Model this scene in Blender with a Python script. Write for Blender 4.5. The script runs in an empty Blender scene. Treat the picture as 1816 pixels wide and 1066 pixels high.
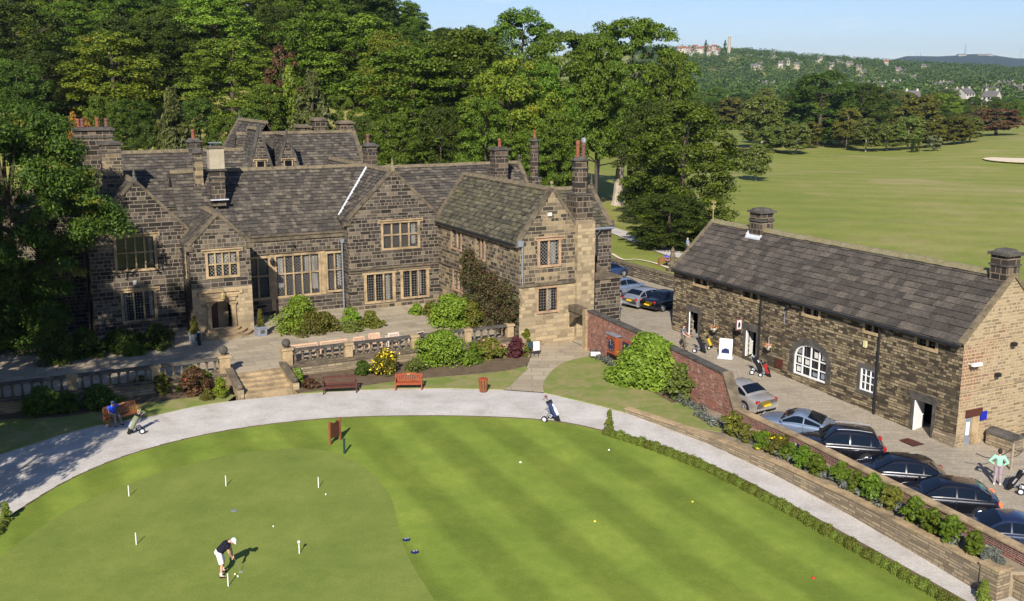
import bpy, bmesh, math, random
import numpy as np
from mathutils import Vector, Matrix
R=math.radians
SC=bpy.context.scene
COL=SC.collection
# ---------------------------------------------------------------- camera, sky, sun, exposure
F=1800.0; CX,CY=908.0,533.0; HZ=155.0; CAMH=17.5
TH=math.atan((CY-HZ)/F); cT,sT=math.cos(TH),math.sin(TH)
cam=bpy.data.cameras.new('camera'); camo=bpy.data.objects.new('camera',cam); COL.objects.link(camo)
camo.location=(0,0,CAMH); camo.rotation_euler=(math.pi/2-TH,0,0)
cam.sensor_width=36; cam.lens=36*F/1816.0; cam.clip_start=.5; cam.clip_end=20000
SC.camera=camo
SUN_EL=R(33); SAZ=.12
world=bpy.data.worlds.new('World'); SC.world=world; world.use_nodes=True
wn=world.node_tree; wb=wn.nodes['Background']
sky=wn.nodes.new('ShaderNodeTexSky'); sky.sky_type='NISHITA'; sky.sun_disc=False
sky.sun_elevation=SUN_EL; sky.sun_rotation=math.pi+SAZ; sky.air_density=1.0; sky.dust_density=.1; sky.ozone_density=2.2; sky.altitude=50
wb.inputs[1].default_value=.085
# thin wisps of cloud low in the sky
tc=wn.nodes.new('ShaderNodeTexCoord'); mp=wn.nodes.new('ShaderNodeMapping'); mp.inputs['Scale'].default_value=(5,5,34)
nz=wn.nodes.new('ShaderNodeTexNoise'); nz.inputs['Scale'].default_value=2.3; nz.inputs['Detail'].default_value=6; nz.inputs['Roughness'].default_value=.62
rp=wn.nodes.new('ShaderNodeValToRGB'); rp.color_ramp.elements[0].position=.6; rp.color_ramp.elements[1].position=.78
rp.color_ramp.elements[1].color=(.55,.55,.55,1)
mx=wn.nodes.new('ShaderNodeMixRGB'); mx.inputs[2].default_value=(8.5,8.9,9.8,1)
l=wn.links.new
tint=wn.nodes.new('ShaderNodeMixRGB'); tint.blend_type='MULTIPLY'; tint.inputs[0].default_value=1; tint.inputs[2].default_value=(.76,.82,1.04,1); l(sky.outputs[0],tint.inputs[1])
l(tc.outputs['Generated'],mp.inputs[0]); l(mp.outputs[0],nz.inputs['Vector']); l(nz.outputs['Fac'],rp.inputs[0])
l(rp.outputs[0],mx.inputs[0]); l(tint.outputs[0],mx.inputs[1]); l(mx.outputs[0],wb.inputs[0])
sun=bpy.data.lights.new('sun','SUN'); sun.energy=5.0; sun.angle=R(.53); sun.color=(1,.94,.85)
suno=bpy.data.objects.new('sun',sun); COL.objects.link(suno); suno.location=(-20,-60,60)
sd=Vector((math.sin(SAZ)*math.cos(SUN_EL),math.cos(SAZ)*math.cos(SUN_EL),-math.sin(SUN_EL)))
suno.rotation_euler=sd.to_track_quat('-Z','Y').to_euler()
SC.view_settings.view_transform='Standard'; SC.view_settings.look='None'; SC.view_settings.exposure=.5; SC.view_settings.gamma=1
SC.cycles.max_bounces=6; SC.cycles.transparent_max_bounces=8; SC.cycles.volume_bounces=0
# ---------------------------------------------------------------- survey frames
PH=R(27); UX,UY=math.cos(PH),math.sin(PH)
def W(u,v,z=0): return Vector((u*UX-v*UY,u*UY+v*UX,z))
def UV(X,Y): return (X*UX+Y*UY,-X*UY+Y*UX)
def G(Y): return -.03*max(0.,55-Y)          # bowling green falls a little towards the tower
def cpz(v): return max(-.9,min(.5,(v-45)/24.))  # car park slopes down along the barn
def at(px,py,z=None):
    """point of the ground seen there on the survey photograph"""
    x=px-CX; y=CY-py; rx,ry,rz=x,F*cT+y*sT,-F*sT+y*cT
    zz=0. if z is None else z
    for i in range(6):
        t=(zz-CAMH)/rz
        if z is None: zz=G(ry*t)
        else: break
    return Vector((rx*t,ry*t,zz))
def pxX(px,D): return (px-CX)/1839.*D
def pyZ(py,D): return CAMH-D*(py-HZ)/1839.
def sm(a,b,x):
    t=np.clip((x-a)/(b-a),0,1); return t*t*(3-2*t)
# ---------------------------------------------------------------- tagging
def tag(o,label=None,cat=None,group=None,kind=None):
    if label: o['label']=label
    if cat: o['category']=cat
    if group: o['group']=group
    if kind: o['kind']=kind
    return o
def thing(name,label,cat,loc=(0,0,0),rz=0,group=None):
    o=bpy.data.objects.new(name,None); COL.objects.link(o); o.empty_display_size=.3
    o.location=loc; o.rotation_euler=(0,0,rz); return tag(o,label,cat,group)
def bthing(name,label,cat,u=0,v=0,z=0,rz=0,group=None):   # placed in the buildings' frame
    return thing(name,label,cat,W(u,v,z),PH+rz,group)
def dup(root,loc,rz=None,label=None,group=None,scale=None):
    r=root.copy(); COL.objects.link(r); r.location=loc
    if rz is not None: r.rotation_euler=(0,0,rz)
    if scale is not None: r.scale=scale
    if label: r['label']=label
    if group: r['group']=group
    for ch in list(root.children):
        c=ch.copy(); COL.objects.link(c); c.parent=r
        for g in list(ch.children):
            d=g.copy(); COL.objects.link(d); d.parent=c
    return r
ORD=['','first','second','third','fourth','fifth','sixth','seventh','eighth','ninth','tenth','eleventh','twelfth','thirteenth','fourteenth','fifteenth','sixteenth','seventeenth','eighteenth','nineteenth','twentieth']
def ordn(i):
    if i<=20: return ORD[i]
    tens=['','','twenty','thirty','forty','fifty','sixty','seventy','eighty','ninety'][i//10]
    return (tens+'-'+ORD[i%10]) if i%10 else tens[:-1]+'ieth'
# ---------------------------------------------------------------- mesh builder
def uvmap(me):
    """metre-scaled box mapping: u runs level along a face, v up it"""
    n=len(me.polygons)
    if not n: return
    lay=me.uv_layers.new(name='UVMap')
    nl=len(me.loops)
    vi=np.empty(nl,np.int32); me.loops.foreach_get('vertex_index',vi)
    co=np.empty(len(me.vertices)*3,np.float32); me.vertices.foreach_get('co',co); co=co.reshape(-1,3)
    no=np.empty(n*3,np.float32); me.polygons.foreach_get('normal',no); no=no.reshape(-1,3)
    ls=np.empty(n,np.int32); lt=np.empty(n,np.int32)
    me.polygons.foreach_get('loop_start',ls); me.polygons.foreach_get('loop_total',lt)
    pi=np.repeat(np.arange(n),lt)
    N=no[pi]; p=co[vi]
    t=np.stack([-N[:,1],N[:,0],np.zeros(nl)],1); L=np.linalg.norm(t,axis=1)
    flat=L<.3
    t[~flat]/=L[~flat][:,None]; t[flat]=(1,0,0)
    b=np.cross(N,t)
    b[flat]=(0,1,0)
    uv=np.stack([(p*t).sum(1),(p*b).sum(1)],1).astype(np.float32)
    lay.data.foreach_set('uv',uv.ravel())
class MB:
    def __init__(s): s.v=[]; s.f=[]; s.m=[]
    def poly(s,pts,mi=0):
        i=len(s.v); s.v+= [tuple(p) for p in pts]; s.f.append(tuple(range(i,i+len(pts)))); s.m.append(mi); return s
    def box(s,x0,x1,y0,y1,z0,z1,mi=0):
        i=len(s.v)
        s.v+=[(x0,y0,z0),(x1,y0,z0),(x1,y1,z0),(x0,y1,z0),(x0,y0,z1),(x1,y0,z1),(x1,y1,z1),(x0,y1,z1)]
        for q in ((0,3,2,1),(4,5,6,7),(0,1,5,4),(1,2,6,5),(2,3,7,6),(3,0,4,7)):
            s.f.append(tuple(i+k for k in q)); s.m.append(mi)
        return s
    def cbox(s,c,sz,mi=0): return s.box(c[0]-sz[0]/2,c[0]+sz[0]/2,c[1]-sz[1]/2,c[1]+sz[1]/2,c[2]-sz[2]/2,c[2]+sz[2]/2,mi)
    def prism(s,pts,vec,mi=0):
        """closed solid: polygon pts swept by vec"""
        n=len(pts); i=len(s.v); vec=Vector(vec)
        a=[Vector(p) for p in pts]; s.v+=[tuple(p) for p in a]+[tuple(p+vec) for p in a]
        nn=Vector((0,0,0))
        for k in range(n): nn+=a[k].cross(a[(k+1)%n])
        fl=nn.dot(vec)>0
        s.f.append(tuple(i+k for k in (range(n-1,-1,-1) if fl else range(n)))); s.m.append(mi)
        s.f.append(tuple(i+n+k for k in (range(n) if fl else range(n-1,-1,-1)))); s.m.append(mi)
        for k in range(n):
            q=(i+k,i+(k+1)%n,i+n+(k+1)%n,i+n+k)
            s.f.append(q if fl else q[::-1]); s.m.append(mi)
        return s
    def tube(s,path,r,n=8,mi=0,caps=True):
        path=[Vector(p) for p in path]; m=len(path)
        rs=r if isinstance(r,(list,tuple)) else [r]*m
        i0=len(s.v); prev=None
        for k,p in enumerate(path):
            d=(path[min(k+1,m-1)]-path[max(k-1,0)])
            if d.length<1e-6: d=Vector((0,0,1))
            d.normalize()
            if prev is None:
                a=d.cross(Vector((0,0,1)) if abs(d.z)<.9 else Vector((1,0,0))).normalized()
            else:
                a=(prev-d*prev.dot(d)); a=a.normalized() if a.length>1e-5 else d.orthogonal().normalized()
            prev=a; b=d.cross(a)
            for j in range(n):
                t=2*math.pi*j/n; s.v.append(tuple(p+(a*math.cos(t)+b*math.sin(t))*rs[k]))
        for k in range(m-1):
            for j in range(n):
                a0=i0+k*n+j; a1=i0+k*n+(j+1)%n
                s.f.append((a0,a1,a1+n,a0+n)); s.m.append(mi)
        if caps:
            s.f.append(tuple(i0+j for j in range(n-1,-1,-1))); s.m.append(mi)
            s.f.append(tuple(i0+(m-1)*n+j for j in range(n))); s.m.append(mi)
        return s
    def lathe(s,prof,c=(0,0,0),n=12,mi=0,sq=False):
        """prof: list of (r,z) bottom to top"""
        i0=len(s.v); m=len(prof)
        for r,z in prof:
            for j in range(n):
                t=2*math.pi*(j+.5)/n; k=r/math.cos(math.pi/n) if sq else r
                s.v.append((c[0]+k*math.cos(t),c[1]+k*math.sin(t),c[2]+z))
        for k in range(m-1):
            for j in range(n):
                a0=i0+k*n+j; a1=i0+k*n+(j+1)%n
                s.f.append((a0,a1,a1+n,a0+n)); s.m.append(mi)
        s.f.append(tuple(i0+j for j in range(n-1,-1,-1))); s.m.append(mi)
        s.f.append(tuple(i0+(m-1)*n+j for j in range(n))); s.m.append(mi)
        return s
    def ball(s,c,r,n=10,mi=0,sx=1,sy=1,sz=1):
        prof=[]; i0=len(s.v); m=max(4,n//2+1)
        for k in range(1,m):
            t=math.pi*k/m; rr=math.sin(t)*r; z=-math.cos(t)*r
            for j in range(n):
                a=2*math.pi*j/n; s.v.append((c[0]+rr*math.cos(a)*sx,c[1]+rr*math.sin(a)*sy,c[2]+z*sz))
        b=len(s.v); s.v+=[(c[0],c[1],c[2]-r*sz),(c[0],c[1],c[2]+r*sz)]
        for k in range(m-2):
            for j in range(n):
                a0=i0+k*n+j; a1=i0+k*n+(j+1)%n
                s.f.append((a0,a1,a1+n,a0+n)); s.m.append(mi)
        for j in range(n):
            s.f.append((b,i0+(j+1)%n,i0+j)); s.m.append(mi)
            s.f.append((b+1,i0+(m-2)*n+j,i0+(m-2)*n+(j+1)%n)); s.m.append(mi)
        return s
    def xf(s,M,start=0):
        s.v=s.v[:start]+[tuple(M@Vector(p)) for p in s.v[start:]]; return s
    def build(s,name,mat,parent=None,smooth=False,label=None,bevel=0):
        me=bpy.data.meshes.new(name); me.from_pydata(s.v,[],s.f); 
        mats=mat if isinstance(mat,(list,tuple)) else [mat]
        for m in mats: me.materials.append(m)
        if len(mats)>1: me.polygons.foreach_set('material_index',s.m)
        if smooth: me.polygons.foreach_set('use_smooth',[True]*len(s.f))
        me.update()
        if bevel:
            bm=bmesh.new(); bm.from_mesh(me)
            bmesh.ops.bevel(bm,geom=[e for e in bm.edges if len(e.link_faces)==2 and e.calc_face_angle(0)>.6],offset=bevel,segments=1,affect='EDGES')
            bm.to_mesh(me); bm.free()
        uvmap(me)
        o=bpy.data.objects.new(name,me); COL.objects.link(o)
        if parent: o.parent=parent
        if label: o['label']=label
        return o
def fastmesh(name,V,Q,mat,smooth=False,mi=None,mats=None):
    me=bpy.data.meshes.new(name)
    k=Q.shape[1]
    me.vertices.add(len(V)); me.vertices.foreach_set('co',V.astype(np.float32).ravel())
    me.loops.add(Q.size); me.loops.foreach_set('vertex_index',Q.astype(np.int32).ravel())
    me.polygons.add(len(Q)); me.polygons.foreach_set('loop_start',np.arange(0,Q.size,k,dtype=np.int32))
    for m in (mats or [mat]): me.materials.append(m)
    if mi is not None: me.polygons.foreach_set('material_index',mi.astype(np.int32))
    if smooth: me.polygons.foreach_set('use_smooth',np.ones(len(Q),bool))
    me.update(calc_edges=True); return me
def link(name,me,parent=None):
    o=bpy.data.objects.new(name,me); COL.objects.link(o)
    if parent: o.parent=parent
    return o
# ---------------------------------------------------------------- materials
def newmat(name,rough=.8,spec=.3,metal=0):
    m=bpy.data.materials.new(name); m.use_nodes=True; nt=m.node_tree; b=nt.nodes['Principled BSDF']
    b.inputs['Roughness'].default_value=rough; b.inputs['Specular IOR Level'].default_value=spec; b.inputs['Metallic'].default_value=metal
    return m,nt,b
def N(nt,t,**k):
    n=nt.nodes.new('ShaderNode'+t)
    for a,v in k.items():
        if a in n.inputs.keys(): n.inputs[a].default_value=v
        else: setattr(n,a,v)
    return n
def ramp(nt,src,stops,interp='LINEAR'):
    r=nt.nodes.new('ShaderNodeValToRGB'); e=r.color_ramp.elements; r.color_ramp.interpolation=interp
    while len(e)<len(stops): e.new(.5)
    for i,(p,c) in enumerate(stops): e[i].position=p; e[i].color=(c[0],c[1],c[2],1) if not isinstance(c,(int,float)) else (c,c,c,1)
    nt.links.new(src,r.inputs[0]); return r.outputs[0]
def mix(nt,f,a,b,mode='MIX'):
    m=nt.nodes.new('ShaderNodeMixRGB'); m.blend_type=mode
    for i,x in enumerate((f,a,b)):
        if isinstance(x,(int,float)): m.inputs[i].default_value=x if i==0 else (x,x,x,1)
        elif isinstance(x,(tuple,list)): m.inputs[i].default_value=(x[0],x[1],x[2],1)
        else: nt.links.new(x,m.inputs[i])
    return m.outputs[0]
def uvout(nt,kind='UV'): 
    t=nt.nodes.new('ShaderNodeTexCoord'); return t.outputs[kind]
def noise(nt,vec,scale,detail=4,rough=.6,dist=0):
    n=N(nt,'TexNoise'); n.inputs['Scale'].default_value=scale; n.inputs['Detail'].default_value=detail; n.inputs['Roughness'].default_value=rough
    n.inputs['Distortion'].default_value=dist
    if vec is not None: nt.links.new(vec,n.inputs['Vector'])
    return n.outputs['Fac']
def mapping(nt,vec,sc=(1,1,1),rot=(0,0,0),loc=(0,0,0)):
    m=N(nt,'Mapping'); m.inputs['Scale'].default_value=sc; m.inputs['Rotation'].default_value=rot; m.inputs['Location'].default_value=loc
    nt.links.new(vec,m.inputs[0]); return m.outputs[0]
def bump(nt,b,h,strength=.5,dist=.02,normal=None):
    n=N(nt,'Bump'); n.inputs['Strength'].default_value=strength; n.inputs['Distance'].default_value=dist
    nt.links.new(h,n.inputs['Height']); nt.links.new(n.outputs[0],b.inputs['Normal']); return n
def masonry(name,bw,bh,stops,mortar,msize=.03,patch=None,patchscale=.25,patchpos=(.5,.62),wob=.03,offset=.5,bmp=.6,uneven=.9,streak=0):
    m,nt,b=newmat(name,.9,.15)
    uv=uvout(nt)
    wv=N(nt,'TexNoise'); wv.inputs['Scale'].default_value=1.3; nt.links.new(uv,wv.inputs['Vector'])
    vm=N(nt,'VectorMath',operation='MULTIPLY_ADD'); nt.links.new(wv.outputs['Color'],vm.inputs[0]); vm.inputs[1].default_value=(wob*3,wob*.6,0); 
    sx=N(nt,'SeparateXYZ'); nt.links.new(uv,sx.inputs[0]); n1d=N(nt,'TexNoise',noise_dimensions='1D'); n1d.inputs['Scale'].default_value=.13/bh; n1d.inputs['Detail'].default_value=2; nt.links.new(sx.outputs[1],n1d.inputs['W'])
    cb=N(nt,'CombineXYZ'); mm=N(nt,'Math',operation='MULTIPLY_ADD'); nt.links.new(n1d.outputs['Fac'],mm.inputs[0]); mm.inputs[1].default_value=uneven*bh*2.6; nt.links.new(sx.outputs[1],mm.inputs[2]); nt.links.new(mm.outputs[0],cb.inputs[1])
    m3=N(nt,'Math',operation='MULTIPLY_ADD'); nt.links.new(n1d.outputs['Fac'],m3.inputs[0]); m3.inputs[1].default_value=0; nt.links.new(sx.outputs[0],m3.inputs[2]); nt.links.new(m3.outputs[0],cb.inputs[0]); nt.links.new(cb.outputs[0],vm.inputs[2])
    def brick(w,h,ms,off=.5,fr=2,sq=1.,sf=2):
        k=N(nt,'TexBrick'); k.offset=off; k.offset_frequency=fr; k.squash=sq; k.squash_frequency=sf
        k.inputs['Color1'].default_value=(0,0,0,1); k.inputs['Color2'].default_value=(1,1,1,1); k.inputs['Mortar'].default_value=(.5,.5,.5,1)
        k.inputs['Scale'].default_value=1; k.inputs['Mortar Size'].default_value=ms; k.inputs['Mortar Smooth'].default_value=.15
        k.inputs['Brick Width'].default_value=w; k.inputs['Row Height'].default_value=h
        nt.links.new(vm.outputs[0],k.inputs['Vector']); return k
    k=brick(bw,bh,msize,offset,2,.62,3); k2=brick(bw*1.7,bh,msize,.37,2)
    s2=N(nt,'SeparateXYZ'); nt.links.new(vm.outputs[0],s2.inputs[0]); dv=N(nt,'Math',operation='DIVIDE'); nt.links.new(s2.outputs[1],dv.inputs[0]); dv.inputs[1].default_value=bh; fl=N(nt,'Math',operation='FLOOR'); nt.links.new(dv.outputs[0],fl.inputs[0]); wn_=N(nt,'TexWhiteNoise',noise_dimensions='1D'); nt.links.new(fl.outputs[0],wn_.inputs['W']); gt=N(nt,'Math',operation='GREATER_THAN'); gt.inputs[1].default_value=.52; nt.links.new(wn_.outputs['Value'],gt.inputs[0])
    kc=mix(nt,gt.outputs[0],k.outputs['Color'],k2.outputs['Color']); kf=mix(nt,gt.outputs[0],k.outputs['Fac'],k2.outputs['Fac'])
    n1=noise(nt,uv,3.5,5,.7)
    rv=mix(nt,.22,kc,n1)
    col=ramp(nt,rv,stops)
    fine=noise(nt,uv,14,5,.75)
    col=mix(nt,.55,col,ramp(nt,fine,[(.25,.45),(.75,1.35)]),'MULTIPLY')
    if patch:
        pn=noise(nt,uvout(nt,'Object'),patchscale,5,.62)
        col2=mix(nt,.35,ramp(nt,rv,[(0,[c*.55 for c in patch]),(1,[c*1.25 for c in patch])]),patch)
        col=mix(nt,ramp(nt,pn,[(patchpos[0],0.),(patchpos[1],1.)]),col,col2)
    if streak:
        st_=noise(nt,mapping(nt,uv,(1.1,.16,1)),1.,4,.65); col=mix(nt,ramp(nt,st_,[(.5,0.),(.68,streak)]),col,(.022,.018,.014))
    mcol=mix(nt,.5,mortar,ramp(nt,n1,[(.3,.6),(.7,1.2)]),'MULTIPLY')
    col=mix(nt,kf,col,mcol)
    nt.links.new(col,b.inputs['Base Color'])
    hh=mix(nt,kf,mix(nt,.5,kc,fine),0.)
    bump(nt,b,hh,bmp,.05)
    return m
def islandmat(name,stops,rough=.9,nscale=2.,lichen=None,spec=.15,fine=18,lpos=(.55,.75)):
    """colour varies from slate to slate (each slate is a mesh island)"""
    m,nt,b=newmat(name,rough,spec)
    g=N(nt,'NewGeometry'); ob=uvout(nt,'Object')
    n1=noise(nt,ob,nscale,5,.7)
    v=mix(nt,.62,g.outputs['Random Per Island'],n1)
    col=ramp(nt,v,stops)
    col=mix(nt,.9,col,ramp(nt,noise(nt,ob,7,5,.8),[(.3,.45),(.7,1.6)]),'MULTIPLY')
    if lichen: col=mix(nt,ramp(nt,noise(nt,ob,.7,6,.75),[(lpos[0],0.),(lpos[1],.75)]),col,lichen)
    nt.links.new(col,b.inputs['Base Color']); bump(nt,b,noise(nt,ob,10,4,.7),.4,.02)
    return m
def plain(name,c,rough=.6,spec=.4,metal=0,var=.25,scale=6,coord='Object'):
    m,nt,b=newmat(name,rough,spec,metal)
    n=noise(nt,uvout(nt,coord),scale,4,.65)
    col=mix(nt,1,c,ramp(nt,n,[(.25,1-var),(.75,1+var)]),'MULTIPLY')
    nt.links.new(col,b.inputs['Base Color']); return m
def stonemat(name,c,dark=(.06,.05,.04),amt=.5,scale=1.2,rough=.9):
    m,nt,b=newmat(name,rough,.15); ob=uvout(nt,'Object')
    n=noise(nt,ob,scale,6,.72); f=noise(nt,ob,16,4,.7)
    col=mix(nt,ramp(nt,n,[(.42,0.),(.68,amt)]),c,dark)
    col=mix(nt,.7,col,ramp(nt,f,[(.25,.6),(.75,1.35)]),'MULTIPLY')
    nt.links.new(col,b.inputs['Base Color']); bump(nt,b,f,.4,.02); return m
M={}
M['stone_dark']=masonry('stone_dark',.5,.27,[(.0,(.022,.018,.015)),(.4,(.048,.04,.033)),(.68,(.095,.08,.064)),(.86,(.19,.152,.105)),(1,(.33,.26,.16))],(.26,.215,.16),.02,streak=.55,patch=(.17,.14,.098),patchscale=.33,patchpos=(.55,.78))
M['stone_mixed']=masonry('stone_mixed',.5,.27,[(.0,(.03,.025,.02)),(.32,(.07,.056,.042)),(.55,(.17,.132,.085)),(.8,(.3,.23,.13)),(1,(.4,.3,.17))],(.33,.27,.19),.02,patch=(.085,.07,.052),patchscale=.4,patchpos=(.46,.7),streak=.3)
M['stone_buff']=masonry('stone_buff',.5,.27,[(.0,(.2,.15,.09)),(.5,(.36,.28,.17)),(1,(.5,.38,.22))],(.3,.24,.16),.016,patch=(.17,.135,.09),patchscale=.6,patchpos=(.55,.8))
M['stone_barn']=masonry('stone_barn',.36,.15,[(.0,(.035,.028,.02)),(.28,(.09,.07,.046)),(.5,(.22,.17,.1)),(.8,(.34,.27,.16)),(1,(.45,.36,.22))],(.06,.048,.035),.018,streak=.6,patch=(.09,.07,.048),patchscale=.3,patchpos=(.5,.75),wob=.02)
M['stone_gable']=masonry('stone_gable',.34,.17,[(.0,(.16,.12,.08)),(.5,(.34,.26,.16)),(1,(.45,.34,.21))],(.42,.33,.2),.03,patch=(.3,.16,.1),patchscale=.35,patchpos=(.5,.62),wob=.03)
M['stone_ret']=masonry('stone_ret',.5,.15,[(.0,(.14,.11,.075)),(.5,(.3,.235,.15)),(1,(.42,.33,.21))],(.16,.125,.085),.02,patch=(.18,.155,.115),patchscale=.8,patchpos=(.5,.8),wob=.04)
M['stone_field']=masonry('stone_field',.4,.17,[(.0,(.06,.05,.04)),(.5,(.2,.165,.12)),(1,(.34,.28,.2))],(.05,.04,.03),.03,wob=.06)
M['brick_red']=masonry('brick_red',.24,.08,[(.0,(.09,.035,.025)),(.5,(.27,.085,.05)),(.85,(.36,.13,.075)),(1,(.5,.42,.34))],(.3,.24,.2),.012,patch=(.5,.42,.36),patchscale=3.2,patchpos=(.56,.72),wob=.01)
M['brick_dark']=masonry('brick_dark',.24,.08,[(.0,(.06,.02,.018)),(.5,(.18,.05,.035)),(1,(.3,.11,.07))],(.4,.33,.28),.012,patch=(.16,.05,.035),patchscale=1.5,patchpos=(.5,.7),wob=.01)
M['stone_chim']=masonry('stone_chim',.5,.36,[(.0,(.024,.02,.017)),(.5,(.055,.044,.036)),(.85,(.12,.09,.06)),(1,(.3,.22,.13))],(.24,.19,.135),.024)
M['slate']=islandmat('slate',[(.22,(.042,.037,.032)),(.45,(.066,.057,.048)),(.6,(.097,.083,.066)),(.78,(.175,.146,.105))],lichen=(.16,.135,.06),lpos=(.58,.85))
M['slate_lichen']=islandmat('slate_lichen',[(.2,(.035,.033,.026)),(.45,(.075,.068,.048)),(.62,(.12,.105,.07)),(.8,(.19,.165,.1))],lichen=(.14,.13,.045),lpos=(.5,.8))
M['slate_barn']=islandmat('slate_barn',[(.2,(.045,.038,.033)),(.45,(.07,.06,.05)),(.62,(.098,.083,.068)),(.8,(.145,.12,.094))],nscale=.8,lichen=(.13,.11,.06),lpos=(.66,.9))
M['ridge']=stonemat('ridge',(.2,.16,.1),(.06,.05,.035),.8,2.5)
M['ridge_moss']=stonemat('ridge_moss',(.2,.17,.085),(.3,.27,.2),.6,3)
M['coping']=stonemat('coping',(.17,.135,.09),(.045,.038,.03),.9,1.3)
M['coping_dark']=stonemat('coping_dark',(.11,.1,.085),(.035,.03,.026),.9,1.8)
M['dressed']=stonemat('dressed',(.44,.32,.18),(.1,.078,.052),.75,1.1)
M['dressed_pink']=stonemat('dressed_pink',(.42,.28,.17),(.12,.09,.06),.6,1.1)
M['render']=stonemat('render',(.42,.36,.26),(.2,.16,.1),.5,1)
M['lead']=plain('lead',(.55,.57,.6),.45,.5,0,.2,5)
M['lead_dark']=plain('lead_dark',(.2,.22,.25),.5,.5,0,.2,5)
M['verdigris']=plain('verdigris',(.3,.42,.36),.7,.3,0,.25,5)
M['iron']=plain('iron',(.016,.016,.017),.5,.4)
M['terracotta']=plain('terracotta',(.22,.08,.042),.8,.2,0,.35,4)
M['pot_purple']=plain('pot_purple',(.16,.07,.065),.8,.2)
M['steel']=plain('steel',(.62,.62,.63),.3,.5,.8)
M['white']=plain('white_paint',(.78,.77,.74),.5,.4,0,.08)
M['offwhite']=plain('off_white',(.6,.58,.52),.6,.3,0,.12)
M['black']=plain('black',(.012,.012,.013),.5,.4)
M['rubber']=plain('rubber',(.018,.018,.018),.8,.2)
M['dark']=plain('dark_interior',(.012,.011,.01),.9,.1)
M['blue_sign']=plain('blue_sign',(.01,.02,.32),.5,.4,0,.05)
M['navy']=plain('navy',(.01,.015,.07),.5,.4,0,.1)
M['gold']=plain('gold',(.34,.26,.1),.45,.5,0,.1)
M['clock_wood']=plain('clock_wood',(.3,.065,.02),.5,.4,0,.2,8)
M['yellow']=plain('yellow',(.75,.52,.03),.5,.4,0,.08)
M['red']=plain('red',(.5,.02,.015),.45,.4,0,.08)
def glassmat(name,lattice=True,sc=.17,rot=math.pi/4,line=(.22,.21,.19),ms=.012,w=1,base=(.008,.009,.011)):
    m,nt,b=newmat(name,.12,.6); uv=mapping(nt,uvout(nt),(1/sc,1/sc*w,1),(0,0,rot))
    k=N(nt,'TexBrick'); k.offset=0; k.inputs['Scale'].default_value=1; k.inputs['Brick Width'].default_value=1; k.inputs['Row Height'].default_value=1
    k.inputs['Mortar Size'].default_value=ms/sc; k.inputs['Mortar Smooth'].default_value=.2; nt.links.new(uv,k.inputs['Vector'])
    col=mix(nt,k.outputs['Fac'],base,line) if lattice else base
    if lattice:
        nt.links.new(col,b.inputs['Base Color']); nt.links.new(ramp(nt,k.outputs['Fac'],[(0,.1),(1,.6)]),b.inputs['Roughness'])
        bump(nt,b,noise(nt,uvout(nt),3.,2),.25,.05)
    else: b.inputs['Base Color'].default_value=(*base,1)
    return m
M['glass_diamond']=glassmat('glass_diamond')
M['glass_square']=glassmat('glass_square',sc=.2,rot=0,line=(.16,.15,.13))
M['glass']=glassmat('glass_plain',False)
M['glass_car']=glassmat('glass_car',False,base=(.005,.009,.016)); M['glass_car'].node_tree.nodes['Principled BSDF'].inputs['Specular IOR Level'].default_value=.28; M['glass_car'].node_tree.nodes['Principled BSDF'].inputs['Roughness'].default_value=.04
def curtain_mat():
    m,nt,b=newmat('curtain',.8,.2); uv=mapping(nt,uvout(nt),(1/.17,1/.17,1),(0,0,math.pi/4))
    k=N(nt,'TexBrick'); k.offset=0; k.inputs['Scale'].default_value=1; k.inputs['Brick Width'].default_value=1; k.inputs['Row Height'].default_value=1; k.inputs['Mortar Size'].default_value=.09
    nt.links.new(uv,k.inputs['Vector']); fold_shade=noise(nt,mapping(nt,uvout(nt),(9,.6,1)),1.,2)  # light and shade of the folds put into the colour; the cloth is flat
    nt.links.new(mix(nt,k.outputs['Fac'],ramp(nt,fold_shade,[(.3,(.12,.115,.1)),(.7,(.36,.34,.3))]),(.06,.06,.055)),b.inputs['Base Color']); return m
M['curtain']=curtain_mat()
def grassmat(name,a,b_,c,s1=.12,s2=1.4,fine=30,stripe=None,dry=None,worn=.5):
    m,nt,b=newmat(name,.9,.12); ob=uvout(nt,'Object')
    n1=noise(nt,ob,s1,5,.6); n2=noise(nt,ob,s2,5,.7); n3=noise(nt,ob,fine,3,.8)
    col=ramp(nt,mix(nt,.35,n1,n2),[(.32,a),(.5,b_),(.68,c)])
    if dry: col=mix(nt,ramp(nt,noise(nt,ob,s1*2.3,6,.7,.6),[(worn,0.),(worn+.2,.8)]),col,dry)
    if stripe: 
        ang,wd,amt=stripe
        wv=N(nt,'TexWave',bands_direction='X'); wv.inputs['Scale'].default_value=1/wd*.314*1.; wv.inputs['Distortion'].default_value=.5; wv.inputs['Detail'].default_value=1
        nt.links.new(mapping(nt,ob,(1,1,1),(0,0,ang)),wv.inputs['Vector'])
        col=mix(nt,amt,col,ramp(nt,wv.outputs['Fac'],[(.25,.8),(.75,1.2)]),'MULTIPLY')
    col=mix(nt,.8,col,ramp(nt,n3,[(.2,.7),(.8,1.3)]),'MULTIPLY')
    nt.links.new(col,b.inputs['Base Color']); bump(nt,b,n3,.5,.02); return m
M['green_turf']=grassmat('green_turf',(.12,.172,.024),(.165,.218,.032),(.225,.272,.042),.3,1.6,14,stripe=(R(-27),3.2,.62))
M['putting_turf']=grassmat('putting_turf',(.135,.18,.035),(.172,.212,.042),(.215,.245,.055),.35,1.6,14)
M['lawn']=grassmat('lawn',(.13,.19,.035),(.18,.22,.05),(.23,.235,.075),.35,2,26,dry=(.31,.25,.12),worn=.42)
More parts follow.
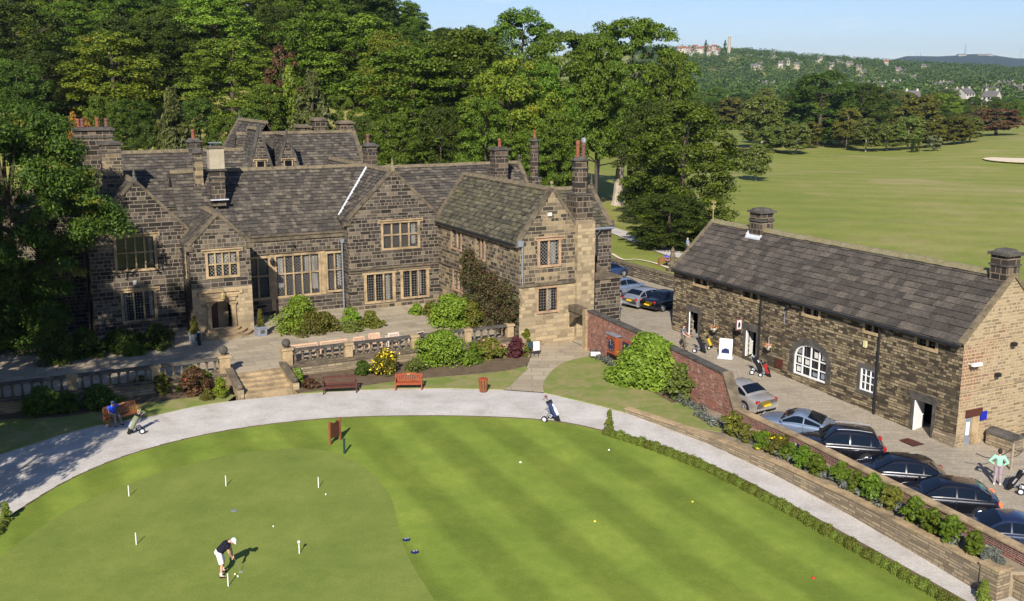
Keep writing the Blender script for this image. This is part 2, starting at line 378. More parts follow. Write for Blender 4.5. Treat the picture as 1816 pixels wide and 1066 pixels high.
M['fairway']=grassmat('fairway',(.14,.19,.03),(.22,.235,.05),(.3,.275,.09),.018,.22,3,dry=(.38,.29,.15),worn=.52,stripe=(R(-70),9.,.22))
M['rough']=grassmat('rough_grass',(.06,.1,.018),(.1,.14,.03),(.17,.17,.06),.03,.4,4,dry=(.22,.19,.09),worn=.55)
def gravelmat():
    m,nt,b=newmat('gravel',.95,.1); ob=uvout(nt,'Object')
    n1=noise(nt,ob,.5,6,.7); n2=noise(nt,ob,9,6,.85)
    col=ramp(nt,n1,[(.3,(.4,.365,.315)),(.5,(.52,.48,.43)),(.7,(.61,.57,.52))])
    col=mix(nt,.9,col,ramp(nt,n2,[(.2,.6),(.8,1.35)]),'MULTIPLY')
    nt.links.new(col,b.inputs['Base Color']); bump(nt,b,n2,.8,.03); return m
M['gravel']=gravelmat()
M['flags']=masonry('flagstones',1.2,.8,[(.0,(.33,.27,.185)),(.5,(.4,.33,.23)),(1,(.46,.385,.27))],(.2,.165,.11),.018,patch=(.28,.24,.175),patchscale=.5,patchpos=(.5,.75),wob=.04,bmp=.3)
M['setts']=masonry('setts',.4,.24,[(.0,(.33,.28,.205)),(.5,(.375,.32,.24)),(1,(.42,.36,.275))],(.28,.235,.175),.02,patch=(.26,.22,.165),patchscale=.35,patchpos=(.5,.75),wob=.06,bmp=.35)
M['soil']=stonemat('soil',(.16,.115,.07),(.07,.05,.03),.7,2)
M['bed']=stonemat('bed_paving',(.3,.24,.165),(.14,.11,.075),.6,1)
M['sand']=plain('sand',(.7,.58,.42),.9,.1,0,.06)
M['wood_red']=plain('wood_red',(.3,.062,.02),.55,.35,0,.3,7)
M['wood_brown']=plain('wood_brown',(.085,.028,.018),.6,.3,0,.35,7)
M['wood_mid']=plain('wood_mid',(.24,.09,.035),.6,.3,0,.3,7)
M['wood_pale']=plain('wood_pale',(.62,.4,.26),.7,.3,0,.2,7)
M['wood_white']=plain('wood_white',(.68,.55,.46),.7,.3,0,.15,7)
M['wood_weather']=plain('wood_weather',(.3,.24,.17),.8,.2,0,.3,5)
M['slate_edge_shade']=plain('slate_edge_shade',(.022,.019,.016),.9,.1)  # dark riser colour paints the shadow line under each slate course
M['bark']=stonemat('bark',(.11,.085,.06),(.035,.028,.02),.8,1.5)
M['bark_pale']=stonemat('bark_pale',(.4,.34,.27),(.14,.11,.08),.7,.9)
def leafmat(name,a,b_,c,trans=.3,var=.25,autumn=None,big=.5):
    m,nt,b=newmat(name,.55,.25)
    g=N(nt,'NewGeometry'); oi=N(nt,'ObjectInfo'); ob=uvout(nt,'Object')
    n=noise(nt,ob,big,4,.6)
    v=mix(nt,.5,g.outputs['Random Per Island'],n)
    col=ramp(nt,v,[(.25,a),(.5,b_),(.75,c)])
    if autumn: col=mix(nt,ramp(nt,noise(nt,ob,.35,3,.5),[(.62,0.),(.72,.65)]),col,autumn)
    hs=N(nt,'HueSaturation'); nt.links.new(col,hs.inputs['Color'])
    mr=N(nt,'MapRange'); mr.inputs[3].default_value=1-var; mr.inputs[4].default_value=1+var; nt.links.new(oi.outputs['Random'],mr.inputs[0]); nt.links.new(mr.outputs[0],hs.inputs['Value'])
    mr2=N(nt,'MapRange'); mr2.inputs[3].default_value=.485; mr2.inputs[4].default_value=.515; nt.links.new(oi.outputs['Random'],mr2.inputs[0]); nt.links.new(mr2.outputs[0],hs.inputs['Hue'])
    nt.links.new(hs.outputs[0],b.inputs['Base Color'])
    tr=N(nt,'BsdfTranslucent'); nt.links.new(hs.outputs[0],tr.inputs[0])
    ms=N(nt,'MixShader'); ms.inputs[0].default_value=trans
    nt.links.new(b.outputs[0],ms.inputs[1]); nt.links.new(tr.outputs[0],ms.inputs[2]); nt.links.new(ms.outputs[0],nt.nodes['Material Output'].inputs[0])
    return m
M['leaf_mid']=leafmat('leaf_mid',(0.060,0.108,0.008),(0.106,0.165,0.013),(0.166,0.230,0.021))
M['leaf_light']=leafmat('leaf_light',(0.106,0.167,0.014),(0.167,0.243,0.022),(0.243,0.321,0.032))
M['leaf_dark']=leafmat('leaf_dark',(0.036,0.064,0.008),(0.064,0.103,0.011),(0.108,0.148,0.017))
M['leaf_yellow']=leafmat('leaf_yellow',(0.086,0.144,0.011),(0.160,0.205,0.017),(0.271,0.290,0.025),autumn=(.36,.3,.035))
M['leaf_yew']=leafmat('leaf_yew',(.039,.044,.011),(.066,.072,.015),(.105,.105,.022),.1)
M['leaf_copper']=leafmat('leaf_copper',(.060,.030,.014),(.100,.055,.022),(.150,.085,.030),.15)
M['leaf_orange']=leafmat('leaf_orange',(.280,.140,.020),(.420,.220,.030),(.450,.300,.040))
M['leaf_olive']=leafmat('leaf_olive',(0.081,0.092,0.013),(0.134,0.135,0.019),(0.201,0.183,0.028))
M['leaf_brown']=leafmat('leaf_brown',(.085,.12,.02),(.13,.165,.028),(.19,.195,.045))
M['leaf_purple']=leafmat('leaf_purple',(.035,.010,.014),(.070,.018,.024),(.110,.030,.035),.1)
M['leaf_ivy']=leafmat('leaf_ivy',(.075,.035,.02),(.07,.055,.02),(.06,.085,.02),.1,big=.35)
M['leaf_box']=leafmat('leaf_box',(.12,.15,.02),(.16,.195,.028),(.21,.24,.038))
M['leaf_pale']=leafmat('leaf_pale',(.160,.200,.080),(.220,.270,.120),(.300,.340,.170))
M['leaf_far']=leafmat('leaf_far',(0.034,0.066,0.011),(0.063,0.099,0.015),(0.098,0.132,0.022),.1,big=.012)
M['lavender']=leafmat('lavender',(.08,.09,.07),(.12,.13,.1),(.16,.16,.14),.1)
M['petal_yellow']=plain('petal_yellow',(.75,.55,.02),.7,.2,0,.15)
M['petal_pink']=plain('petal_pink',(.55,.22,.2),.7,.2,0,.25)
M['petal_red']=plain('petal_red',(.55,.06,.04),.7,.2,0,.25)
M['petal_white']=plain('petal_white',(.75,.72,.68),.7,.2,0,.1)

M['plate_cream']=plain('plate_cream',(.6,.55,.3),.6,.3,0,.05)
M['petal_orange']=plain('petal_orange',(.6,.22,.12),.7,.2,0,.3)
# ---------------------------------------------------------------- terrain and ground sheets
def terr_np(X,Y):
    px=X/np.maximum(Y,1)*1839+908
    fac=1-sm(560,1130,px)
    z1=np.where(Y<100,0,np.minimum((Y-100)*.235,34-np.maximum(Y-340,0)*.12))
    z1=np.maximum(z1,0)*fac
    end=np.interp(px,[900,1180,1260,1340,1420,1600,1700,1816,2100],[92,96,96,101,109,121,125,131,142])
    D=Y
    yg=np.interp(D,[0,300,500,700,1000,1500,2000],[0,263,219,195,168,0,0])
    w=sm(1000,1900,D)
    y1000=195-(np.clip(D,700,1000)-700)/300*27
    ygf=np.where(D<1000,np.interp(D,[300,500,700,1000],[262.3,219,193,166]),166*(1-w)+end*w)
    z2=np.where(D<300,0,CAMH-D*(ygf-HZ)/1839.)
    z2=np.where(D>2000,(CAMH-2000*(end-HZ)/1839.)-(D-2000)*.16,z2)
    z2=np.maximum(z2,-60)
    u=X*UX+Y*UY; v=-X*UY+Y*UX
    # bank rising behind the right-hand fairway
    z2=z2+sm(200,330,D)*(1-sm(420,700,D))*sm(1560,1800,px)*3.0
    low=(1-sm(72,75.5,v))*(1-sm(50.6,52,u))
    und=np.sin(X*.05+1)*np.sin(Y*.033)*.35*sm(90,180,Y)
    return (z1+z2*(1-.6*fac)+und)*(1-low)-2.6*low+(-.02)
def terr(X,Y): return float(terr_np(np.array([float(X)]),np.array([float(Y)]))[0])
def make_terrain():
    ys=np.concatenate([np.arange(-30,56,4),np.arange(57,110,1.5),np.arange(110,400,6),np.geomspace(400,9000,70)])
    t=np.concatenate([np.linspace(-1.3,-.55,20),np.linspace(-.54,.62,190),np.linspace(.65,1.4,20)])
    V=[];
    Yg=np.repeat(ys[:,None],len(t),1)
    Xg=t[None,:]*np.maximum(ys[:,None],60)*1.0
    Z=terr_np(Xg,Yg)
    V=np.stack([Xg.ravel(),Yg.ravel(),Z.ravel()],1)
    nx=len(t); i=np.arange(len(ys)-1)[:,None]*nx+np.arange(nx-1)[None,:]
    Q=np.stack([i,i+1,i+1+nx,i+nx],-1).reshape(-1,4)
    me=fastmesh('ground',V,Q,M['fairway'],smooth=True)
    tag(link('ground',me),kind='structure')
make_terrain()
def sheet(name,pts,mat,zf,cuts=(55,),kind='structure',label=None,cat=None,edge=0):
    bm=bmesh.new(); vs=[bm.verts.new((p[0],p[1],0)) for p in pts]; f=bm.faces.new(vs); f.normal_update()
    if f.normal.z<0: f.normal_flip()
    for c in cuts:
        bmesh.ops.bisect_plane(bm,geom=bm.verts[:]+bm.edges[:]+bm.faces[:],plane_co=(0,c,0),plane_no=(0,1,0))
    bmesh.ops.triangulate(bm,faces=bm.faces[:])
    if edge:
        be=[e for e in bm.edges if len(e.link_faces)==1]
        r=bmesh.ops.extrude_edge_only(bm,edges=be); low=[g for g in r['geom'] if isinstance(g,bmesh.types.BMVert)]
    else: low=[]
    ls=set(low)
    for v in bm.verts: v.co.z=zf(v.co.x,v.co.y)-(edge if v in ls else 0)
    me=bpy.data.meshes.new(name); bm.to_mesh(me); bm.free(); me.materials.append(mat); uvmap(me)
    o=link(name,me); tag(o,label,cat,None,kind); return o
def pts2(l): return [tuple(at(*p)[:2]) for p in l]
def rep(pts,n=4):
    """smooth closed outlines: Catmull-Rom through open list"""
    out=[]; m=len(pts)
    for i in range(m-1):
        p0,p1,p2,p3=pts[max(i-1,0)],pts[i],pts[i+1],pts[min(i+2,m-1)]
        for k in range(n):
            t=k/n
            out.append(tuple(.5*((2*p1[a])+(-p0[a]+p2[a])*t+(2*p0[a]-5*p1[a]+4*p2[a]-p3[a])*t*t+(-p0[a]+3*p1[a]-3*p2[a]+p3[a])*t**3) for a in (0,1)))
    out.append(tuple(pts[-1][:2])); return out
gz=lambda d:(lambda x,y:G(y)+d)
GREEN=pts2([(-130,1040),(-60,985),(0,938),(28,912),(130,850),(250,802),(400,766),(560,746),(700,740),(850,741),(980,749),(1075,768),(1180,799),(1280,840),(1360,882),(1450,932),(1600,1015),(1690,1070),(1800,1140)])
GREEN=rep(GREEN)
sheet('bowling_green',GREEN+[(20,20),(0,16),(-22,20)],M['green_turf'],gz(.05),edge=.05)
PUT=rep(pts2([(-130,1120),(-20,1010),(90,925),(190,875),(300,835),(420,806),(520,797),(590,804),(645,830),(685,870),(703,915),(712,960),(735,1010),(775,1075),(800,1130)]))
sheet('putting_green',PUT+[(-4,20),(-20,22)],M['putting_turf'],gz(.056))
OUT=pts2([(-260,900),(-120,845),(0,806),(110,771),(185,752),(270,738),(340,722),(405,712),(460,706),(530,699),(620,693),(700,690),(800,689),(893,692)])
OUTR=pts2([(965,697),(1030,712),(1115,734)])
STW=[tuple(W(*p)[:2]) for p in ((29.9,44.8),(31.1,39),(31.45,34.5),(31.4,29.5),(31.1,25.4),(30.85,22.4))]
sheet('gravel_path',rep(OUT)+rep(OUTR)+STW+[tuple(W(33,22)[:2]),tuple(W(33,14)[:2]),(18,14),(-30,14)],M['gravel'],gz(.0))
# soil strip under the low hedge
HEDGE=rep(pts2([(1075,772),(1180,806),(1280,848),(1360,890),(1450,940),(1600,1025),(1692,1078)]))
def offs(pl,d):
    o=[]
    for i,p in enumerate(pl):
        a=Vector(pl[max(i-1,0)][:2]); b=Vector(pl[min(i+1,len(pl)-1)][:2]); t=(b-a).normalized(); o.append((p[0]-t.y*d,p[1]+t.x*d))
    return o
sheet('soil_strip',offs(HEDGE,.75)+offs(HEDGE,-.5)[::-1],M['soil'],gz(.03))
# worn stone edging of the green
eg=MB()
A=offs(GREEN,.1); B=offs(GREEN,.02)
for i in range(6,len(GREEN)-24):
    z0=G(GREEN[i][1]); pts=[(*A[i],z0+.025),(*A[i+1],z0+.025),(*B[i+1],z0+.025),(*B[i],z0+.025)]
    eg.prism(pts,(0,0,.05))
tag(eg.build('stone_edging',M['soil']),kind='structure')
BEDL=pts2([(405,697),(340,706),(260,716),(200,724),(120,740),(0,746),(-150,760)])
WL=lambda u,v=60.1:tuple(W(u,v)[:2])
sheet('left_lawn',OUT[:8]+[WL(11.3,57.5)]+rep(BEDL)+[tuple(Vector(OUT[0])+Vector((-3,1)))],M['lawn'],gz(.045),edge=.05)
sheet('left_border_soil',BEDL+[WL(-16,56),WL(-16,60.2),WL(11.6,60.2),WL(11.6,57.6)],M['soil'],gz(.03))
MIDB=pts2([(932,650),(915,655),(880,661),(800,668),(740,673),(690,679),(640,686),(560,695),(532,698)])
sheet('middle_lawn',[OUT[9]]+OUT[10:]+pts2([(903,688),(918,672),(937,655)])+rep(MIDB),M['lawn'],gz(.045),edge=.05)
sheet('middle_border_soil',MIDB+[WL(14.6,57.4),WL(14.6,60.2),WL(31,60.2)]+pts2([(945,640)]),M['soil'],gz(.03))
PATHL=pts2([(893,692),(905,684),(922,668),(935,650),(941,632),(938,618)])
PATHR=pts2([(965,697),(963,683),(974,664),(990,650),(1012,640),(1048,632)])
sheet('flagged_path',rep(PATHL)+[tuple(W(31,60)[:2]),tuple(W(37,60)[:2])]+rep(PATHR)[::-1],M['flags'],gz(.04))
RL=pts2([(965,697),(963,683),(974,664),(990,650),(1012,640),(1048,632)])
TALL0,TALL1=W(34.95,57.4),W(34.1,41.5)
sheet('right_lawn',rep(RL)+[tuple(W(34.7,56.5)[:2]),tuple(W(33.4,48)[:2]),tuple(W(32.9,42.5)[:2])]+pts2([(1285,768)])+[STW[0]]+OUTR[::-1],M['lawn'],gz(.05),edge=.06)
sheet('wall_border_soil',[tuple(W(35,57.4)[:2]),tuple(W(34.7,56.3)[:2]),tuple(W(33.3,48)[:2]),tuple(W(32.8,42.6)[:2]),tuple(W(34.1,41.5)[:2]),tuple(W(35,50)[:2])],M['soil'],gz(.058))
# raised border beside the car park (stone capped)
def bedz(v): return .12+.25*max(0,min(1,(44.8-v)/22))
bd=MB()
ins=[(33.9,44.5),(34.1,40.9),(33.7,34.5),(33.15,29.7),(32.65,25.4),(32.2,21.6)]
ous=[(30.0,44.75),(31.2,39),(31.55,34.5),(31.5,29.5),(31.2,25.4),(30.95,22.3)]
for i in range(5):
    a,b,c,d=ous[i],ous[i+1],ins[i+1],ins[i]
    bd.poly([W(*a,bedz(a[1])),W(*b,bedz(b[1])),W(*c,bedz(c[1])),W(*d,bedz(d[1]))])
    bd.poly([W(*a,bedz(a[1])),W(*b,bedz(b[1])),W(*b,-1.4),W(*a,-1.4)][::-1])
bd.poly([W(30.95,22.3,.37),W(32.2,21.6,.37),W(32.2,21.6,-1.5),W(30.95,22.3,-1.5)][::-1])
tag(bd.build('raised_bed',M['bed']),kind='structure')
sheet('lawn_wedge',[tuple(W(*p)[:2]) for p in ((30.1,44.75),(30.7,42.6),(31.35,40.4),(32.0,39.3),(32.9,40.0),(33.3,42.5),(33.8,44.6))],M['lawn'],lambda x,y:bedz(UV(x,y)[1])+.02,edge=.03)
# car park, following the slope beside the barn
cp=MB()
vs=[6,14,23.4,30,38,45,51,57,70,86]
for a,b in zip(vs,vs[1:]):
    ua=36.7 if a>=57 else np.interp(a,[6,21,25.4,29.7,34.5,41,57],[32,32.3,32.7,33.2,33.8,34.2,35.1])
    ub=36.7 if b>57 else np.interp(b,[6,21,25.4,29.7,34.5,41,57],[32,32.3,32.7,33.2,33.8,34.2,35.1])
    cp.poly([W(ua,a,cpz(a)),W(51.4,a,cpz(a)),W(51.4,b,cpz(b)),W(ub,b,cpz(b))])
cp.poly([W(35.1,57,.1),W(38,57,.1),W(38,60,.1),W(35.1,60,.1)])
tag(cp.build('car_park',M['setts']),kind='structure')
# flagged terrace in front of the house
te=MB(); te.box(-16,31.0,60.15,76,-1,.65)
o=te.build('terrace',M['flags']); o.location=(0,0,0); o.rotation_euler=(0,0,PH); tag(o,kind='structure')
# paths and sand out on the course
def ribbon(name,pts,w,mat,dz=.08,n=8):
    p=rep(pts,n); m=MB()
    L=offs(p,w/2); Rr=offs(p,-w/2)
    for i in range(len(p)-1):
        m.poly([(*L[i],terr(*L[i])+dz),(*Rr[i],terr(*Rr[i])+dz),(*Rr[i+1],terr(*Rr[i+1])+dz),(*L[i+1],terr(*L[i+1])+dz)][::-1])
    return tag(m.build(name,mat),kind='structure')
def atz(px,py,z=.3): return tuple(at(px,py,z)[:2])
ribbon('park_path',[atz(1040,392),atz(1090,405),atz(1130,420),atz(1170,436),atz(1200,447),atz(1240,455)],2.6,M['gravel'],.1)
ribbon('worn_track',[atz(1085,446),atz(1105,456),atz(1130,456),atz(1160,462),atz(1192,473),atz(1230,484)],.35,M['sand'],.1)
bk=MB(); c=atz(1805,268,3.); tb=terr(*c)
bk.lathe([(5.5,-.3),(6.6,.1),(6.6,.16)],(0,0,0),24)
o=bk.build('sand_bunker',M['sand']); o.location=(c[0]+1.,c[1],tb+.05); o.scale=(1.2,1.4,1); tag(o,kind='structure')
# the far moor
hm=MB(); mv=[]
for i in range(60):
    px=650+i*28; D=6200
    t=np.interp(px,[650,1500,1560,1600,1680,1750,1816,2300],[135,122,112,103,99,99,105,120])
    mv.append((px,t))
V=[];Q=[]
for i,(px,t) in enumerate(mv):
    for j,(D,k) in enumerate(((4200,0),(4900,.45),(5600,.8),(6200,1),(7600,.9))):
        zt=CAMH-6200*(t-HZ)/1839.; zb=-60
        V.append((pxX(px,D),D,zb+(zt-zb)*k+math.sin(px*.05+j)*6*k))
for i in range(len(mv)-1):
    for j in range(4):
        a=i*5+j; Q.append((a,a+5,a+6,a+1))
M['moor']=grassmat('moor',(.03,.045,.02),(.045,.06,.025),(.1,.09,.04),.0015,.02,.1)
tag(link('moor',fastmesh('moor',np.array(V),np.array(Q),M['moor'],smooth=True)),kind='structure')
# ---------------------------------------------------------------- masonry helpers (all in the buildings' frame: u, v, z)
rnd=random.Random(5)
def wall_panel(mb,P,Q,zb,zt,ops=(),depth=.28,apex=None):
    """wall face from P to Q (2D), outward normal to the right of P->Q; ops=(a0,a1,z0,z1) openings with reveals"""
    P=Vector(P); Q=Vector(Q); L=(Q-P).length; t=(Q-P)/L; n=Vector((t.y,-t.x))
    pt=lambda a,z,d=0: (P.x+t.x*a-n.x*d,P.y+t.y*a-n.y*d,z)
    xs=sorted({0,L,*[o[0] for o in ops],*[o[1] for o in ops]}); zs=sorted({zb,zt,*[o[2] for o in ops],*[o[3] for o in ops]})
    for i in range(len(xs)-1):
        for j in range(len(zs)-1):
            cx,cz=(xs[i]+xs[i+1])/2,(zs[j]+zs[j+1])/2
            if any(o[0]<cx<o[1] and o[2]<cz<o[3] for o in ops): continue
            mb.poly([pt(xs[i],zs[j]),pt(xs[i+1],zs[j]),pt(xs[i+1],zs[j+1]),pt(xs[i],zs[j+1])])
    for a0,a1,z0,z1 in ops:
        mb.poly([pt(a0,z0),pt(a0,z1),pt(a0,z1,depth),pt(a0,z0,depth)][::-1])
        mb.poly([pt(a1,z0),pt(a1,z0,depth),pt(a1,z1,depth),pt(a1,z1)][::-1])
        mb.poly([pt(a0,z0),pt(a0,z0,depth),pt(a1,z0,depth),pt(a1,z0)][::-1])
        mb.poly([pt(a0,z1),pt(a1,z1),pt(a1,z1,depth),pt(a0,z1,depth)][::-1])
    if apex: mb.poly([pt(0,zt),pt(L,zt),pt(*apex)])
def slates(mb,E0,E1,R0,R1,course=.31,wmin=.28,wmax=.55,th=.06,rg=rnd):
    """stone slates from eave line E0-E1 up to ridge line R0-R1 (3D points)"""
    E0,E1,R0,R1=map(Vector,(E0,E1,R0,R1))
    nrm=((E1-E0).cross(R0-E0)).normalized()
    if nrm.z<0: nrm=-nrm
    H=(R0-E0).length; n=max(1,round(H/course))
    for i in range(n):
        # courses get smaller towards the ridge, as on real stone roofs
        s0=((i/n)**.93); s1=(((i+1)/n)**.93)
        a0=E0.lerp(R0,s0); b0=E1.lerp(R1,s0); a1=E0.lerp(R0,min(1,s1+.012)); b1=E1.lerp(R1,min(1,s1+.012))
        L=(b0-a0).length
        if L<.1: continue
        x=0
        while x<L-1e-3:
            w=rg.uniform(wmin,wmax)
            if L-x-w<wmin*.7: w=L-x
            f0,f1=x/L,(x+w)/L; x+=w
            l=th*rg.uniform(.75,1.5); g=.004/L
            p=[a0.lerp(b0,f0+g),a0.lerp(b0,f1-g),a1.lerp(b1,f1-g),a1.lerp(b1,f0+g)]
            dz=rg.uniform(-.012,.012)
            q=[p[0]+nrm*(l+dz),p[1]+nrm*(l-dz),p[2]+nrm*.008,p[3]+nrm*.008]
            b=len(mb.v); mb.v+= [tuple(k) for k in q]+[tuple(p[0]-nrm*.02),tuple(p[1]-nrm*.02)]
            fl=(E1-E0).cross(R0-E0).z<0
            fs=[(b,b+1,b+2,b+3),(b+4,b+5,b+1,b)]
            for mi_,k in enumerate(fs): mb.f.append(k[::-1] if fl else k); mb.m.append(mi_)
def under(mb,E0,E1,R0,R1,t=.12):
    """solid deck below the slates"""
    E0,E1,R0,R1=map(Vector,(E0,E1,R0,R1)); mb.prism([E0,E1,R1,R0],(0,0,-t))
def ridge_stones(mb,A,B,w=.22,h=.12,step=.6,rg=rnd):
    A=Vector(A);B=Vector(B);d=B-A;L=d.length;t=d/L;s=Vector((t.y,-t.x,0)).normalized()
    x=0
    while x<L-.05:
        l=min(step*rg.uniform(.85,1.15),L-x); p=A+t*x; q=A+t*(x+l-.015); x+=l; z=rg.uniform(-.015,.015)
        mb.prism([p-s*w+Vector((0,0,-.12+z)),p-s*w*.35+Vector((0,0,h+z)),p+s*w*.35+Vector((0,0,h+z)),p+s*w+Vector((0,0,-.12+z))],q-p)
def rake(mb,A,B,n,w=.3,h=.12,step=.9,drop=.08):
    """coping stones up a gable from A to B; n = outward 3D normal of the gable wall"""
    A=Vector(A);B=Vector(B);n=Vector(n);d=B-A;L=d.length;t=d/L;up=Vector((0,0,1)); pn=t.cross(n); 
    if pn.z<0: pn=-pn
    k=max(1,round(L/step))
    for i in range(k):
        p=A+d*(i/k); q=A+d*((i+1)/k)-t*.012
        mb.prism([p+n*.07-pn*drop,p+n*.07+pn*h,p-n*w+pn*h,p-n*w-pn*drop],q-p)
def gabled(root,u0,u1,v0,v1,zb,ze,zr,axis='v',front=(),back=(),left=(),right=(),wall='stone_dark',roof='slate',walls='FBLR',cop='F',over=.12,ridge='ridge',front_mat=None,sides=None,eoff=None,copmat='coping',ro=None):
    """axis v: gables face front (low v) and back; axis u: gables face left and right"""
    cu,cv=(u0+u1)/2,(v0+v1)/2; wb={}
    def mbm(side):
        k=(sides or {}).get(side,wall); return wb.setdefault(k,MB())
    rr=ro if ro is not None else cu
    if 'F' in walls: wall_panel(mbm('F'),(u0,v0),(u1,v0),zb,ze,front,apex=(rr-u0,zr) if axis=='v' else None)
    if 'R' in walls: wall_panel(mbm('R'),(u1,v0),(u1,v1),zb,ze,right,apex=((v1-v0)/2,zr) if axis=='u' else None)
    if 'B' in walls: wall_panel(mbm('B'),(u1,v1),(u0,v1),zb,ze,back,apex=(u1-rr,zr) if axis=='v' else None)
    if 'L' in walls: wall_panel(mbm('L'),(u0,v1),(u0,v0),zb,ze,left,apex=((v1-v0)/2,zr) if axis=='u' else None)
    for k,m in wb.items(): m.build('wall',M[k],root)
    sl=MB(); dk=MB(); cp_=MB(); rd=MB()
    if axis=='v':
        a=v0+(.22 if 'F' in cop else -.1); b=v1-(.22 if 'B' in cop else -.1)
        for s,ue in ((-1,u0),(1,u1)):
            sl0=(zr-ze)/abs(rr-ue); uo=ue+s*over; zo=ze-over*sl0+.05
            E0,E1,R0,R1=(uo,a,zo),(uo,b,zo),(rr,a,zr+.05),(rr,b,zr+.05)
            if s>0: slates(sl,E0,E1,R0,R1)
            else: slates(sl,E1,E0,R1,R0)
            under(dk,E0,E1,R0,R1)
            for cc,vv,nn in (('F',v0,(0,-1,0)),('B',v1,(0,1,0))):
                if cc in cop: rake(cp_,(ue+s*.06,vv,ze-.02),(rr,vv,zr+.1),nn)
        ridge_stones(rd,(rr,a,zr+.07),(rr,b,zr+.07))
        for cc,vv,sg in (('F',v0,-1),('B',v1,1)):
            if cc in cop:
                for s,ue in ((-1,u0),(1,u1)):
                    cp_.box(min(ue-s*.25,ue+s*.3),max(ue-s*.25,ue+s*.3),min(vv+sg*.1,vv-sg*.42),max(vv+sg*.1,vv-sg*.42),ze-.38,ze-.05)
    else:
        a=u0+(.22 if 'L' in cop else -.1); b=u1-(.22 if 'R' in cop else -.1)
        for s,ve in ((-1,v0),(1,v1)):
            sl0=(zr-ze)/abs(cv-ve); vo=ve+s*over; zo=ze-over*sl0+.05
            E0,E1,R0,R1=(a,vo,zo),(b,vo,zo),(a,cv,zr+.05),(b,cv,zr+.05)
            if s<0: slates(sl,E0,E1,R0,R1)
            else: slates(sl,E1,E0,R1,R0)
            under(dk,E0,E1,R0,R1)
            for cc,uu,nn in (('L',u0,(-1,0,0)),('R',u1,(1,0,0))):
                if cc in cop: rake(cp_,(uu,ve+s*.06,ze-.02),(uu,cv,zr+.1),nn)
        ridge_stones(rd,(a,cv,zr+.07),(b,cv,zr+.07))
    r=sl.build('roof',[M[roof],M['slate_edge_shade']],root); dk.build('roof_deck',M['coping_dark'],r); rd.build('ridge',M[ridge],r)
    if cp_.f: cp_.build('gable_coping',M[copmat],root)
    return r
def window(root,P,Q,a0,a1,z0,z1,lights=3,transom=None,style='glass_diamond',stone='dressed',hood=True,curt=(),sur=.18,sill=True,depth=.2,low=None):
    P=Vector(P);Q=Vector(Q);t=(Q-P).normalized();n=Vector((t.y,-t.x))
    def bx(mb,x0,x1,d0,d1,za,zb):
        """box in wall space: along, out (+) of the wall face, up"""
        c=[P+t*x0+n*d0,P+t*x1+n*d0,P+t*x1+n*d1,P+t*x0+n*d1]
        mb.prism([(p.x,p.y,za) for p in c],(0,0,zb-za))
    f=MB(); w=a1-a0
    for x in (a0-sur,a1): bx(f,x,x+sur,-.1,.03,z0-.02,z1+.02)
    bx(f,a0-sur-.12,a1+sur+.12,-.1,.034,z1+.02,z1+.02+sur)
    if sill: bx(f,a0-sur,a1+sur,-.2,.06,z0-.17,z0)
    if hood:
        bx(f,a0-sur-.25,a1+sur+.25,-.05,.13,z1+sur+.03,z1+sur+.12)
        for x in (a0-sur-.25,a1+sur+.15): bx(f,x,x+.1,-.05,.11,z1+sur-.14,z1+sur+.03)
    o=f.build('window',M[stone],root)
    m=MB(); mw=.11
    for k in range(1,lights): bx(m,a0+w*k/lights-mw/2,a0+w*k/lights+mw/2,-.16,-.04,z0,z1)
    if transom:
        for k in range(lights):
            x0=a0+w*k/lights+(mw/2 if k else 0); x1=a0+w*(k+1)/lights-(mw/2 if k<lights-1 else 0)
            zt=z0+(z1-z0)*transom; bx(m,x0,x1,-.15,-.05,zt-.05,zt+.05)
    if m.f: m.build('mullion',M[stone],o)
    g=MB()
    for k in range(lights):
        x0=a0+w*k/lights+(mw/2 if k else 0); x1=a0+w*(k+1)/lights-(mw/2 if k<lights-1 else 0)
        bx(g,x0,x1,-.24,-depth,z0,z1)
    g.build('glass',M[style],o)
    if curt:
        for k,fa,fb,zf in curt:
            c=MB(); lw=w/lights; x0=a0+lw*k+mw/2; bx(c,x0+(lw-mw)*fa,x0+(lw-mw)*fb,-depth,-depth+.012,z0+(z1-z0)*zf,z1-.02); c.build('curtain',M['curtain'],o)
    return o
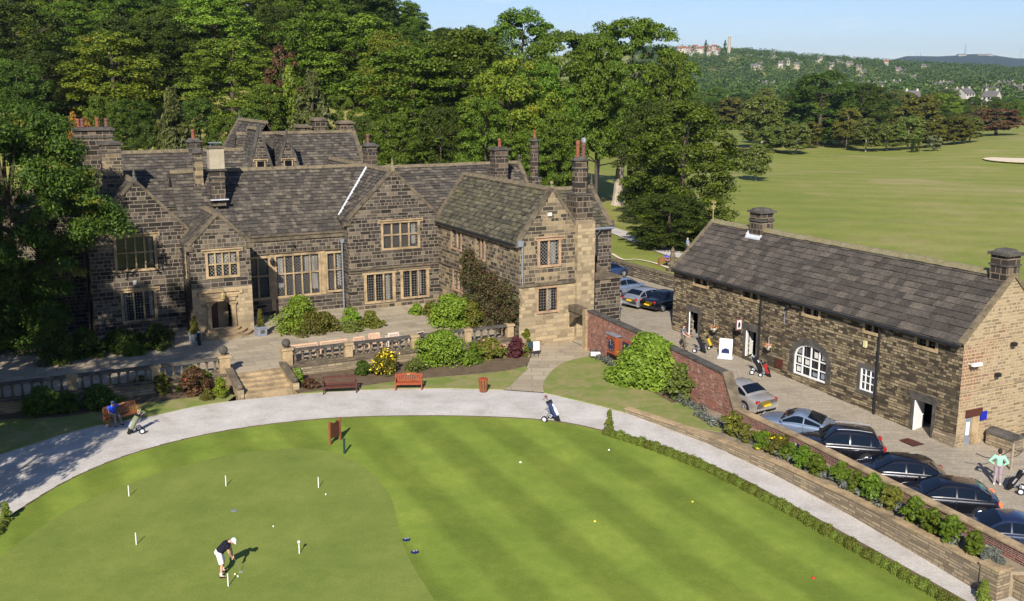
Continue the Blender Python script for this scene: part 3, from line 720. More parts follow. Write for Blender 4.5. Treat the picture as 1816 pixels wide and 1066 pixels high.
def chimney(root,u,v,z0,z1,w,d,pots=(),mat='stone_chim',oct_=False,neck=None,cap='coping_dark',capw=.14):
    m=MB(); n=8 if oct_ else 4
    def sect(wk,za,zb):
        if oct_: m.lathe([(wk/2*1.05,za),(wk/2*1.05,zb)],(u,v,0),8)
        else: m.box(u-wk/2,u+wk/2,v-(wk*d/w)/2,v+(wk*d/w)/2,za,zb)
    if neck:
        m.box(u-w*.62,u+w*.62,v-d*.62,v+d*.62,z0,neck)
        sect(w,neck,z1)
    else: sect(w,z0,z1)
    o=m.build('chimney',M[mat],root)
    def band(zc,h,e):
        c=MB()
        if oct_: c.lathe([(w/2*1.05+e*.3,zc),(w/2*1.05+e,zc+h*.5),(w/2*1.05+e,zc+h)],(u,v,0),8)
        else: c.box(u-w/2-e,u+w/2+e,v-d/2-e,v+d/2+e,zc,zc+h)
        c.build('chimney_band',M[cap],o)
    band(z1-.55,.09,.07); band(z1,.14,capw)
    c=MB()
    if oct_: c.lathe([(w/2*1.0,z1+.14),(w/2*.62,z1+.34)],(u,v,0),8)
    else: c.lathe([(w/2*.99,z1+.14),(w/2*.72,z1+.3)],(u,v,0),4,sq=True) if abs(w-d)<.25 else c.box(u-w/2+.04,u+w/2-.04,v-d/2+.04,v+d/2-.04,z1+.14,z1+.24)
    c.build('chimney_cap',M[cap],o)
    if neck: c=MB(); c.box(u-w*.68,u+w*.68,v-d*.68,v+d*.68,neck,neck+.1); c.build('chimney_band',M[cap],o)
    for pu,h,pm,*fl in pots:
        p=MB(); p.lathe([(.17,0),(.14,.08),(.125,h*.7),(.16,h*.78),(.16,h*.9),(.12,h)],(u+pu,v+(fl[0] if fl else 0),z1+.28),12)
        p.build('chimney_pot',M[pm],o,smooth=False)
    return o
def finial(root,u,v,z,kind='ball',mat='coping_dark',s=1):
    m=MB()
    m.box(u-.14*s,u+.14*s,v-.14*s,v+.14*s,z-.1,z+.22*s)
    if kind=='ball': m.lathe([(.07*s,.22*s),(.07*s,.3*s)],(u,v,z),8); m.ball((u,v,z+.44*s),.16*s,10)
    else: m.lathe([(.13*s,.22*s),(.08*s,.36*s),(.12*s,.44*s),(.07*s,.56*s),(.05*s,.75*s),(.02*s,1.0*s)],(u,v,z),8)
    return m.build('finial',M[mat],root)
def pipe(root,u,v,z0,z1,r=.06,mat='iron',hop=True,name='drainpipe'):
    m=MB(); m.tube([(u,v,z0),(u,v,z1)],r,8)
    z=z0+.6
    while z<z1-.3: m.tube([(u,v,z),(u,v,z+.07)],r*1.5,8); z+=1.8
    if hop: m.prism([(u-.1,v-.08,z1-.3),(u+.1,v-.08,z1-.3),(u+.19,v-.08,z1),(u-.19,v-.08,z1)],(0,.2,0))
    return m.build(name,M[mat],root)
def gutter(root,A,B,r=.07,mat='iron'):
    m=MB(); m.tube([A,B],r,6); return m.build('gutter',M[mat],root)
# ---------------------------------------------------------------- the manor house
H=bthing('manor_house','large dark stone manor house with many gables, chimneys and mullioned windows','house',20,74,.65)
H.location=(0,0,0); T=.65
# gable at the left end
f1=[(7.1,9.55,5.15,7.35),(7.3,9.3,1.55,3.5)]
A,B=(5.3,73.8),(11.9,73.8)
ops=lambda A,l:[(a-A[0],b-A[0],c,d) for a,b,c,d in l]
gabled(H,5.3,11.9,73.8,84,-.5,7.7,11.15,front=ops(A,f1),left=[(4.2,5.6,5.2,6.9)],cop='F',walls='FLRB')
window(H,A,B,1.8,4.25,5.15,7.35,4,.52,'glass','dressed',curt=[(3,.5,.9,.1)])
window(H,A,B,2.0,4.0,1.55,3.5,3,None,'glass_square','dressed',curt=[(0,0,.25,0),(2,.55,1,.1)])
finial(H,8.6,73.85,11.25,'spike')
# porch
A,B=(11.4,70.7),(15.5,70.7)
pf=[(12.6,14.55,4.75,6.35),(12.6,14.0,T,3.0)]
gabled(H,11.4,15.5,70.7,75.3,-.2,6.95,8.95,front=ops(A,pf),cop='F',walls='FLR',left=[(2.1,2.9,4.6,6.3)])
window(H,A,B,1.2,3.15,4.75,6.35,4,.5,'glass_diamond','dressed',curt=[(0,.05,.95,.52),(1,.05,.95,.52),(2,.05,.95,.52),(3,.05,.95,.52)])
window(H,(11.4,75.3),(11.4,70.7),2.1,2.9,4.6,6.3,1,.5,'glass_diamond','dressed',hood=False)
finial(H,13.45,70.8,9.05,'ball',s=.7)
d=MB(); 
# door surround: pilasters, arch head and hood
for x in (12.32,14.0): d.box(x,x+.28,70.52,70.75,T,2.75)
for x in (12.24,13.94): d.box(x,x+.42,70.47,70.75,2.75,2.9)
d.box(12.3,14.3,70.56,70.72,2.98,3.25); d.box(12.2,14.4,70.5,70.72,3.25,3.37)
for x in (11.8,14.6): d.box(x,x+.2,70.55,70.72,3.45,3.62)
d.box(11.8,14.8,70.55,70.72,3.62,3.72)
for s in (-1,1):   # spandrels give the opening its flat four-centred arch
    c=13.3; d.prism([(c+s*.7,70.66,2.55),(c+s*.7,70.66,3.0),(c,70.66,3.0),(c+s*.2,70.66,2.96),(c+s*.5,70.66,2.82)],(0,.2,0))
o=d.build('door_surround',M['dressed'],H)
db=MB(); db.box(12.6,14.0,71.9,71.98,T+.02,3.0); db.box(12.45,12.59,70.95,71.95,T,3.0); db.build('porch_inner_wall',M['dressed'],o)
dd=MB(); dd.box(12.62,13.28,71.8,71.88,T,2.9); dd.build('door',M['wood_brown'],H)
pn=MB(); wall_panel(pn,(11.4,70.66),(15.5,70.66),T,3.9,[(1.2,2.6,T,3.0)],.04); pn.build('ashlar_facing',M['stone_buff'],H)
st=MB()
for k,(r_,z) in enumerate(((2.05,.8),(1.65,.95),(1.25,1.1))):
    pr=[(13.3+r_*math.cos(a),70.68+r_*.92*math.sin(a)) for a in [math.pi+math.pi*i/20 for i in range(21)]]
    st.prism([(x,y,T+k*.15) for x,y in pr],(0,0,.15))
st.build('porch_step',M['dressed'],H)
ln=MB(); ln.tube([(13.35,70.6,3.75),(13.35,70.3,3.9),(13.35,70.1,3.75)],.025,6); ln.lathe([(.04,0),(.14,.08),(.17,.38),(.03,.55)],(13.35,70.1,3.15),6)
ln.build('porch_lantern',M['gold'],H)
# hall range between porch and second gable
A,B=(15.5,75.0),(23.6,75.0)
hf=[(16.2,17.75,2.05,5.0),(18.35,21.6,2.05,5.05),(22.3,23.45,2.15,5.0)]
gabled(H,11.9,27.2,75.0,84.0,-.2,6.35,11.25,axis='u',front=[(a-11.9,b-11.9,c,d) for a,b,c,d in hf],cop='',walls='F',over=-.05)
for i,(a,b,c,d_) in enumerate(hf):
    window(H,A,B,a-15.5,b-15.5,c,d_,(2,5,2)[i],.55,'glass_diamond','dressed',hood=False,sur=.16,curt=[[],[(0,.1,.9,.2),(3,.4,1,.5),(4,.15,1,.1)],[(1,.4,1,.1)]][i])
m=MB(); m.box(15.5,23.6,74.88,75.05,6.3,6.5); m.box(15.5,23.6,74.8,75.05,6.62,6.74); m.box(15.5,23.6,74.9,75.3,6.5,6.62); m.box(15.5,23.55,74.9,75.02,5.3,5.4)
m.box(16.3,16.5,74.8,75.05,6.3,6.95)
m.build('parapet',M['coping'],H)
m=MB(); m.box(17.85,18.18,74.93,75.02,1.0,5.25); m.box(21.78,22.12,74.93,75.02,1.9,5.25); m.build('window_pier',M['dressed'],H)
m=MB(); m.lathe([(.05,0),(.16,.1),(.2,.35),(.04,.55)],(18.0,74.75,4.5),6); m.tube([(18,74.98,5.0),(18,74.75,5.05)],.03,6); m.build('wall_lantern',M['iron'],H)
m=MB(); m.ball((19.7,74.86,5.85),.12,8); m.build('floodlight',M['iron'],H)
# second gable
A,B=(23.6,73.8),(31.05,73.8)
g2=[(26.45,29.3,5.3,7.2),(25.0,27.1,1.2,3.3),(28.0,29.95,1.3,3.35)]
gabled(H,23.6,31.05,73.8,95,-.2,7.6,11.2,front=ops(A,g2),cop='F',walls='FLR',left=[(19.9,20.4,2,4.5)][:0])
window(H,A,B,2.85,5.7,5.3,7.2,4,.52,'glass_diamond','dressed',curt=[(3,.3,.9,.1)])
window(H,A,B,1.4,3.5,1.2,3.3,3,None,'glass_square','dressed',hood=False,curt=[(2,.3,.8,.0)],sur=.24)
window(H,A,B,4.4,6.35,1.3,3.35,3,None,'glass_square','dressed',hood=False,curt=[(2,.15,.4,.05)],sur=.24)
m=MB(); m.box(23.55,31.1,73.7,73.82,3.72,3.85); m.box(23.55,31.1,73.74,73.82,3.5,3.6); m.box(30.93,31.03,59.72,73.8,3.9,4.02); m.build('string_course',M['coping'],H)
m=MB(); m.box(23.5,31.15,73.62,73.85,.5,1.0); m.build('plinth',M['stone_mixed'],H)
finial(H,27.33,73.85,11.3,'spike',mat='ridge_moss')
pipe(H,23.42,74.75,.65,6.1,mat='lead_dark'); pipe(H,31.18,73.62,.65,7.3,.045,'verdigris',False); pipe(H,5.0,73.7,.65,7.2); pipe(H,11.25,72.5,.65,6.6,mat='iron')
# lead flashings in the valleys
def flash(u0,v0,z0,u1,v1,z1,w=.16):
    a=Vector((u0,v0,z0));b=Vector((u1,v1,z1)); s=Vector((w,0,0)); m=MB(); m.prism([a-s*.5,a+s*.5,b+s*.5,b-s*.5],(0,0,.05)); m.build('flashing',M['lead'],H)
flash(23.75,76.1,7.8,27.25,79.35,11.22,.3)
flash(31.5,73.75,7.75,33.4,75.0,10.4,.0001) if False else None
# wing coming forward on the right
A,B=(31.05,59.8),(36.05,59.8)
g3=[(32.6,34.05,5.65,7.3),(32.5,33.95,2.45,4.0)]
sl_=[(2.7,4.3,5.5,6.85),(7.1,8.4,5.35,6.8),(2.95,4.35,2.3,3.7),(7.0,8.4,2.2,3.7)]
gabled(H,31.05,36.05,59.8,74.2,-1,7.35,10.75,front=ops(A,g3),left=[(a+.4,b+.4,c,d) for a,b,c,d in sl_],cop='FB',walls='FBLR',roof='slate_lichen',ridge='ridge',ro=33.5,sides={'F':'stone_mixed','L':'stone_mixed'},over=.25)
window(H,A,B,1.55,3.0,5.65,7.3,2,None,'glass_diamond','dressed_pink',curt=[(1,.2,.9,0)],sur=.2)
window(H,A,B,1.45,2.9,2.45,4.0,2,None,'glass_square','dressed_pink',hood=False,curt=[(1,.0,.5,0)],sur=.2)
for a,b,c,d_ in sl_: window(H,(31.05,73.8),(31.05,59.8),a,b,c,d_,2,None,'glass_diamond','dressed_pink',hood=False,sur=.22,curt=[(0,.2,.9,0),(1,.2,.9,0)])
m=MB(); wall_panel(m,(31.0,59.76),(36.1,59.76),-1,4.2,[(1.35,3.05,2.2,4.15)],.04)
m.build('ashlar_facing',M['stone_buff'],H)
m=MB(); m.box(31.0,36.7,59.64,59.8,4.25,4.42); m.build('string_course',M['coping'],H)
finial(H,33.5,59.85,10.85,'ball',mat='ridge_moss',s=.8)
gutter(H,(30.78,59.9,7.12),(30.78,73.6,7.12),.09); pipe(H,31.2,59.64,4.4,7.0,.05,'lead_dark',False)
m=MB(); m.box(30.85,31.25,59.62,59.8,7.05,7.45); m.build('kneeler_lead',M['lead_dark'],H)
m=MB()
for k in range(12): m.box(30.86,31.05,60.6+k*1.08,60.7+k*1.08,6.95,7.12)
m.build('gutter_bracket',M['iron'],H)
m=MB(); m.cbox((33.3,59.74,9.1),(.3,.08,.24)); m.build('alarm_box',M['offwhite'],H)
# chimney breast and big stack
m=MB(); m.box(35.35,36.75,59.45,61.6,-1,8.5); m.build('chimney_breast',M['stone_buff'],H)
c=chimney(H,36.35,60.9,8.5,12.5,1.05,1.05,[(-.22,1.15,'terracotta'),(.24,1.0,'pot_purple')],neck=10.2,oct_=True)
m=MB(); m.lathe([(.17,1.0),(.17,1.32)],(36.59,60.9,12.78),10); m.build('cowl',M['steel'],c)
# range crossing behind it, gable to the right
gabled(H,33.5,41.0,64,70,-.5,7.35,9.95,axis='u',cop='R',walls='FRB',wall='stone_dark',over=.15,roof='slate_lichen')
finial(H,41,67,10.0,'spike'); finial(H,41.15,64.1,7.3,'ball',s=.8)
gutter(H,(37,63.8,7.22),(41.0,63.8,7.22),.1,'lead_dark')
m=MB(); m.tube([(39.9,63.75,7.2),(39.6,63.8,6.8),(39.6,63.85,3.9)],.07,8); m.build('drainpipe',M['iron'],H)
# low block with sloping coping beyond the breast
m=MB(); wall_panel(m,(36.4,61),(39.95,61),-1,4.0); wall_panel(m,(39.95,61),(39.95,64),-1,4.0); m.box(36.4,39.94,61.01,64,3.9,4.0); m.build('wall',M['stone_dark'],H)
m=MB(); m.prism([(36.75,60.95,4.0),(39.0,60.95,4.0),(36.75,60.95,5.0)],(0,1.3,0)); m.prism([(38.2,62.3,4.0),(40.0,62.3,4.0),(38.2,62.3,5.3)],(0,.4,0)); m.box(36.7,40.05,60.9,64,3.98,4.12); m.build('coping',M['coping'],H)
# ranges at the back
gabled(H,8.4,18.0,79.5,86.5,0,8.9,12.6,axis='u',cop='',walls='FBLR')
gabled(H,28.0,42.5,77.5,86.5,0,6.6,10.85,axis='u',cop='R',walls='FBR',wall='stone_dark')
finial(H,42.5,82,10.95,'ball')
gabled(H,19.6,30.4,88.0,96.0,0,9.3,13.45,axis='u',cop='R',walls='FBLR')
for cu,zt,wd in ((20.5,14.0,1.25),(22.9,13.5,1.2)):
    gabled(H,cu-wd,cu+wd,87.6,91.5,6,9.6,zt,cop='F',walls='FLR',over=.0,copmat='coping_dark'); finial(H,cu,87.7,zt+.05,'ball',s=.7)
    window(H,(cu-wd,87.6),(cu+wd,87.6),wd-.3,wd+.3,9.9,11.3,1,None,'glass','dressed',hood=True,sur=.1,depth=-.03,sill=False)
gabled(H,20.2,24.2,92,103,0,11.2,14.4,cop='B',walls='BLR'); finial(H,22.2,102.8,14.4,'spike')
m=MB(); m.tube([(18.0,86,12.1),(18.6,87,12.1)],.05,6); m.build('vent_pipe',M['lead_dark'],H)
gabled(H,-9,5.3,80,88,0,7.2,9.8,axis='u',cop='',walls='FBLR'); gabled(H,1.0,5.3,76.5,83,0,7.6,9.6,cop='F',walls='FLR')
# chimneys
chimney(H,7.1,84.2,8.5,14.3,2.75,1.1,[(-1.0,.6,'terracotta'),(-.7,.6,'pot_purple'),(.35,.65,'terracotta'),(1.0,.6,'pot_purple')])
chimney(H,7.65,78.2,8.0,13.5,1.35,1.0,[],mat='stone_mixed')
c=chimney(H,14.75,77.1,8.9,11.5,1.0,.9,[],mat='stone_chim')
m=MB(); m.box(14.22,15.28,76.6,77.6,11.6,13.15); m.build('rendered_shaft',M['render'],c); m=MB(); m.box(14.12,15.38,76.5,77.7,13.15,13.28); m.build('chimney_cap',M['coping'],c)
m=MB()
for k in range(4): m.tube([(14.45+k*.2,77.1,13.28),(14.45+k*.2,77.1,13.5)],.06,6)
m.box(14.3,15.2,76.8,77.4,13.5,13.55); m.build('cowl',M['lead_dark'],c)
m=MB(); m.box(14.1,15.4,76.35,76.62,9.35,9.42); m.build('flashing',M['lead'],c)
chimney(H,14.3,83.2,10,13.3,.9,.9,[(0,.7,'terracotta')],mat='stone_chim')
chimney(H,13.75,78.8,9.5,12.7,.6,.6,[],mat='stone_mixed')
for u_,z1,w_ in ((25.7,13.9,1.1),(27.2,14.5,1.15),(29.7,14.2,1.3)): chimney(H,u_,92.6,10,z1,w_,1.1,[],oct_=False,neck=z1-1.0,cap='coping')
chimney(H,30.6,88.4,7,12.3,1.0,1.0,[(-.15,.8,'pot_purple')])
chimney(H,39.3,79.6,7,12.2,1.25,1.0,[(.05,.65,'terracotta')])
chimney(H,42.9,79.8,0,12.8,.72,.72,[(0,.7,'terracotta')],oct_=True,neck=9.6)
m=MB(); m.prism([(38.4,79.0,8.35),(40.2,79.0,8.35),(40.2,79.9,9.25),(38.4,79.9,9.25)],(0,0,.12)); m.build('flashing',M['lead_dark'],H)
m=MB(); m.box(8.0,8.22,73.66,73.8,4.05,4.35); m.build('wall_light',M['offwhite'],H)
# ---------------------------------------------------------------- the barn
BN=bthing('stone_barn','long stone barn with slate roof, arched white shop window and three doors','barn'); BN.location=(0,0,0)
bu,bv0,bv1=42.4,33.5,57.9
att=[(55.5,54.1),(50.4,48.95),(44.8,43.6),(40.0,39.0),(36.4,35.2)]
L0=57.9
op=[(L0-a,L0-b,4.3,4.8) for a,b in att]+[(L0-56.0,L0-54.95,.45,2.25),(L0-49.95,L0-48.9,.35,2.2),(L0-45.45,L0-42.7,.45,2.45),(L0-40.1,L0-39.05,.85,2.15),(L0-36.25,L0-35.05,-.6,1.35)]
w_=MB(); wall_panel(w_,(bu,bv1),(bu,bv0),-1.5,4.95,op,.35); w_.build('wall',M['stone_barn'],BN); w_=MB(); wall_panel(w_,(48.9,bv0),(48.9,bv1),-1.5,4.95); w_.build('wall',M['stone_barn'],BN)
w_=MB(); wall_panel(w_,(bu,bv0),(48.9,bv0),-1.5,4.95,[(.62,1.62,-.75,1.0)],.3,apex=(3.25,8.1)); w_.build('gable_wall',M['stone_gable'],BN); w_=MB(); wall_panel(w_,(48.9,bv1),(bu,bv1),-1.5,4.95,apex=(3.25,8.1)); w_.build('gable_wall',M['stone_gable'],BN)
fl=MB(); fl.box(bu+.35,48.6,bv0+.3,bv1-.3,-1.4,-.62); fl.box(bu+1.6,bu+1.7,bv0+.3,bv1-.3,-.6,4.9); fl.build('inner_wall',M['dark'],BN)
sl=MB(); dk=MB(); rd=MB(); rb=random.Random(9)
ue=bu-.28; zo=4.98; ru,rz=45.65,8.15
slates(sl,(ue,bv1+.05,zo),(ue,bv0-.05,zo),(ru,bv1+.05,rz),(ru,bv0-.05,rz),.42,.38,.8,.05,rb)
slates(sl,(49.2,bv0-.05,zo),(49.2,bv1+.05,zo),(ru,bv0-.05,rz),(ru,bv1+.05,rz),.42,.38,.8,.05,rb)
under(dk,(ue,bv1,zo),(ue,bv0,zo),(ru,bv1,rz),(ru,bv0,rz)); under(dk,(49.2,bv1,zo),(49.2,bv0,zo),(ru,bv1,rz),(ru,bv0,rz))
ridge_stones(rd,(ru,bv1,rz+.02),(ru,bv0+.9,rz+.02),.26,.14,.55,rb)
r=sl.build('roof',[M['slate_barn'],M['slate_edge_shade']],BN); dk.build('roof_deck',M['coping_dark'],r); rd.build('ridge',M['ridge_moss'],r)
m=MB()
for nn,vv in (((0,1,0),bv1),((0,-1,0),bv0)):
    rake(m,(ue+.1,vv,4.98),(ru,vv,8.2),nn,.22,.1); rake(m,(49.1,vv,4.98),(ru,vv,8.2),nn,.22,.1)
m.build('gable_coping',M['ridge'],BN)
gutter(BN,(ue-.05,bv1,4.86),(ue-.05,bv0,4.86),.085)
for v_,zb_ in ((48.55,.6),(38.85,-.4)): m=MB(); m.tube([(bu-.3,v_,4.85),(bu-.08,v_,4.6),(bu-.08,v_,zb_)],.06,8); m.build('drainpipe',M['iron'],BN)
P_,Q_=(bu,bv1),(bu,bv0)
for a,b in att: window(BN,P_,Q_,L0-a,L0-b,4.3,4.8,2,None,'glass_square','dressed',hood=False,sur=.16,sill=True,depth=.22)
def xbox(mb,a0,a1,d0,d1,z0,z1): mb.box(bu-d1,bu-d0,L0-a1,L0-a0,z0,z1)   # along barn wall, out from wall
# heads and jambs round the doors
for (a0,a1,z0,z1) in ((1.9,2.95,.45,2.25),(7.95,9.0,.35,2.2),(21.65,22.85,-.6,1.35)):
    m=MB(); xbox(m,a0-.3,a1+.3,-.05,.03,z1,z1+.42); xbox(m,a0-.2,a0,-.05,.025,z0,z1); xbox(m,a1,a1+.2,-.05,.025,z0,z1); m.build('door_surround',M['coping_dark'],BN)
def leafdoor(a,z0,z1,w,ang,mat,nm='door'):
    m=MB(); m.box(0,w,-.03,.03,0,z1-z0); o=m.build(nm,mat,BN); o.location=(bu+.02,L0-a,z0); o.rotation_euler=(0,0,ang); 
    h=MB(); h.ball((w*.85,-.06,(z1-z0)*.5),.05,6); h.build('door_handle',M['steel'],o); return o
o=leafdoor(1.95,.5,2.2,.85,R(35),M['white']); leafdoor(8.0,.45,2.15,.9,R(20),M['white']); leafdoor(21.7,-.55,1.3,.95,R(12),M['white'])
# arched shop window
m=MB(); a0,a1,zs,zc=12.45,15.2,1.55,2.45; ca=(a0+a1)/2; rw=(a1-a0)/2
arc=[(ca-rw*math.cos(t),zs+(zc-zs)*math.sin(t)) for t in [math.pi*i/12 for i in range(13)]]
for s in (0,1):
    half=arc[:7] if s==0 else arc[6:]
    cor=(a0,zc) if s==0 else (a1,zc)
    m.prism([(bu,L0-p[0],p[1]) for p in half]+[(bu,L0-cor[0],cor[1])],(.3,0,0))
m.build('arch_spandrel',M['stone_barn'],BN)
m=MB()
for i in range(12):
    p,q=arc[i],arc[i+1]; k=1.34
    o_=lambda p:(ca+(p[0]-ca)*1.27,zs+(p[1]-zs)*1.45)
    P1,Q1=o_(p),o_(q); m.prism([(bu-.02,L0-p[0],p[1]),(bu-.02,L0-q[0]+.01,q[1]),(bu-.02,L0-Q1[0]+.01,Q1[1]),(bu-.02,L0-P1[0],P1[1])],(.06,0,0))
xbox(m,a0-.36,a0,-.04,.02,.45,zs); xbox(m,a1,a1+.36,-.04,.02,.45,zs)
m.build('arch_stone',M['coping_dark'],BN)
m=MB(); xbox(m,a0,a1,-.14,-.05,.45,.55); 
for i in range(12):
    p,q=arc[i],arc[i+1]; i_=lambda p:(ca+(p[0]-ca)*.93,zs+(p[1]-zs)*.9)
    P1,Q1=i_(p),i_(q); m.prism([(bu+.06,L0-p[0],p[1]),(bu+.06,L0-q[0],q[1]),(bu+.06,L0-Q1[0],Q1[1]),(bu+.06,L0-P1[0],P1[1])],(.08,0,0))
xbox(m,a0,a0+.09,-.14,-.055,.55,zs); xbox(m,a1-.09,a1,-.14,-.055,.55,zs)
for k in (1,2,3): 
    x=a0+(a1-a0)*k/4; xbox(m,x-.035,x+.035,-.13,-.06,.55,zs+(zc-zs)*math.sqrt(max(0,1-((x-ca)/rw)**2))-.03)
for z in (1.05,1.6): xbox(m,a0+.09,a1-.09,-.125,-.065,z,z+.06)
fr=m.build('window',M['white'],BN)
m=MB(); xbox(m,a0,a1,-.24,-.2,.5,zc); m.build('glass',M['glass'],fr)
rg=random.Random(3)
m=MB(); m2=MB()
for k in range(4):
    for z in (.58,1.14,1.7):
        x=a0+(a1-a0)*(k+.5)/4
        if rg.random()<.75:
            w2=rg.uniform(.14,.26); xbox(m if rg.random()<.6 else m2,x-w2,x+w2,-.195,-.18,z+.04,z+rg.uniform(.25,.42))
m.build('poster',M['offwhite'],fr); m2.build('display',M['lead_dark'],fr)
# small white window
m=MB(); a0,a1,z0,z1=17.8,18.85,.85,2.15
for x in (a0,a1-.07): xbox(m,x,x+.07,-.12,-.03,z0,z1)
for z in (z0,z1-.07): xbox(m,a0+.07,a1-.07,-.12,-.03,z,z+.07)
for k in (1,2): x=a0+(a1-a0)*k/3; xbox(m,x-.025,x+.025,-.11,-.04,z0+.07,z1-.07)
for z in (z0+.45,z0+.86): xbox(m,a0+.07,a1-.07,-.105,-.045,z,z+.04)
fr=m.build('window',M['white'],BN); m=MB(); xbox(m,a0,a1,-.2,-.15,z0,z1); m.build('glass',M['glass'],fr)
m=MB(); xbox(m,a0-.2,a0,-.03,.02,z0-.1,z1+.1); xbox(m,a1,a1+.2,-.03,.02,z0-.1,z1+.1); xbox(m,a0-.2,a1+.2,-.03,.025,z1+.0,z1+.25); xbox(m,a0-.2,a1+.2,-.03,.05,z0-.2,z0); m.build('window_surround',M['coping_dark'],fr)
# plinth batter along the foot, lamps, cable
m=MB(); m.prism([(bu-.16,L0-23.0,-1),(bu-.16,L0-24.4,-1),(bu-.02,L0-24.4,.15),(bu-.02,L0-23.0,.15)],(.3,0,0)); m.build('quoin_foot',M['stone_ret'],BN)
for v_,z_ in ((56.4,4.65),(53.3,4.5),(46.0,4.4),(45.0,4.55),(38.0,4.55)):
    m=MB(); m.lathe([(.03,0),(.12,.03),(.13,.16),(.05,.2)],(bu-.2,v_,z_),8); m.tube([(bu,v_,z_+.22),(bu-.2,v_,z_+.2)],.03,6); m.build('floodlight',M['iron'],BN)
m=MB(); m.box(bu-.12,bu,39.75,39.95,3.35,3.72); m.build('alarm_box',M['plate_cream'],BN)
m=MB(); m.tube([(bu-.03,46.4,4.2),(bu-.03,46.4,3.3),(bu-.03,46.35,3.3)],.02,5); m.build('conduit',M['lead_dark'],BN)
m=MB(); m.box(bu-.08,bu,46.35,47.0,.45,1.0); m.build('wall_grille',M['wood_brown'],BN)
# gable end
m=MB(); m.box(42.95,44.15,bv0-.08,bv0+.2,1.05,1.42); m.build('lintel',M['wood_brown'],BN)
m=MB(); m.box(43.04,43.5,bv0+.05,bv0+.12,-.72,.95); o=m.build('door',M['lead_dark'],BN); m=MB(); m.box(43.14,43.38,bv0+.02,bv0+.045,.05,.75); m.build('door_notice',M['white'],o)
m=MB(); m.box(43.52,44.0,bv0-.05,bv0+.2,-.75,1.0); m.build('door_jamb',M['dressed'],BN)
m=MB(); m.box(42.4,47.5,bv0-.06,bv0,2.4,2.5); m.build('string_course',M['stone_buff'],BN)
m=MB(); m.box(44.05,44.5,bv0-.09,bv0-.03,.75,1.2); m.build('blue_sign',M['blue_sign'],BN)
m=MB(); m.tube([(42.8,bv0,3.9),(42.8,bv0-.35,3.95)],.03,6); m.box(42.7,43.3,bv0-.45,bv0-.28,3.85,4.0); m.build('security_camera',M['white'],BN)
for uu,zz in ((45.9,4.5),(44.9,3.0)):
    m=MB(); m.box(uu-.12,uu+.12,bv0-.3,bv0-.1,zz,zz+.2); m.tube([(uu,bv0,zz+.1),(uu,bv0-.15,zz+.1)],.03,6); m.build('floodlight',M['iron'],BN)
# chimneys and finials
chimney(BN,45.7,52.8,7.3,9.3,1.1,1.1,[],mat='stone_chim',cap='coping_dark')
chimney(BN,45.7,34.15,7.2,9.15,.95,1.0,[],mat='stone_chim',cap='coping_dark')
m=MB(); m.prism([(45.2,52.1,7.76),(45.2,53.5,7.76),(44.95,53.5,7.55),(44.95,52.1,7.55)],(0,0,.1)); m.prism([(45.1,53.4,7.72),(45.6,53.4,8.2),(45.6,53.62,8.2),(45.1,53.62,7.72)],(0,0,.1)); m.build('flashing',M['lead'],BN)
m=MB(); m.box(bu-.5,bu+.2,57.75,58.25,4.75,4.95); m.lathe([(.2,4.95),(.26,5.2),(.16,5.5),(.22,5.8),(.13,6.05),(.17,6.2),(.04,6.5)],(bu-.1,58.0,0),10); m.ball((bu+.14,58.0,5.3),.13,7); m.ball((bu-.36,58.0,5.3),.13,7); m.build('carved_finial',M['coping'],BN)
m=MB(); m.tube([(45.65,57.9,8.2),(45.65,57.9,9.4)],.035,6); m.box(45.5,45.8,57.85,57.95,9.1,9.25); m.ball((45.65,57.9,9.0),.09,8); m.box(45.62,45.68,57.7,58.1,9.4,9.6); m.build('weathervane',M['gold'],BN)
# ---------------------------------------------------------------- balustrades, walls, steps
def baluster_proto():
    m=MB()
    m.box(-.1,.1,-.1,.1,0,.07); m.lathe([(.05,.07),(.1,.2),(.06,.42),(.05,.5),(.085,.6),(.1,.66)],(0,0,0),8); m.box(-.1,.1,-.1,.1,.66,.72); return m
BALM=None
def balustrade(name,label,u0,u1,v,peds,mat='coping',ends=()):
    global BALM
    r=bthing(name,label,'balustrade',u0,v,.65)
    m=MB(); m.box(0,u1-u0,-.17,.17,0,.1); m.build('plinth',M['coping'],r)
    m=MB(); 
    x=0
    while x<u1-u0-.01:
        l=min(1.4,u1-u0-x); m.box(x,x+l-.008,-.19,.19,.83,.93); m.box(x,x+l-.008,-.15,.15,.93,.98); x+=l
    m.build('handrail',M['coping_dark'],r)
    for p in peds:
        m=MB(); m.box(p-u0-.24,p-u0+.24,-.21,.21,.1,.86); m.box(p-u0-.3,p-u0+.3,-.27,.27,.86,1.0); m.build('pedestal',M['dressed'],r)
    for e in ends:
        m=MB(); m.box(e-u0-.3,e-u0+.3,-.3,.3,0,1.0); m.box(e-u0-.37,e-u0+.37,-.37,.37,1.0,1.12); m.build('pedestal',M['dressed'],r)
        m=MB(); m.lathe([(.16,0),(.1,.06),(.1,.1)],(e-u0,0,1.12),10); m.ball((e-u0,0,1.42),.27,14); m.build('ball_finial',M['coping_dark'],r,smooth=True)
    if BALM is None: 
        o=baluster_proto().build('baluster',M[mat],r); BALM=o.data; o.hide_render=False; first=o
    else: first=None
    stops=sorted(list(peds)+list(ends))
    n=0
    for a,b in zip(stops,stops[1:]):
        k=max(1,round((b-a-.5)/.52)); 
        for i in range(k):
            x=a+.3+(b-a-.6)*(i+.5)/k-u0
            if first is not None and n==0: o=first
            else: o=link('baluster',BALM,r)
            o.location=(x,0,.1); o.rotation_euler=(0,0,0); n+=1
    return r
balustrade('balustrade','weathered stone balustrade left of the terrace steps, one ball finial at its end',-8,11.6,60.45,[-5.2,-1.2,2.9,7.4],ends=[11.35])
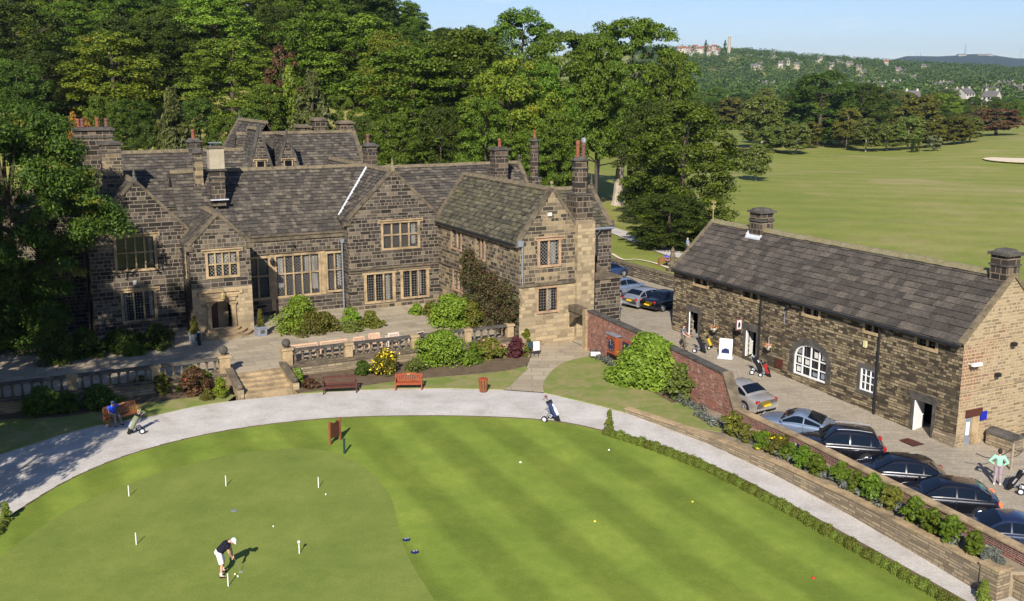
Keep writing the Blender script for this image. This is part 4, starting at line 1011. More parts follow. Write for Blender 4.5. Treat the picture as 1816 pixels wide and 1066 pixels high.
balustrade('balustrade','weathered stone balustrade right of the terrace steps with a ball finial, behind the yellow bush',14.9,31.0,60.45,[19.1,23.6,27.4,30.6],ends=[15.15])
r=bthing('terrace_wall','rubble stone retaining wall below the left balustrade','wall',-8,60.1,0); m=MB(); m.box(0,19.4,-.12,.05,-1,.6); m.build('wall_face',M['stone_ret'],r); m=MB(); m.box(0,19.4,-.18,.1,.6,.68); m.build('coping',M['coping'],r)
r=bthing('terrace_wall','rubble stone retaining wall below the right balustrade','wall',14.9,60.1,0); m=MB(); m.box(0,16.1,-.12,.05,-1,.6); m.build('wall_face',M['stone_ret'],r); m=MB(); m.box(0,16.1,-.18,.1,.6,.68); m.build('coping',M['coping'],r)
r=bthing('stone_steps','broad flight of stone steps from the gravel up to the terrace','steps',13.1,57,0)
m=MB()
for k in range(5): m.box(-1.45,1.5,.2+k*.6,3.15,-.4 if k==0 else k*.13,(k+1)*.13+.002)
m.build('step',M['dressed'],r)
for s in (-1.72,1.52):
    m=MB(); m.prism([(s,.1,-.4),(s,3.2,-.4),(s,3.2,.9),(s,2.5,.85),(s,.7,.42),(s,.1,.42)],(.36,0,0)); m.build('side_wall',M['stone_buff'],r)
    m=MB(); m.prism([(s-.03,.55,.42),(s-.03,3.2,.88),(s-.03,3.2,1.0),(s-.03,.55,.54)],(.42,0,0)); m.lathe([(.16,0),(.2,.1),(.19,.22),(.1,.3)],(s+.18,.3,.42),10); m.build('coping',M['coping'],r)
# stone pillar and brick wall with clock
bw=bthing('brick_wall','tall red brick wall with stone coping between the lawn and car park','wall',0,0,0); bw.location=(0,0,0)
def brickrun(root,pts,th,zt,zb,mat,cop=True,cmat='coping_dark',co=.06,ch=.09):
    m=MB(); c=MB()
    for (a,b),(za,zc) in zip(zip(pts,pts[1:]),zip(zt,zt[1:])):
        A=Vector((a[0],a[1]));B=Vector((b[0],b[1]));t=(B-A).normalized();n=Vector((t.y,-t.x))*th
        m.poly([(A.x,A.y,zb),(B.x,B.y,zb),(B.x,B.y,zc),(A.x,A.y,za)])
        m.poly([(A.x-n.x,A.y-n.y,zb),(B.x-n.x,B.y-n.y,zb),(B.x-n.x,B.y-n.y,zc),(A.x-n.x,A.y-n.y,za)][::-1])
        L=(B-A).length; k=max(1,round(L/.9))
        for i in range(k):
            p=A.lerp(B,i/k); q=A.lerp(B,(i+1)/k)-t*.01; z0=za+(zc-za)*i/k; z1=za+(zc-za)*(i+1)/k; e=n.normalized()*co
            c.prism([(p.x+e.x,p.y+e.y,z0),(p.x-n.x-e.x,p.y-n.y-e.y,z0),(p.x-n.x-e.x,p.y-n.y-e.y,z0+ch),(p.x+e.x,p.y+e.y,z0+ch)],Vector((q.x-p.x,q.y-p.y,z1-z0)))
    for e,(p,z,k) in enumerate(((pts[0],zt[0],(pts[1][0]-pts[0][0],pts[1][1]-pts[0][1])),(pts[-1],zt[-1],(pts[-1][0]-pts[-2][0],pts[-1][1]-pts[-2][1])))):
        t=Vector(k).normalized(); n=Vector((t.y,-t.x))*th
        q=[(p[0],p[1],zb),(p[0],p[1],z),(p[0]-n.x,p[1]-n.y,z),(p[0]-n.x,p[1]-n.y,zb)]; m.poly(q if e else q[::-1])
    m.build('brickwork' if 'brick' in mat else 'stonework',M[mat],root)
    if cop: c.build('coping',M[cmat],root)
brickrun(bw,[(34.95,57.3),(34.7,52.8),(34.4,46.5),(34.15,41.9)],.42,[2.7,2.65,2.5,2.35],-.4,'brick_red')
brickrun(bw,[(34.15,41.88),(33.98,40.7)],.5,[2.35,.72],-.6,'brick_red',cmat='coping',ch=.14)
m=MB(); m.box(34.8,35.3,57.35,57.75,-.5,2.75); m.build('gate_post',M['dressed'],bw); m=MB(); m.box(34.75,35.35,57.8,59.6,2.35,2.75); m.prism([(35.35,58.9,1.9),(35.35,59.6,1.2),(35.35,59.6,2.35),(35.35,57.8,2.35)],(-.5,0,0)); m.build('gate_lintel',M['coping'],bw)
lw=bthing('low_brick_wall','long low red brick wall with pale coping in front of the parked cars','wall',0,0,0); lw.location=(0,0,0)
brickrun(lw,[(33.98,40.65),(33.7,34.5),(33.15,29.7),(32.65,25.4),(32.15,21.6),(31.7,17)],.36,[.72,.74,.78,.84,.9,.95],-1.3,'brick_dark',cmat='dressed',co=.05,ch=.08)
rw=bthing('retaining_wall','low stone retaining wall along the right-hand gravel path, growing taller to its end pier','wall',0,0,0); rw.location=(0,0,0)
brickrun(rw,[(29.85,44.9),(31.05,39),(31.4,34.5),(31.35,29.5),(31.05,25.4),(30.82,22.4)],.35,[.14,.2,.26,.3,.34,.37],-1.5,'stone_ret',cmat='dressed',co=.03,ch=.06)
m=MB(); m.box(30.78,31.45,22.0,22.75,-1.5,.5); m.build('end_pier',M['stone_ret'],rw); m=MB(); m.box(30.74,31.5,21.95,22.8,.5,.58); m.build('coping',M['dressed'],rw)
sw=bthing('garden_wall','stone wall beside the descending steps at the bottom right corner','wall',0,0,0); sw.location=(0,0,0)
brickrun(sw,[(31.6,22.4),(31.3,17)],.3,[.15,.15],-3,'stone_ret',cmat='dressed')
ss=bthing('garden_steps','stone steps dropping between walls at the bottom right corner','steps',30.9,21.4,-1); m=MB()
for k in range(6): m.box(-.4,.9,-.6*(k+1),-.6*k,-2,-.05-k*.15)
m.build('step',M['dressed'],ss)
m=MB(); m.tube([(.55,-.5,.75),(.55,-3.5,.1)],.03,6)
for k in range(4): m.tube([(.55,-.6-k*.9,.7-k*.19),(.55,-.6-k*.9,-.3-k*.2)],.02,5)
m.build('handrail',M['iron'],ss)
fw=bthing('field_wall','rough stone boundary wall behind the far parked cars','wall',0,0,0); fw.location=(0,0,0)
brickrun(fw,[(51.3,92),(51.3,75),(51.3,58)],.5,[1.5,1.5,1.5],-.5,'stone_field',cmat='ridge',ch=.14)
brickrun(fw,[(51.3,58),(51.3,10)],.5,[1.5,.9],-1.6,'stone_field',cmat='ridge',ch=.14)
for lab,(a,b,c,d) in (('short stone wall with rounded coping beside the barn side door',(44.3,45.0,31.6,33.2)),('stone wall with rounded coping at the right edge below the barn gable',(46.6,52.,31.9,32.4))):
    r=bthing('stone_wall',lab,'wall',0,0,0); r.location=(0,0,0); m=MB(); m.box(a,b,c,d,-1.4,.15); m.build('stonework',M['stone_ret'],r)
    m=MB()
    if b-a<2: m.prism([(a-.05+(b-a+.1)*(.5-.5*math.cos(t)),c,.15+.28*math.sin(t)) for t in [math.pi*i/8 for i in range(9)]],(0,d-c,0))
    else: m.prism([(a,c-.05+(d-c+.1)*(.5-.5*math.cos(t)),.15+.28*math.sin(t)) for t in [math.pi*i/8 for i in range(9)]],(b-a,0,0))
    m.build('coping',M['coping_dark'],r)
# pavement slabs by the gable
m=MB(); m.box(43.0,46.5,31.4,33.4,-1.4,-.66); m.build('gable_pavement',M['flags'],None); o=bpy.data.objects['gable_pavement']; o.rotation_euler=(0,0,PH); tag(o,kind='structure')
# clock box and notice board on the brick wall
r=bthing('wall_clock','square wooden clock with blue face and gold hands on the red brick wall','clock',34.62,53.3,1.35,-.04)
m=MB(); m.box(-.32,.0,-.55,.55,-.6,.62); m.build('case',M['clock_wood'],r,bevel=.02); m=MB(); m.box(-.38,.05,-.62,.62,.62,.7); m.build('lead_roof',M['lead_dark'],r)
m=MB(); m.lathe([(.42,0),(.42,.02)],(0,0,0),32); o=m.build('clock_face',M['navy'],r); o.rotation_euler=(0,-math.pi/2,0); o.location=(-.325,0,0)
m=MB()
for k in range(12):
    a=math.pi*k/6; l=.06 if k%3 else .1
    y,z=math.sin(a),math.cos(a); m.tube([(0,y*(.37-l),z*(.37-l)),(0,y*.37,z*.37)],.013,4)
h1=MB(); h1.tube([(0,0,0),(0,-.22,.05)],.016,4); h1.tube([(0,.0,0),(0,.06,.32)],.012,4)
mk=m.build('hour_marks',M['gold'],o); mk.rotation_euler=(0,math.pi/2,0); mk.location=(0,0,.03)
hh=h1.build('clock_hands',M['gold'],o); hh.rotation_euler=(0,math.pi/2,0); hh.location=(0,0,.035)
r=bthing('notice_board','dark blue notice board in a wooden frame beside the wall clock','notice board',34.62,51.75,1.25,-.04)
m=MB(); m.box(-.12,-.02,-.62,.62,-.6,.6); m.build('frame',M['clock_wood'],r); m=MB(); m.box(-.135,-.12,-.55,.55,-.53,.53); m.build('board',M['navy'],r)
def grp(px,py,z=None): return at(px,py,z)
# ---------------------------------------------------------------- benches
def bench(label,P,rz,mat,L=1.75,style='slat',group='benches beside the gravel path',cat='bench',name='garden_bench',plaque=False):
    r=thing(name,label,cat,P,rz,group); hl=L/2
    m=MB()
    for k in range(5): m.box(-hl+.03,hl-.03,-.27+k*.1,-.19+k*.1,.42,.45)
    m.box(-hl+.02,hl-.02,-.29,-.26,.34,.42); m.build('seat',M[mat],r)
    m=MB(); 
    top=[(-hl+.05,.24,.8),( -hl*.5,.26,.86),(0,.27,.9),(hl*.5,.26,.86),(hl-.05,.24,.8)] if style=='curve' else [(-hl+.05,.27,.9),(hl-.05,.27,.9)]
    for a,b in zip(top,top[1:]): m.prism([(a[0],a[1]-.03,a[2]-.05),(a[0],a[1]-.03,a[2]+.05),(a[0],a[1]+.02,a[2]+.05),(a[0],a[1]+.02,a[2]-.05)],(b[0]-a[0],b[1]-a[1],b[2]-a[2]))
    m.box(-hl+.05,hl-.05,.2,.24,.47,.53)
    n=int(L/.11)
    for k in range(n): 
        x=-hl+.1+(L-.2)*k/(n-1); m.prism([(x-.025,.21,.5),(x+.025,.21,.5),(x+.025,.25,.87),(x-.025,.25,.87)],(0,.018,0))
    m.build('backrest',M[mat],r)
    for s in (-1,1):
        for y,h in ((-.26,.64),(.22,.92)):
            m=MB(); m.box(s*(hl-.03)-.035,s*(hl-.03)+.035,y-.035,y+.035,0,h); m.build('leg',M[mat],r)
        m=MB(); m.box(s*(hl-.03)-.045,s*(hl-.03)+.045,-.3,.24,.64,.68); m.box(s*(hl-.03)-.025,s*(hl-.03)+.025,-.22,.2,.34,.4); m.build('armrest',M[mat],r)
    if plaque: m=MB(); m.box(-.1,.1,.19,.215,.83,.9); m.build('plaque',M['gold'],r)
    return r
p=grp(603,696); bench('dark brown slatted bench on the gravel edge left of the orange-red bench',p,R(10),'wood_brown',1.95)
p=grp(725,690); bench('orange-red varnished bench with arched back and small plaque by the lawn',p,R(3),'wood_red',1.6,'curve',plaque=True)
a=grp(196,757); b_=grp(238,744); p=(a+b_)/2; BZ=math.atan2(b_.y-a.y,b_.x-a.x); BP=p+Vector((-.1,.28,.0)); BENCHL=bench('reddish wooden bench at the left where the man in blue sits',BP,BZ,'wood_mid',1.9)
# pale terrace furniture behind the right balustrade
for i,(u_,v_,w_,lab) in enumerate(((16.6,61.9,1.8,'long pale wooden bench nearest the right-hand ball finial'),(18.55,61.95,1.8,'second long pale wooden bench behind the right balustrade'))):
    bench(lab,W(u_,v_,.65),PH+math.pi,'wood_pale',w_,group='pale furniture on the terrace')
for i,(u_,lab) in enumerate(((20.3,'pale wooden armchair next to the long terrace benches'),(21.5,'pale wooden armchair in the middle of the terrace row'),(22.7,'whitish wooden armchair second from the right of the terrace row'))):
    bench(lab,W(u_,62.1,.65),PH+(math.pi if i!=1 else 0),'wood_white' if i==2 else 'wood_pale',.78,group='pale furniture on the terrace',cat='armchair',name='garden_armchair')
r=thing('steamer_chair','whitish reclining wooden chair at the right end of the terrace row','chair',W(24.1,61.9,.65),PH+R(200),'pale furniture on the terrace')
m=MB(); m.box(-.3,.3,-.5,.2,.3,.34); m.build('seat',M['wood_white'],r); m=MB(); m.prism([(-.3,.2,.3),(.3,.2,.3),(.3,.75,.95),(-.3,.75,.95)],(0,.03,-.03)); m.build('backrest',M['wood_white'],r)
for s in (-.27,.27):
    m=MB(); m.tube([(s,-.45,0),(s,.2,.34)],.03,4); m.tube([(s,-.2,.34),(s,.35,0)],.03,4); m.build('leg',M['wood_white'],r)
r=thing('planter_box','pale wooden planter box between balusters near the yellow bush','planter',W(24.6,60.95,.65),PH); m=MB(); m.box(-.28,.28,-.2,.2,0,.55); m.build('box',M['wood_pale'],r); m=MB(); m.box(-.2,-.05,-.205,-.2,.38,.42); m.box(.05,.2,-.205,-.2,.38,.42); m.build('hand_slot',M['black'],r)
# litter bin
p=grp(857,695); r=thing('litter_bin','red-brown slatted litter bin at the edge of the gravel path','litter bin',p)
m=MB()
for k in range(12):
    a=2*math.pi*k/12; c,s=math.cos(a),math.sin(a); m.prism([(c*.2-s*.04,s*.2+c*.04,.04),(c*.2+s*.04,s*.2-c*.04,.04),(c*.26+s*.05,s*.26-c*.05,.78),(c*.26-s*.05,s*.26+c*.05,.78)],(c*.02,s*.02,0))
m.build('slats',M['wood_mid'],r); m=MB(); m.lathe([(.17,.0),(.17,.75)],(0,0,0),12); m.build('liner',M['black'],r); m=MB(); m.lathe([(.28,.76),(.29,.8),(.24,.83)],(0,0,0),16); m.build('rim',M['wood_red'],r)
# brown board and post on the green
p=(grp(591,783)+grp(598,790))/2; r=thing('score_board','narrow brown wooden board on two posts at the top of the green','board',p,R(58))
for s in (-.38,.38): m=MB(); m.box(s-.05,s+.05,-.05,.05,0,1.25); m.build('post',M['wood_mid'],r)
m=MB(); m.prism([(-.33,-.03,.35),(.33,-.03,.35),(.33,-.03,1.05),(.2,-.03,1.18),(0,-.03,1.08),(-.2,-.03,1.18),(-.33,-.03,1.05)],(0,.06,0)); m.build('panel',M['wood_brown'],r)
M['post_green']=plain('post_green',(.012,.04,.045),.5)
p=grp(611,806); r=thing('marker_post','short dark green post beside the brown board on the green','post',p); m=MB(); m.tube([(0,0,0),(0,0,.78)],.055,10); m.tube([(0,0,.78),(0,0,.81)],.065,10); m.build('shaft',M['post_green'],r); m=MB(); m.lathe([(.1,0),(.1,.015)],(0,0,0),12); m.build('foot',M['post_green'],r)
# putting pins
gp='short white pins on the putting green'
pin=None
for px,py,lab in ((229,882,'white pin farthest left on the putting green'),(401,864,'white pin second from the left in the back row of the putting green'),(565,867,'white pin nearest the brown board'),(242,968,'white pin left of the golfer, in the front row'),(405,1042,'white pin right in front of the golfer')):
    p=grp(px,py)
    if pin is None:
        pin=thing('putting_pin',lab,'golf pin',p,0,gp); m=MB(); m.tube([(0,0,0),(0,0,.56)],.022,6); m.build('stick',M['white'],pin); m=MB(); m.lathe([(.07,0),(.07,.02)],(0,0,0),10); m.build('cup_disc',M['offwhite'],pin)
    else: dup(pin,p,0,lab)
p=grp(531,984); r=thing('putting_pin','white pin with a round white top, right of the golfer','golf pin',p,0,gp); m=MB(); m.tube([(0,0,0),(0,0,.5)],.022,6); m.build('stick',M['white'],r); m=MB(); m.ball((0,0,.54),.065,8,sz=1.2); m.build('top',M['offwhite'],r); m=MB(); m.lathe([(.07,0),(.07,.02)],(0,0,0),10); m.build('cup_disc',M['offwhite'],r)
# balls
M['ball_white']=plain('ball_white',(.85,.85,.83),.3,.5,0,.02)
def gball(px,py,lab,mat='ball_white',r_=.035):
    p=grp(px,py); m=MB(); m.ball((0,0,r_),r_,10); o=m.build('golf_ball',M[mat],None,smooth=True); o.location=p; o.location.z+=.055; tag(o,lab,'golf ball','balls lying on the green')
gball(578,880,'white ball just below the pin nearest the brown board'); gball(485,937,'white ball in the middle of the putting green'); gball(417,1022,'white ball left one of two beside the pin at the golfer'); gball(422,1026,'white ball right one of two beside the pin at the golfer')
def jack(px,py,lab,mat,s=1,rg=0):
    p=grp(px,py); r=thing('tee_marker',lab,'marker',p,R(40),'small markers scattered over the green'); m=MB(); m.ball((0,0,.05*s),.055*s,10); m.build('knob',M[mat],r,smooth=True); m=MB(); m.lathe([(.03,0),(.035,.02)],(.12*s,.04,0),8); m.lathe([(.025*s,0),(.02*s,.05)],(.1*s,.02,0),8); m.build('peg',M['white'],r)
jack(923,822,'white marker at the upper middle of the striped green','white',1.1); jack(1080,800,'white marker below the pointed bush at the hedge end','white',1); jack(1228,892,'yellow marker near the right-hand hedge','yellow',1); jack(1055,927,'yellow marker in the middle of the striped green','yellow',1.1); jack(1442,1028,'red marker at the bottom right of the green','red',1.2)
for px,py,lab in ((721,959,'upper of two dark blue discs on the green'),(736,981,'lower of two dark blue discs on the green')):
    p=grp(px,py); r=thing('ground_disc',lab,'disc',p,0,'dark blue discs on the green'); m=MB(); m.lathe([(.16,0),(.17,.05),(.1,.08)],(0,0,0),16); m.build('rim',M['navy'],r); m=MB(); m.ball((-.04,0,.09),.05,8); m.ball((.06,.03,.09),.04,8); m.build('ball_rest',M['lead_dark'],r)
p=grp(415,908); m=MB(); m.lathe([(.09,-.04),(.13,.0),(.13,.02),(.09,.02)],(0,0,0),16); o=m.build('hole_cup',M['pot_purple'] if 0 else M['lead_dark'],None); o.location=p; o.location.z+=.055; tag(o,'round hole cup with a pale rim behind the golfer on the putting green','hole cup')
# planters at the porch, bollard
def planter(u_,v_,lab,h=1.05):
    r=thing('planter',lab,'planter',W(u_,v_,.65),PH+R(8),'lead planters at the porch'); m=MB(); m.box(-.33,.33,-.33,.33,0,.62); m.box(-.37,.37,-.37,.37,.56,.66); m.build('box',M['lead_dark'],r); m=MB(); m.box(-.15,.15,-.345,-.33,.2,.45); m.build('ornament',M['coping_dark'],r)
    return r
planter(15.55,68.9,'lead planter with cone shrub on the right of the porch steps'); planter(11.15,68.9,'lead planter with cone shrub on the left of the porch steps')
r=thing('bollard','black cylindrical bollard with a white top before the left planter','bollard',W(11.25,68.1,.65)); m=MB(); m.tube([(0,0,0),(0,0,.85)],.12,12); m.build('post',M['black'],r); m=MB(); m.ball((0,0,.87),.09,8); m.build('top',M['white'],r)
# small signs
def sign(P,rz,lab,w=.5,h=.35,zc=.9,tilt=0,mat='white',posts=1,nm='small_sign'):
    r=thing(nm,lab,'sign',P,rz); m=MB()
    for s in ((-w*.35,w*.35) if posts==2 else (0,)): m=MB(); m.tube([(s,0.03,0),(s,0.03,zc)],.02,6); m.build('post',M['iron'],r)
    m=MB(); m.box(-w/2,w/2,-.015,.015,zc-h/2,zc+h/2); m.build('panel',M[mat],r)
sign(grp(951,633,0),R(15),'small white sign on two legs beside the flagged path',.42,.6,.75,posts=2); sign(grp(941,636,0),R(10),'narrow dark green post sign left of the small white sign',.3,.4,.95,mat='post_green')
sign(grp(1056,637,0),R(-4),'low white sign at the foot of the brick wall',.62,.28,.35,posts=2)
r=thing('large_sign','tall pale blue-grey sign panel at the left edge, under the big tree','sign',W(-1.6,64.2,.65),PH-.1); m=MB(); m.box(-.75,.5,-.03,.03,.35,2.1); m.build('panel',M['offwhite'],r)
for s in (-.6,.35): m=MB(); m.box(s-.04,s+.04,.04,.1,0,2.1); m.build('post',M['iron'],r)
m=MB()
for k in range(6): m.box(-.6,.3+.05*math.sin(k*2.1),-.036,-.031,.7+k*.2,.74+k*.2)
# ---------------------------------------------------------------- things in front of the barn
r=bthing('hanging_sign','small framed sign hanging over the middle barn door','sign',42.35,50.0,2.2); m=MB(); m.box(-.75,-.25,-.03,.03,0,.75); m.build('panel',M['pot_purple'],r); m=MB(); m.box(-.68,-.32,-.037,-.031,.08,.67); m.build('picture',M['offwhite'],r); m=MB(); m.tube([(0,0,.85),(-.8,0,.85)],.025,6); m.build('bracket',M['iron'],r)
m=MB(); m.prism([(-.6,-.042,.2),(-.45,-.042,.2),(-.4,-.042,.4),(-.5,-.042,.58),(-.58,-.042,.45)],(0,.004,0)); m.build('emblem',M['navy'],r)
r=bthing('advertising_board','white framed pavement sign with a grey picture, leaning by the barn','sign board',41.35,50.6,cpz(50.6),-R(62)); 
r.rotation_euler=(0,0,PH-R(48))
m=MB(); m.prism([(-.42,-.02,.12),(.42,-.02,.12),(.42,.12,1.3),(-.42,.12,1.3)],(0,.05,0)); m.build('frame',M['white'],r); m=MB(); m.prism([(-.3,-.016,.3),(.3,-.016,.3),(.3,.065,1.08),(-.3,.065,1.08)],(0,-.012,0)); m.build('poster',M['lead'],r)
m=MB(); m.prism([(-.26,-.022,.36),(.26,-.022,.36),(.22,-.0,.62),(.0,.012,.7),(-.24,.0,.58)],(0,-.01,0)); m.build('poster_picture',M['navy'],r); m=MB(); m.box(-.5,.5,-.28,.28,0,.12); m.build('base',M['lead'],r,bevel=.03)
def basket(v_,z_,lab):
    r=bthing('hanging_basket',lab,'flower basket',42.1,v_,z_,0,'hanging baskets on the barn front'); m=MB(); m.lathe([(.06,-.3),(.2,-.15),(.24,0)],(0,0,0),10); m.build('basket',M['offwhite'],r); m=MB(); m.tube([(.25,0,.55),(0,0,.55),(0,0,.0)],.012,4); m.build('bracket',M['offwhite'],r)
    rg=random.Random(int(v_*10)); m=MB()
    for k in range(46): a=rg.uniform(0,6.28); q=rg.uniform(.1,.33); m.ball((math.cos(a)*q*.8,math.sin(a)*q*.8,rg.uniform(-.12,.14)),rg.uniform(.025,.045),5)
    m.build('flowers',M['petal_orange'],r); m=MB()
    for k in range(30): a=rg.uniform(0,6.28); q=rg.uniform(.1,.3); m.ball((math.cos(a)*q,math.sin(a)*q,rg.uniform(-.15,.1)),rg.uniform(.03,.055),5)
    m.build('foliage',M['leaf_olive'],r)
basket(52.8,1.75,'hanging basket of pink flowers between the first two barn doors'); basket(47.4,1.75,'hanging basket of pink flowers beside the arched barn window')
r=bthing('access_cover','rusty metal access cover in the paving by the right barn door','cover',40.9,35.0,cpz(35)); m=MB(); m.box(-.35,.35,-.5,.5,.004,.02); m.build('plate',M['wood_brown'],r); m=MB(); m.box(-.4,.4,-.55,.55,0.002,.012); m.build('rim',M['iron'],r)
# post with chain at the right edge
p=at(1793,830,-.5); r=thing('chain_post','weathered wooden post with drooping chains at the right edge','post',p,PH)
m=MB(); m.tube([(0,0,-.3),(0,0,1.25)],.06,8); m.build('shaft',M['wood_weather'],r)
m=MB()
for s in (-1,1): m.tube([(0+s*t*2.2,.0+t*.3,1.0-.35*math.sin(math.pi*t)) for t in [i/8 for i in range(9)]],.02,5)
m.build('chain',M['iron'],r)

# ---------------------------------------------------------------- cars
def paint(name,c,metal=.0,rough=.25):
    m,nt,b=newmat(name,rough,.5,metal); b.inputs['Base Color'].default_value=(*c,1); b.inputs['Coat Weight'].default_value=1; b.inputs['Coat Roughness'].default_value=.04
    n=noise(nt,uvout(nt,'Object'),2,3); nt.links.new(mix(nt,1,c,ramp(nt,n,[(.3,.88),(.7,1.1)]),'MULTIPLY'),b.inputs['Base Color']); return m
M['p_black']=paint('paint_black',(.006,.006,.009)); M['p_navy']=paint('paint_navy',(.01,.018,.05)); M['p_silver']=paint('paint_silver',(.42,.43,.45),.6,.3)
M['p_blue']=paint('paint_silver_blue',(.24,.3,.4),.5,.3); M['p_beige']=paint('paint_champagne',(.47,.44,.4),.5,.3); M['p_dblue']=paint('paint_dark_blue',(.02,.045,.12))
M['tail']=paint('tail_light',(.35,.012,.01)); M['lamp']=paint('head_light',(.55,.57,.6),.3,.1); M['plate_y']=plain('plate_yellow',(.8,.55,.02),.5,.4,0,.03)
M['brake']=newmat('brake_light')[0]; M['brake'].node_tree.nodes['Principled BSDF'].inputs['Base Color'].default_value=(.9,.1,.03,1); M['brake'].node_tree.nodes['Principled BSDF'].inputs['Emission Color'].default_value=(1,.08,.02,1); M['brake'].node_tree.nodes['Principled BSDF'].inputs['Emission Strength'].default_value=1.5
CT={ # L W H belt bonnet, greenhouse: base front, top front, top rear, base rear (fractions of L from centre), boot z
 'saloon':(4.6,1.78,1.44,.93,.8,.21,.04,-.17,-.34,.97),
 'hatch':(4.3,1.78,1.47,.95,.82,.25,.06,-.27,-.43,.98),
 'estate':(4.5,1.78,1.48,.93,.82,.21,.04,-.34,-.44,.95),
 'suv':(4.4,1.82,1.7,1.08,1.0,.2,.06,-.36,-.45,1.1),
 'coupe':(4.05,1.78,1.33,.88,.8,.2,.03,-.12,-.38,.92)}
def lerp(a,b,t): return a+(b-a)*t
def car(label,P,rz,kind,mat,group='cars parked along the barn yard',brake=False,estate_rail=False,tiltz=0):
    L,Wd,Hh,belt,bon,gf0,gf1,gr1,gr0,boot=CT[kind]; r=thing('parked_car',label,'car',P,rz,group); hw=Wd/2
    xs=[-.5,-.495,-.47,-.42,gr0-.0,-.25,-.1,.05,gf0,.3,.38,.45,.485,.5]; xs=sorted(set(xs))
    def top(x):
        if x>gf0: return lerp(belt-.01,bon-.17,((x-gf0)/(.5-gf0))**1.7)
        if x<gr0: return lerp(boot,boot-.1,((gr0-x)/(.5+gr0+1e-6))**1.5) if abs(gr0)<.4 else lerp(boot,boot-.14,(gr0-x)/(.5+gr0))
        return lerp(boot,belt,(x-gr0)/(gf0-gr0))
    def half(x): 
        a=abs(x); k=1-max(0,(a-.33)/.17)**2.2*(.16 if x>0 else .09); return hw*k
    V=[];Q=[]; sec=[]
    for x in xs:
        t=top(x); h=half(x); e=max(0,(abs(x)-.47)/.03); zb=.2+.12*e; zt=t-(.14*e if x>0 else .06*e)
        pts=[(0,zt+.025),(h*.5,zt+.015),(h*.82,zt-.015),(h*.95,zt-.07),(h,zt-.19),(h*1.005,.55),(h*.985,.36),(h*.95,zb)]
        sec.append([(x*L,y,z) for y,z in [(-a,b) for a,b in pts[::-1]]+pts[1:]])
    n=len(sec[0])
    for s in sec: V+=s
    for i in range(len(sec)-1):
        for j in range(n-1): a=i*n+j; Q.append((a,a+n,a+n+1,a+1))
    m=MB(); m.v=V; m.f=Q+[tuple(range(n-1,-1,-1)),tuple((len(sec)-1)*n+j for j in range(n))]; m.m=[0]*len(m.f)
    # roof and pillars
    gx=[gf0,lerp(gf0,gf1,.5),gf1,lerp(gf1,gr1,.25),lerp(gf1,gr1,.6),gr1,lerp(gr1,gr0,.5),gr0]
    def roof(x):
        if x>=gf1: t=(gf0-x)/(gf0-gf1); return lerp(belt,Hh-.05,t**.9)
        if x<=gr1: t=(x-gr0)/(gr1-gr0); return lerp(boot,Hh-.07,t**.8)
        t=(x-gr1)/(gf1-gr1); return lerp(Hh-.07,Hh-.05,t)+.06*math.sin(math.pi*t)
    def side(x,f): # f 0 belt .. 1 cant rail
        b=top(x)-.03; h0=half(x)*.94; zr=roof(x); hh=lerp(h0,hw*.68,min(1,(zr-b)/(Hh-belt)))
        return (x*L,lerp(h0,hh,f),lerp(b,zr-.05,f))
    i0=len(m.v); k=0
    for x in gx:
        zr=roof(x); s=side(x,1); s0=side(x,0)
        row=[s0,(s[0],s[1],min(s[2],zr)),(x*L,s[1]*.86,zr-.005),(x*L,s[1]*.45,zr+.02),(x*L,0,zr+.028)]
        row=row+[(a,-b,c) for a,b,c in row[:-1][::-1]]; m.v+=row; k=len(row)
    for i in range(len(gx)-1):
        for j in range(k-1): a=i0+i*k+j; m.f.append((a,a+k,a+k+1,a+1)); m.m.append(0)
    body=m.build('body',mat,r,smooth=True)
    def glass(pts,nm,th=.012,gm='glass_car'):
        g=MB(); P3=[Vector(p) for p in pts]; nrm=(P3[1]-P3[0]).cross(P3[2]-P3[0]).normalized(); c=sum(P3,Vector())/len(P3)
        if nrm.dot(c-Vector((0,0,.7)))<0: nrm=-nrm
        g.prism([p+nrm*.004 for p in P3],nrm*th); return g.build(nm,M[gm],r)
    def wline(f,x,hf): zr=roof(x); return (x*L,hf*side(x,1)[1],zr+.012)
    a,b=lerp(gf0,gf1,.06),lerp(gf0,gf1,.93); ga=MB()
    def screen(a,b,nm):
        g=MB(); N_=4
        for i in range(N_):
            x0=lerp(a,b,i/N_); x1=lerp(a,b,(i+1)/N_)
            for j in range(6):
                h0=lerp(-.93,.93,j/6); h1=lerp(-.93,.93,(j+1)/6)
                q=lambda x,h:(x*L,h*side(x,1)[1],roof(x)+.028*(1-h*h)+.008)
                g.poly([q(x0,h0),q(x0,h1),q(x1,h1),q(x1,h0)])
        o=g.build(nm,M['glass_car'],r,smooth=True); return o
    screen(a,b,'windscreen'); screen(lerp(gr1,gr0,.1),lerp(gr1,gr0,.82),'rear_window')
    # side windows
    fr=lerp(gf0,gf1,.35); 
    spl=[gf0-.03,(gf1+gr1)/2+.04,gr1+.03,gr0+.035] if kind!='coupe' else [gf0-.03,(gf1+gr1)/2-.06,gr0+.06,gr0+.06]
    for s in (-1,1):
        for i in range(3):
            x0,x1=spl[i],spl[i+1]
            if abs(x0-x1)<.02: continue
            x0-=.008; x1+=.008; n_=4; bot=[];tp=[]
            for q in range(n_+1):
                x=lerp(x0,x1,q/n_); 
                f1=.88; p0=side(x,.1); p1=side(x,f1)
                if p1[2]-p0[2]<.02: continue
                bot.append((p0[0],s*(p0[1]+.008),p0[2])); tp.append((p1[0],s*(p1[1]+.008),p1[2]))
            if len(bot)<2: continue
            g=MB(); g.poly(bot+tp[::-1]); 
            g.prism(bot+tp[::-1],(0,s*.006,0)); g.build('side_window',M['glass_car'],r)
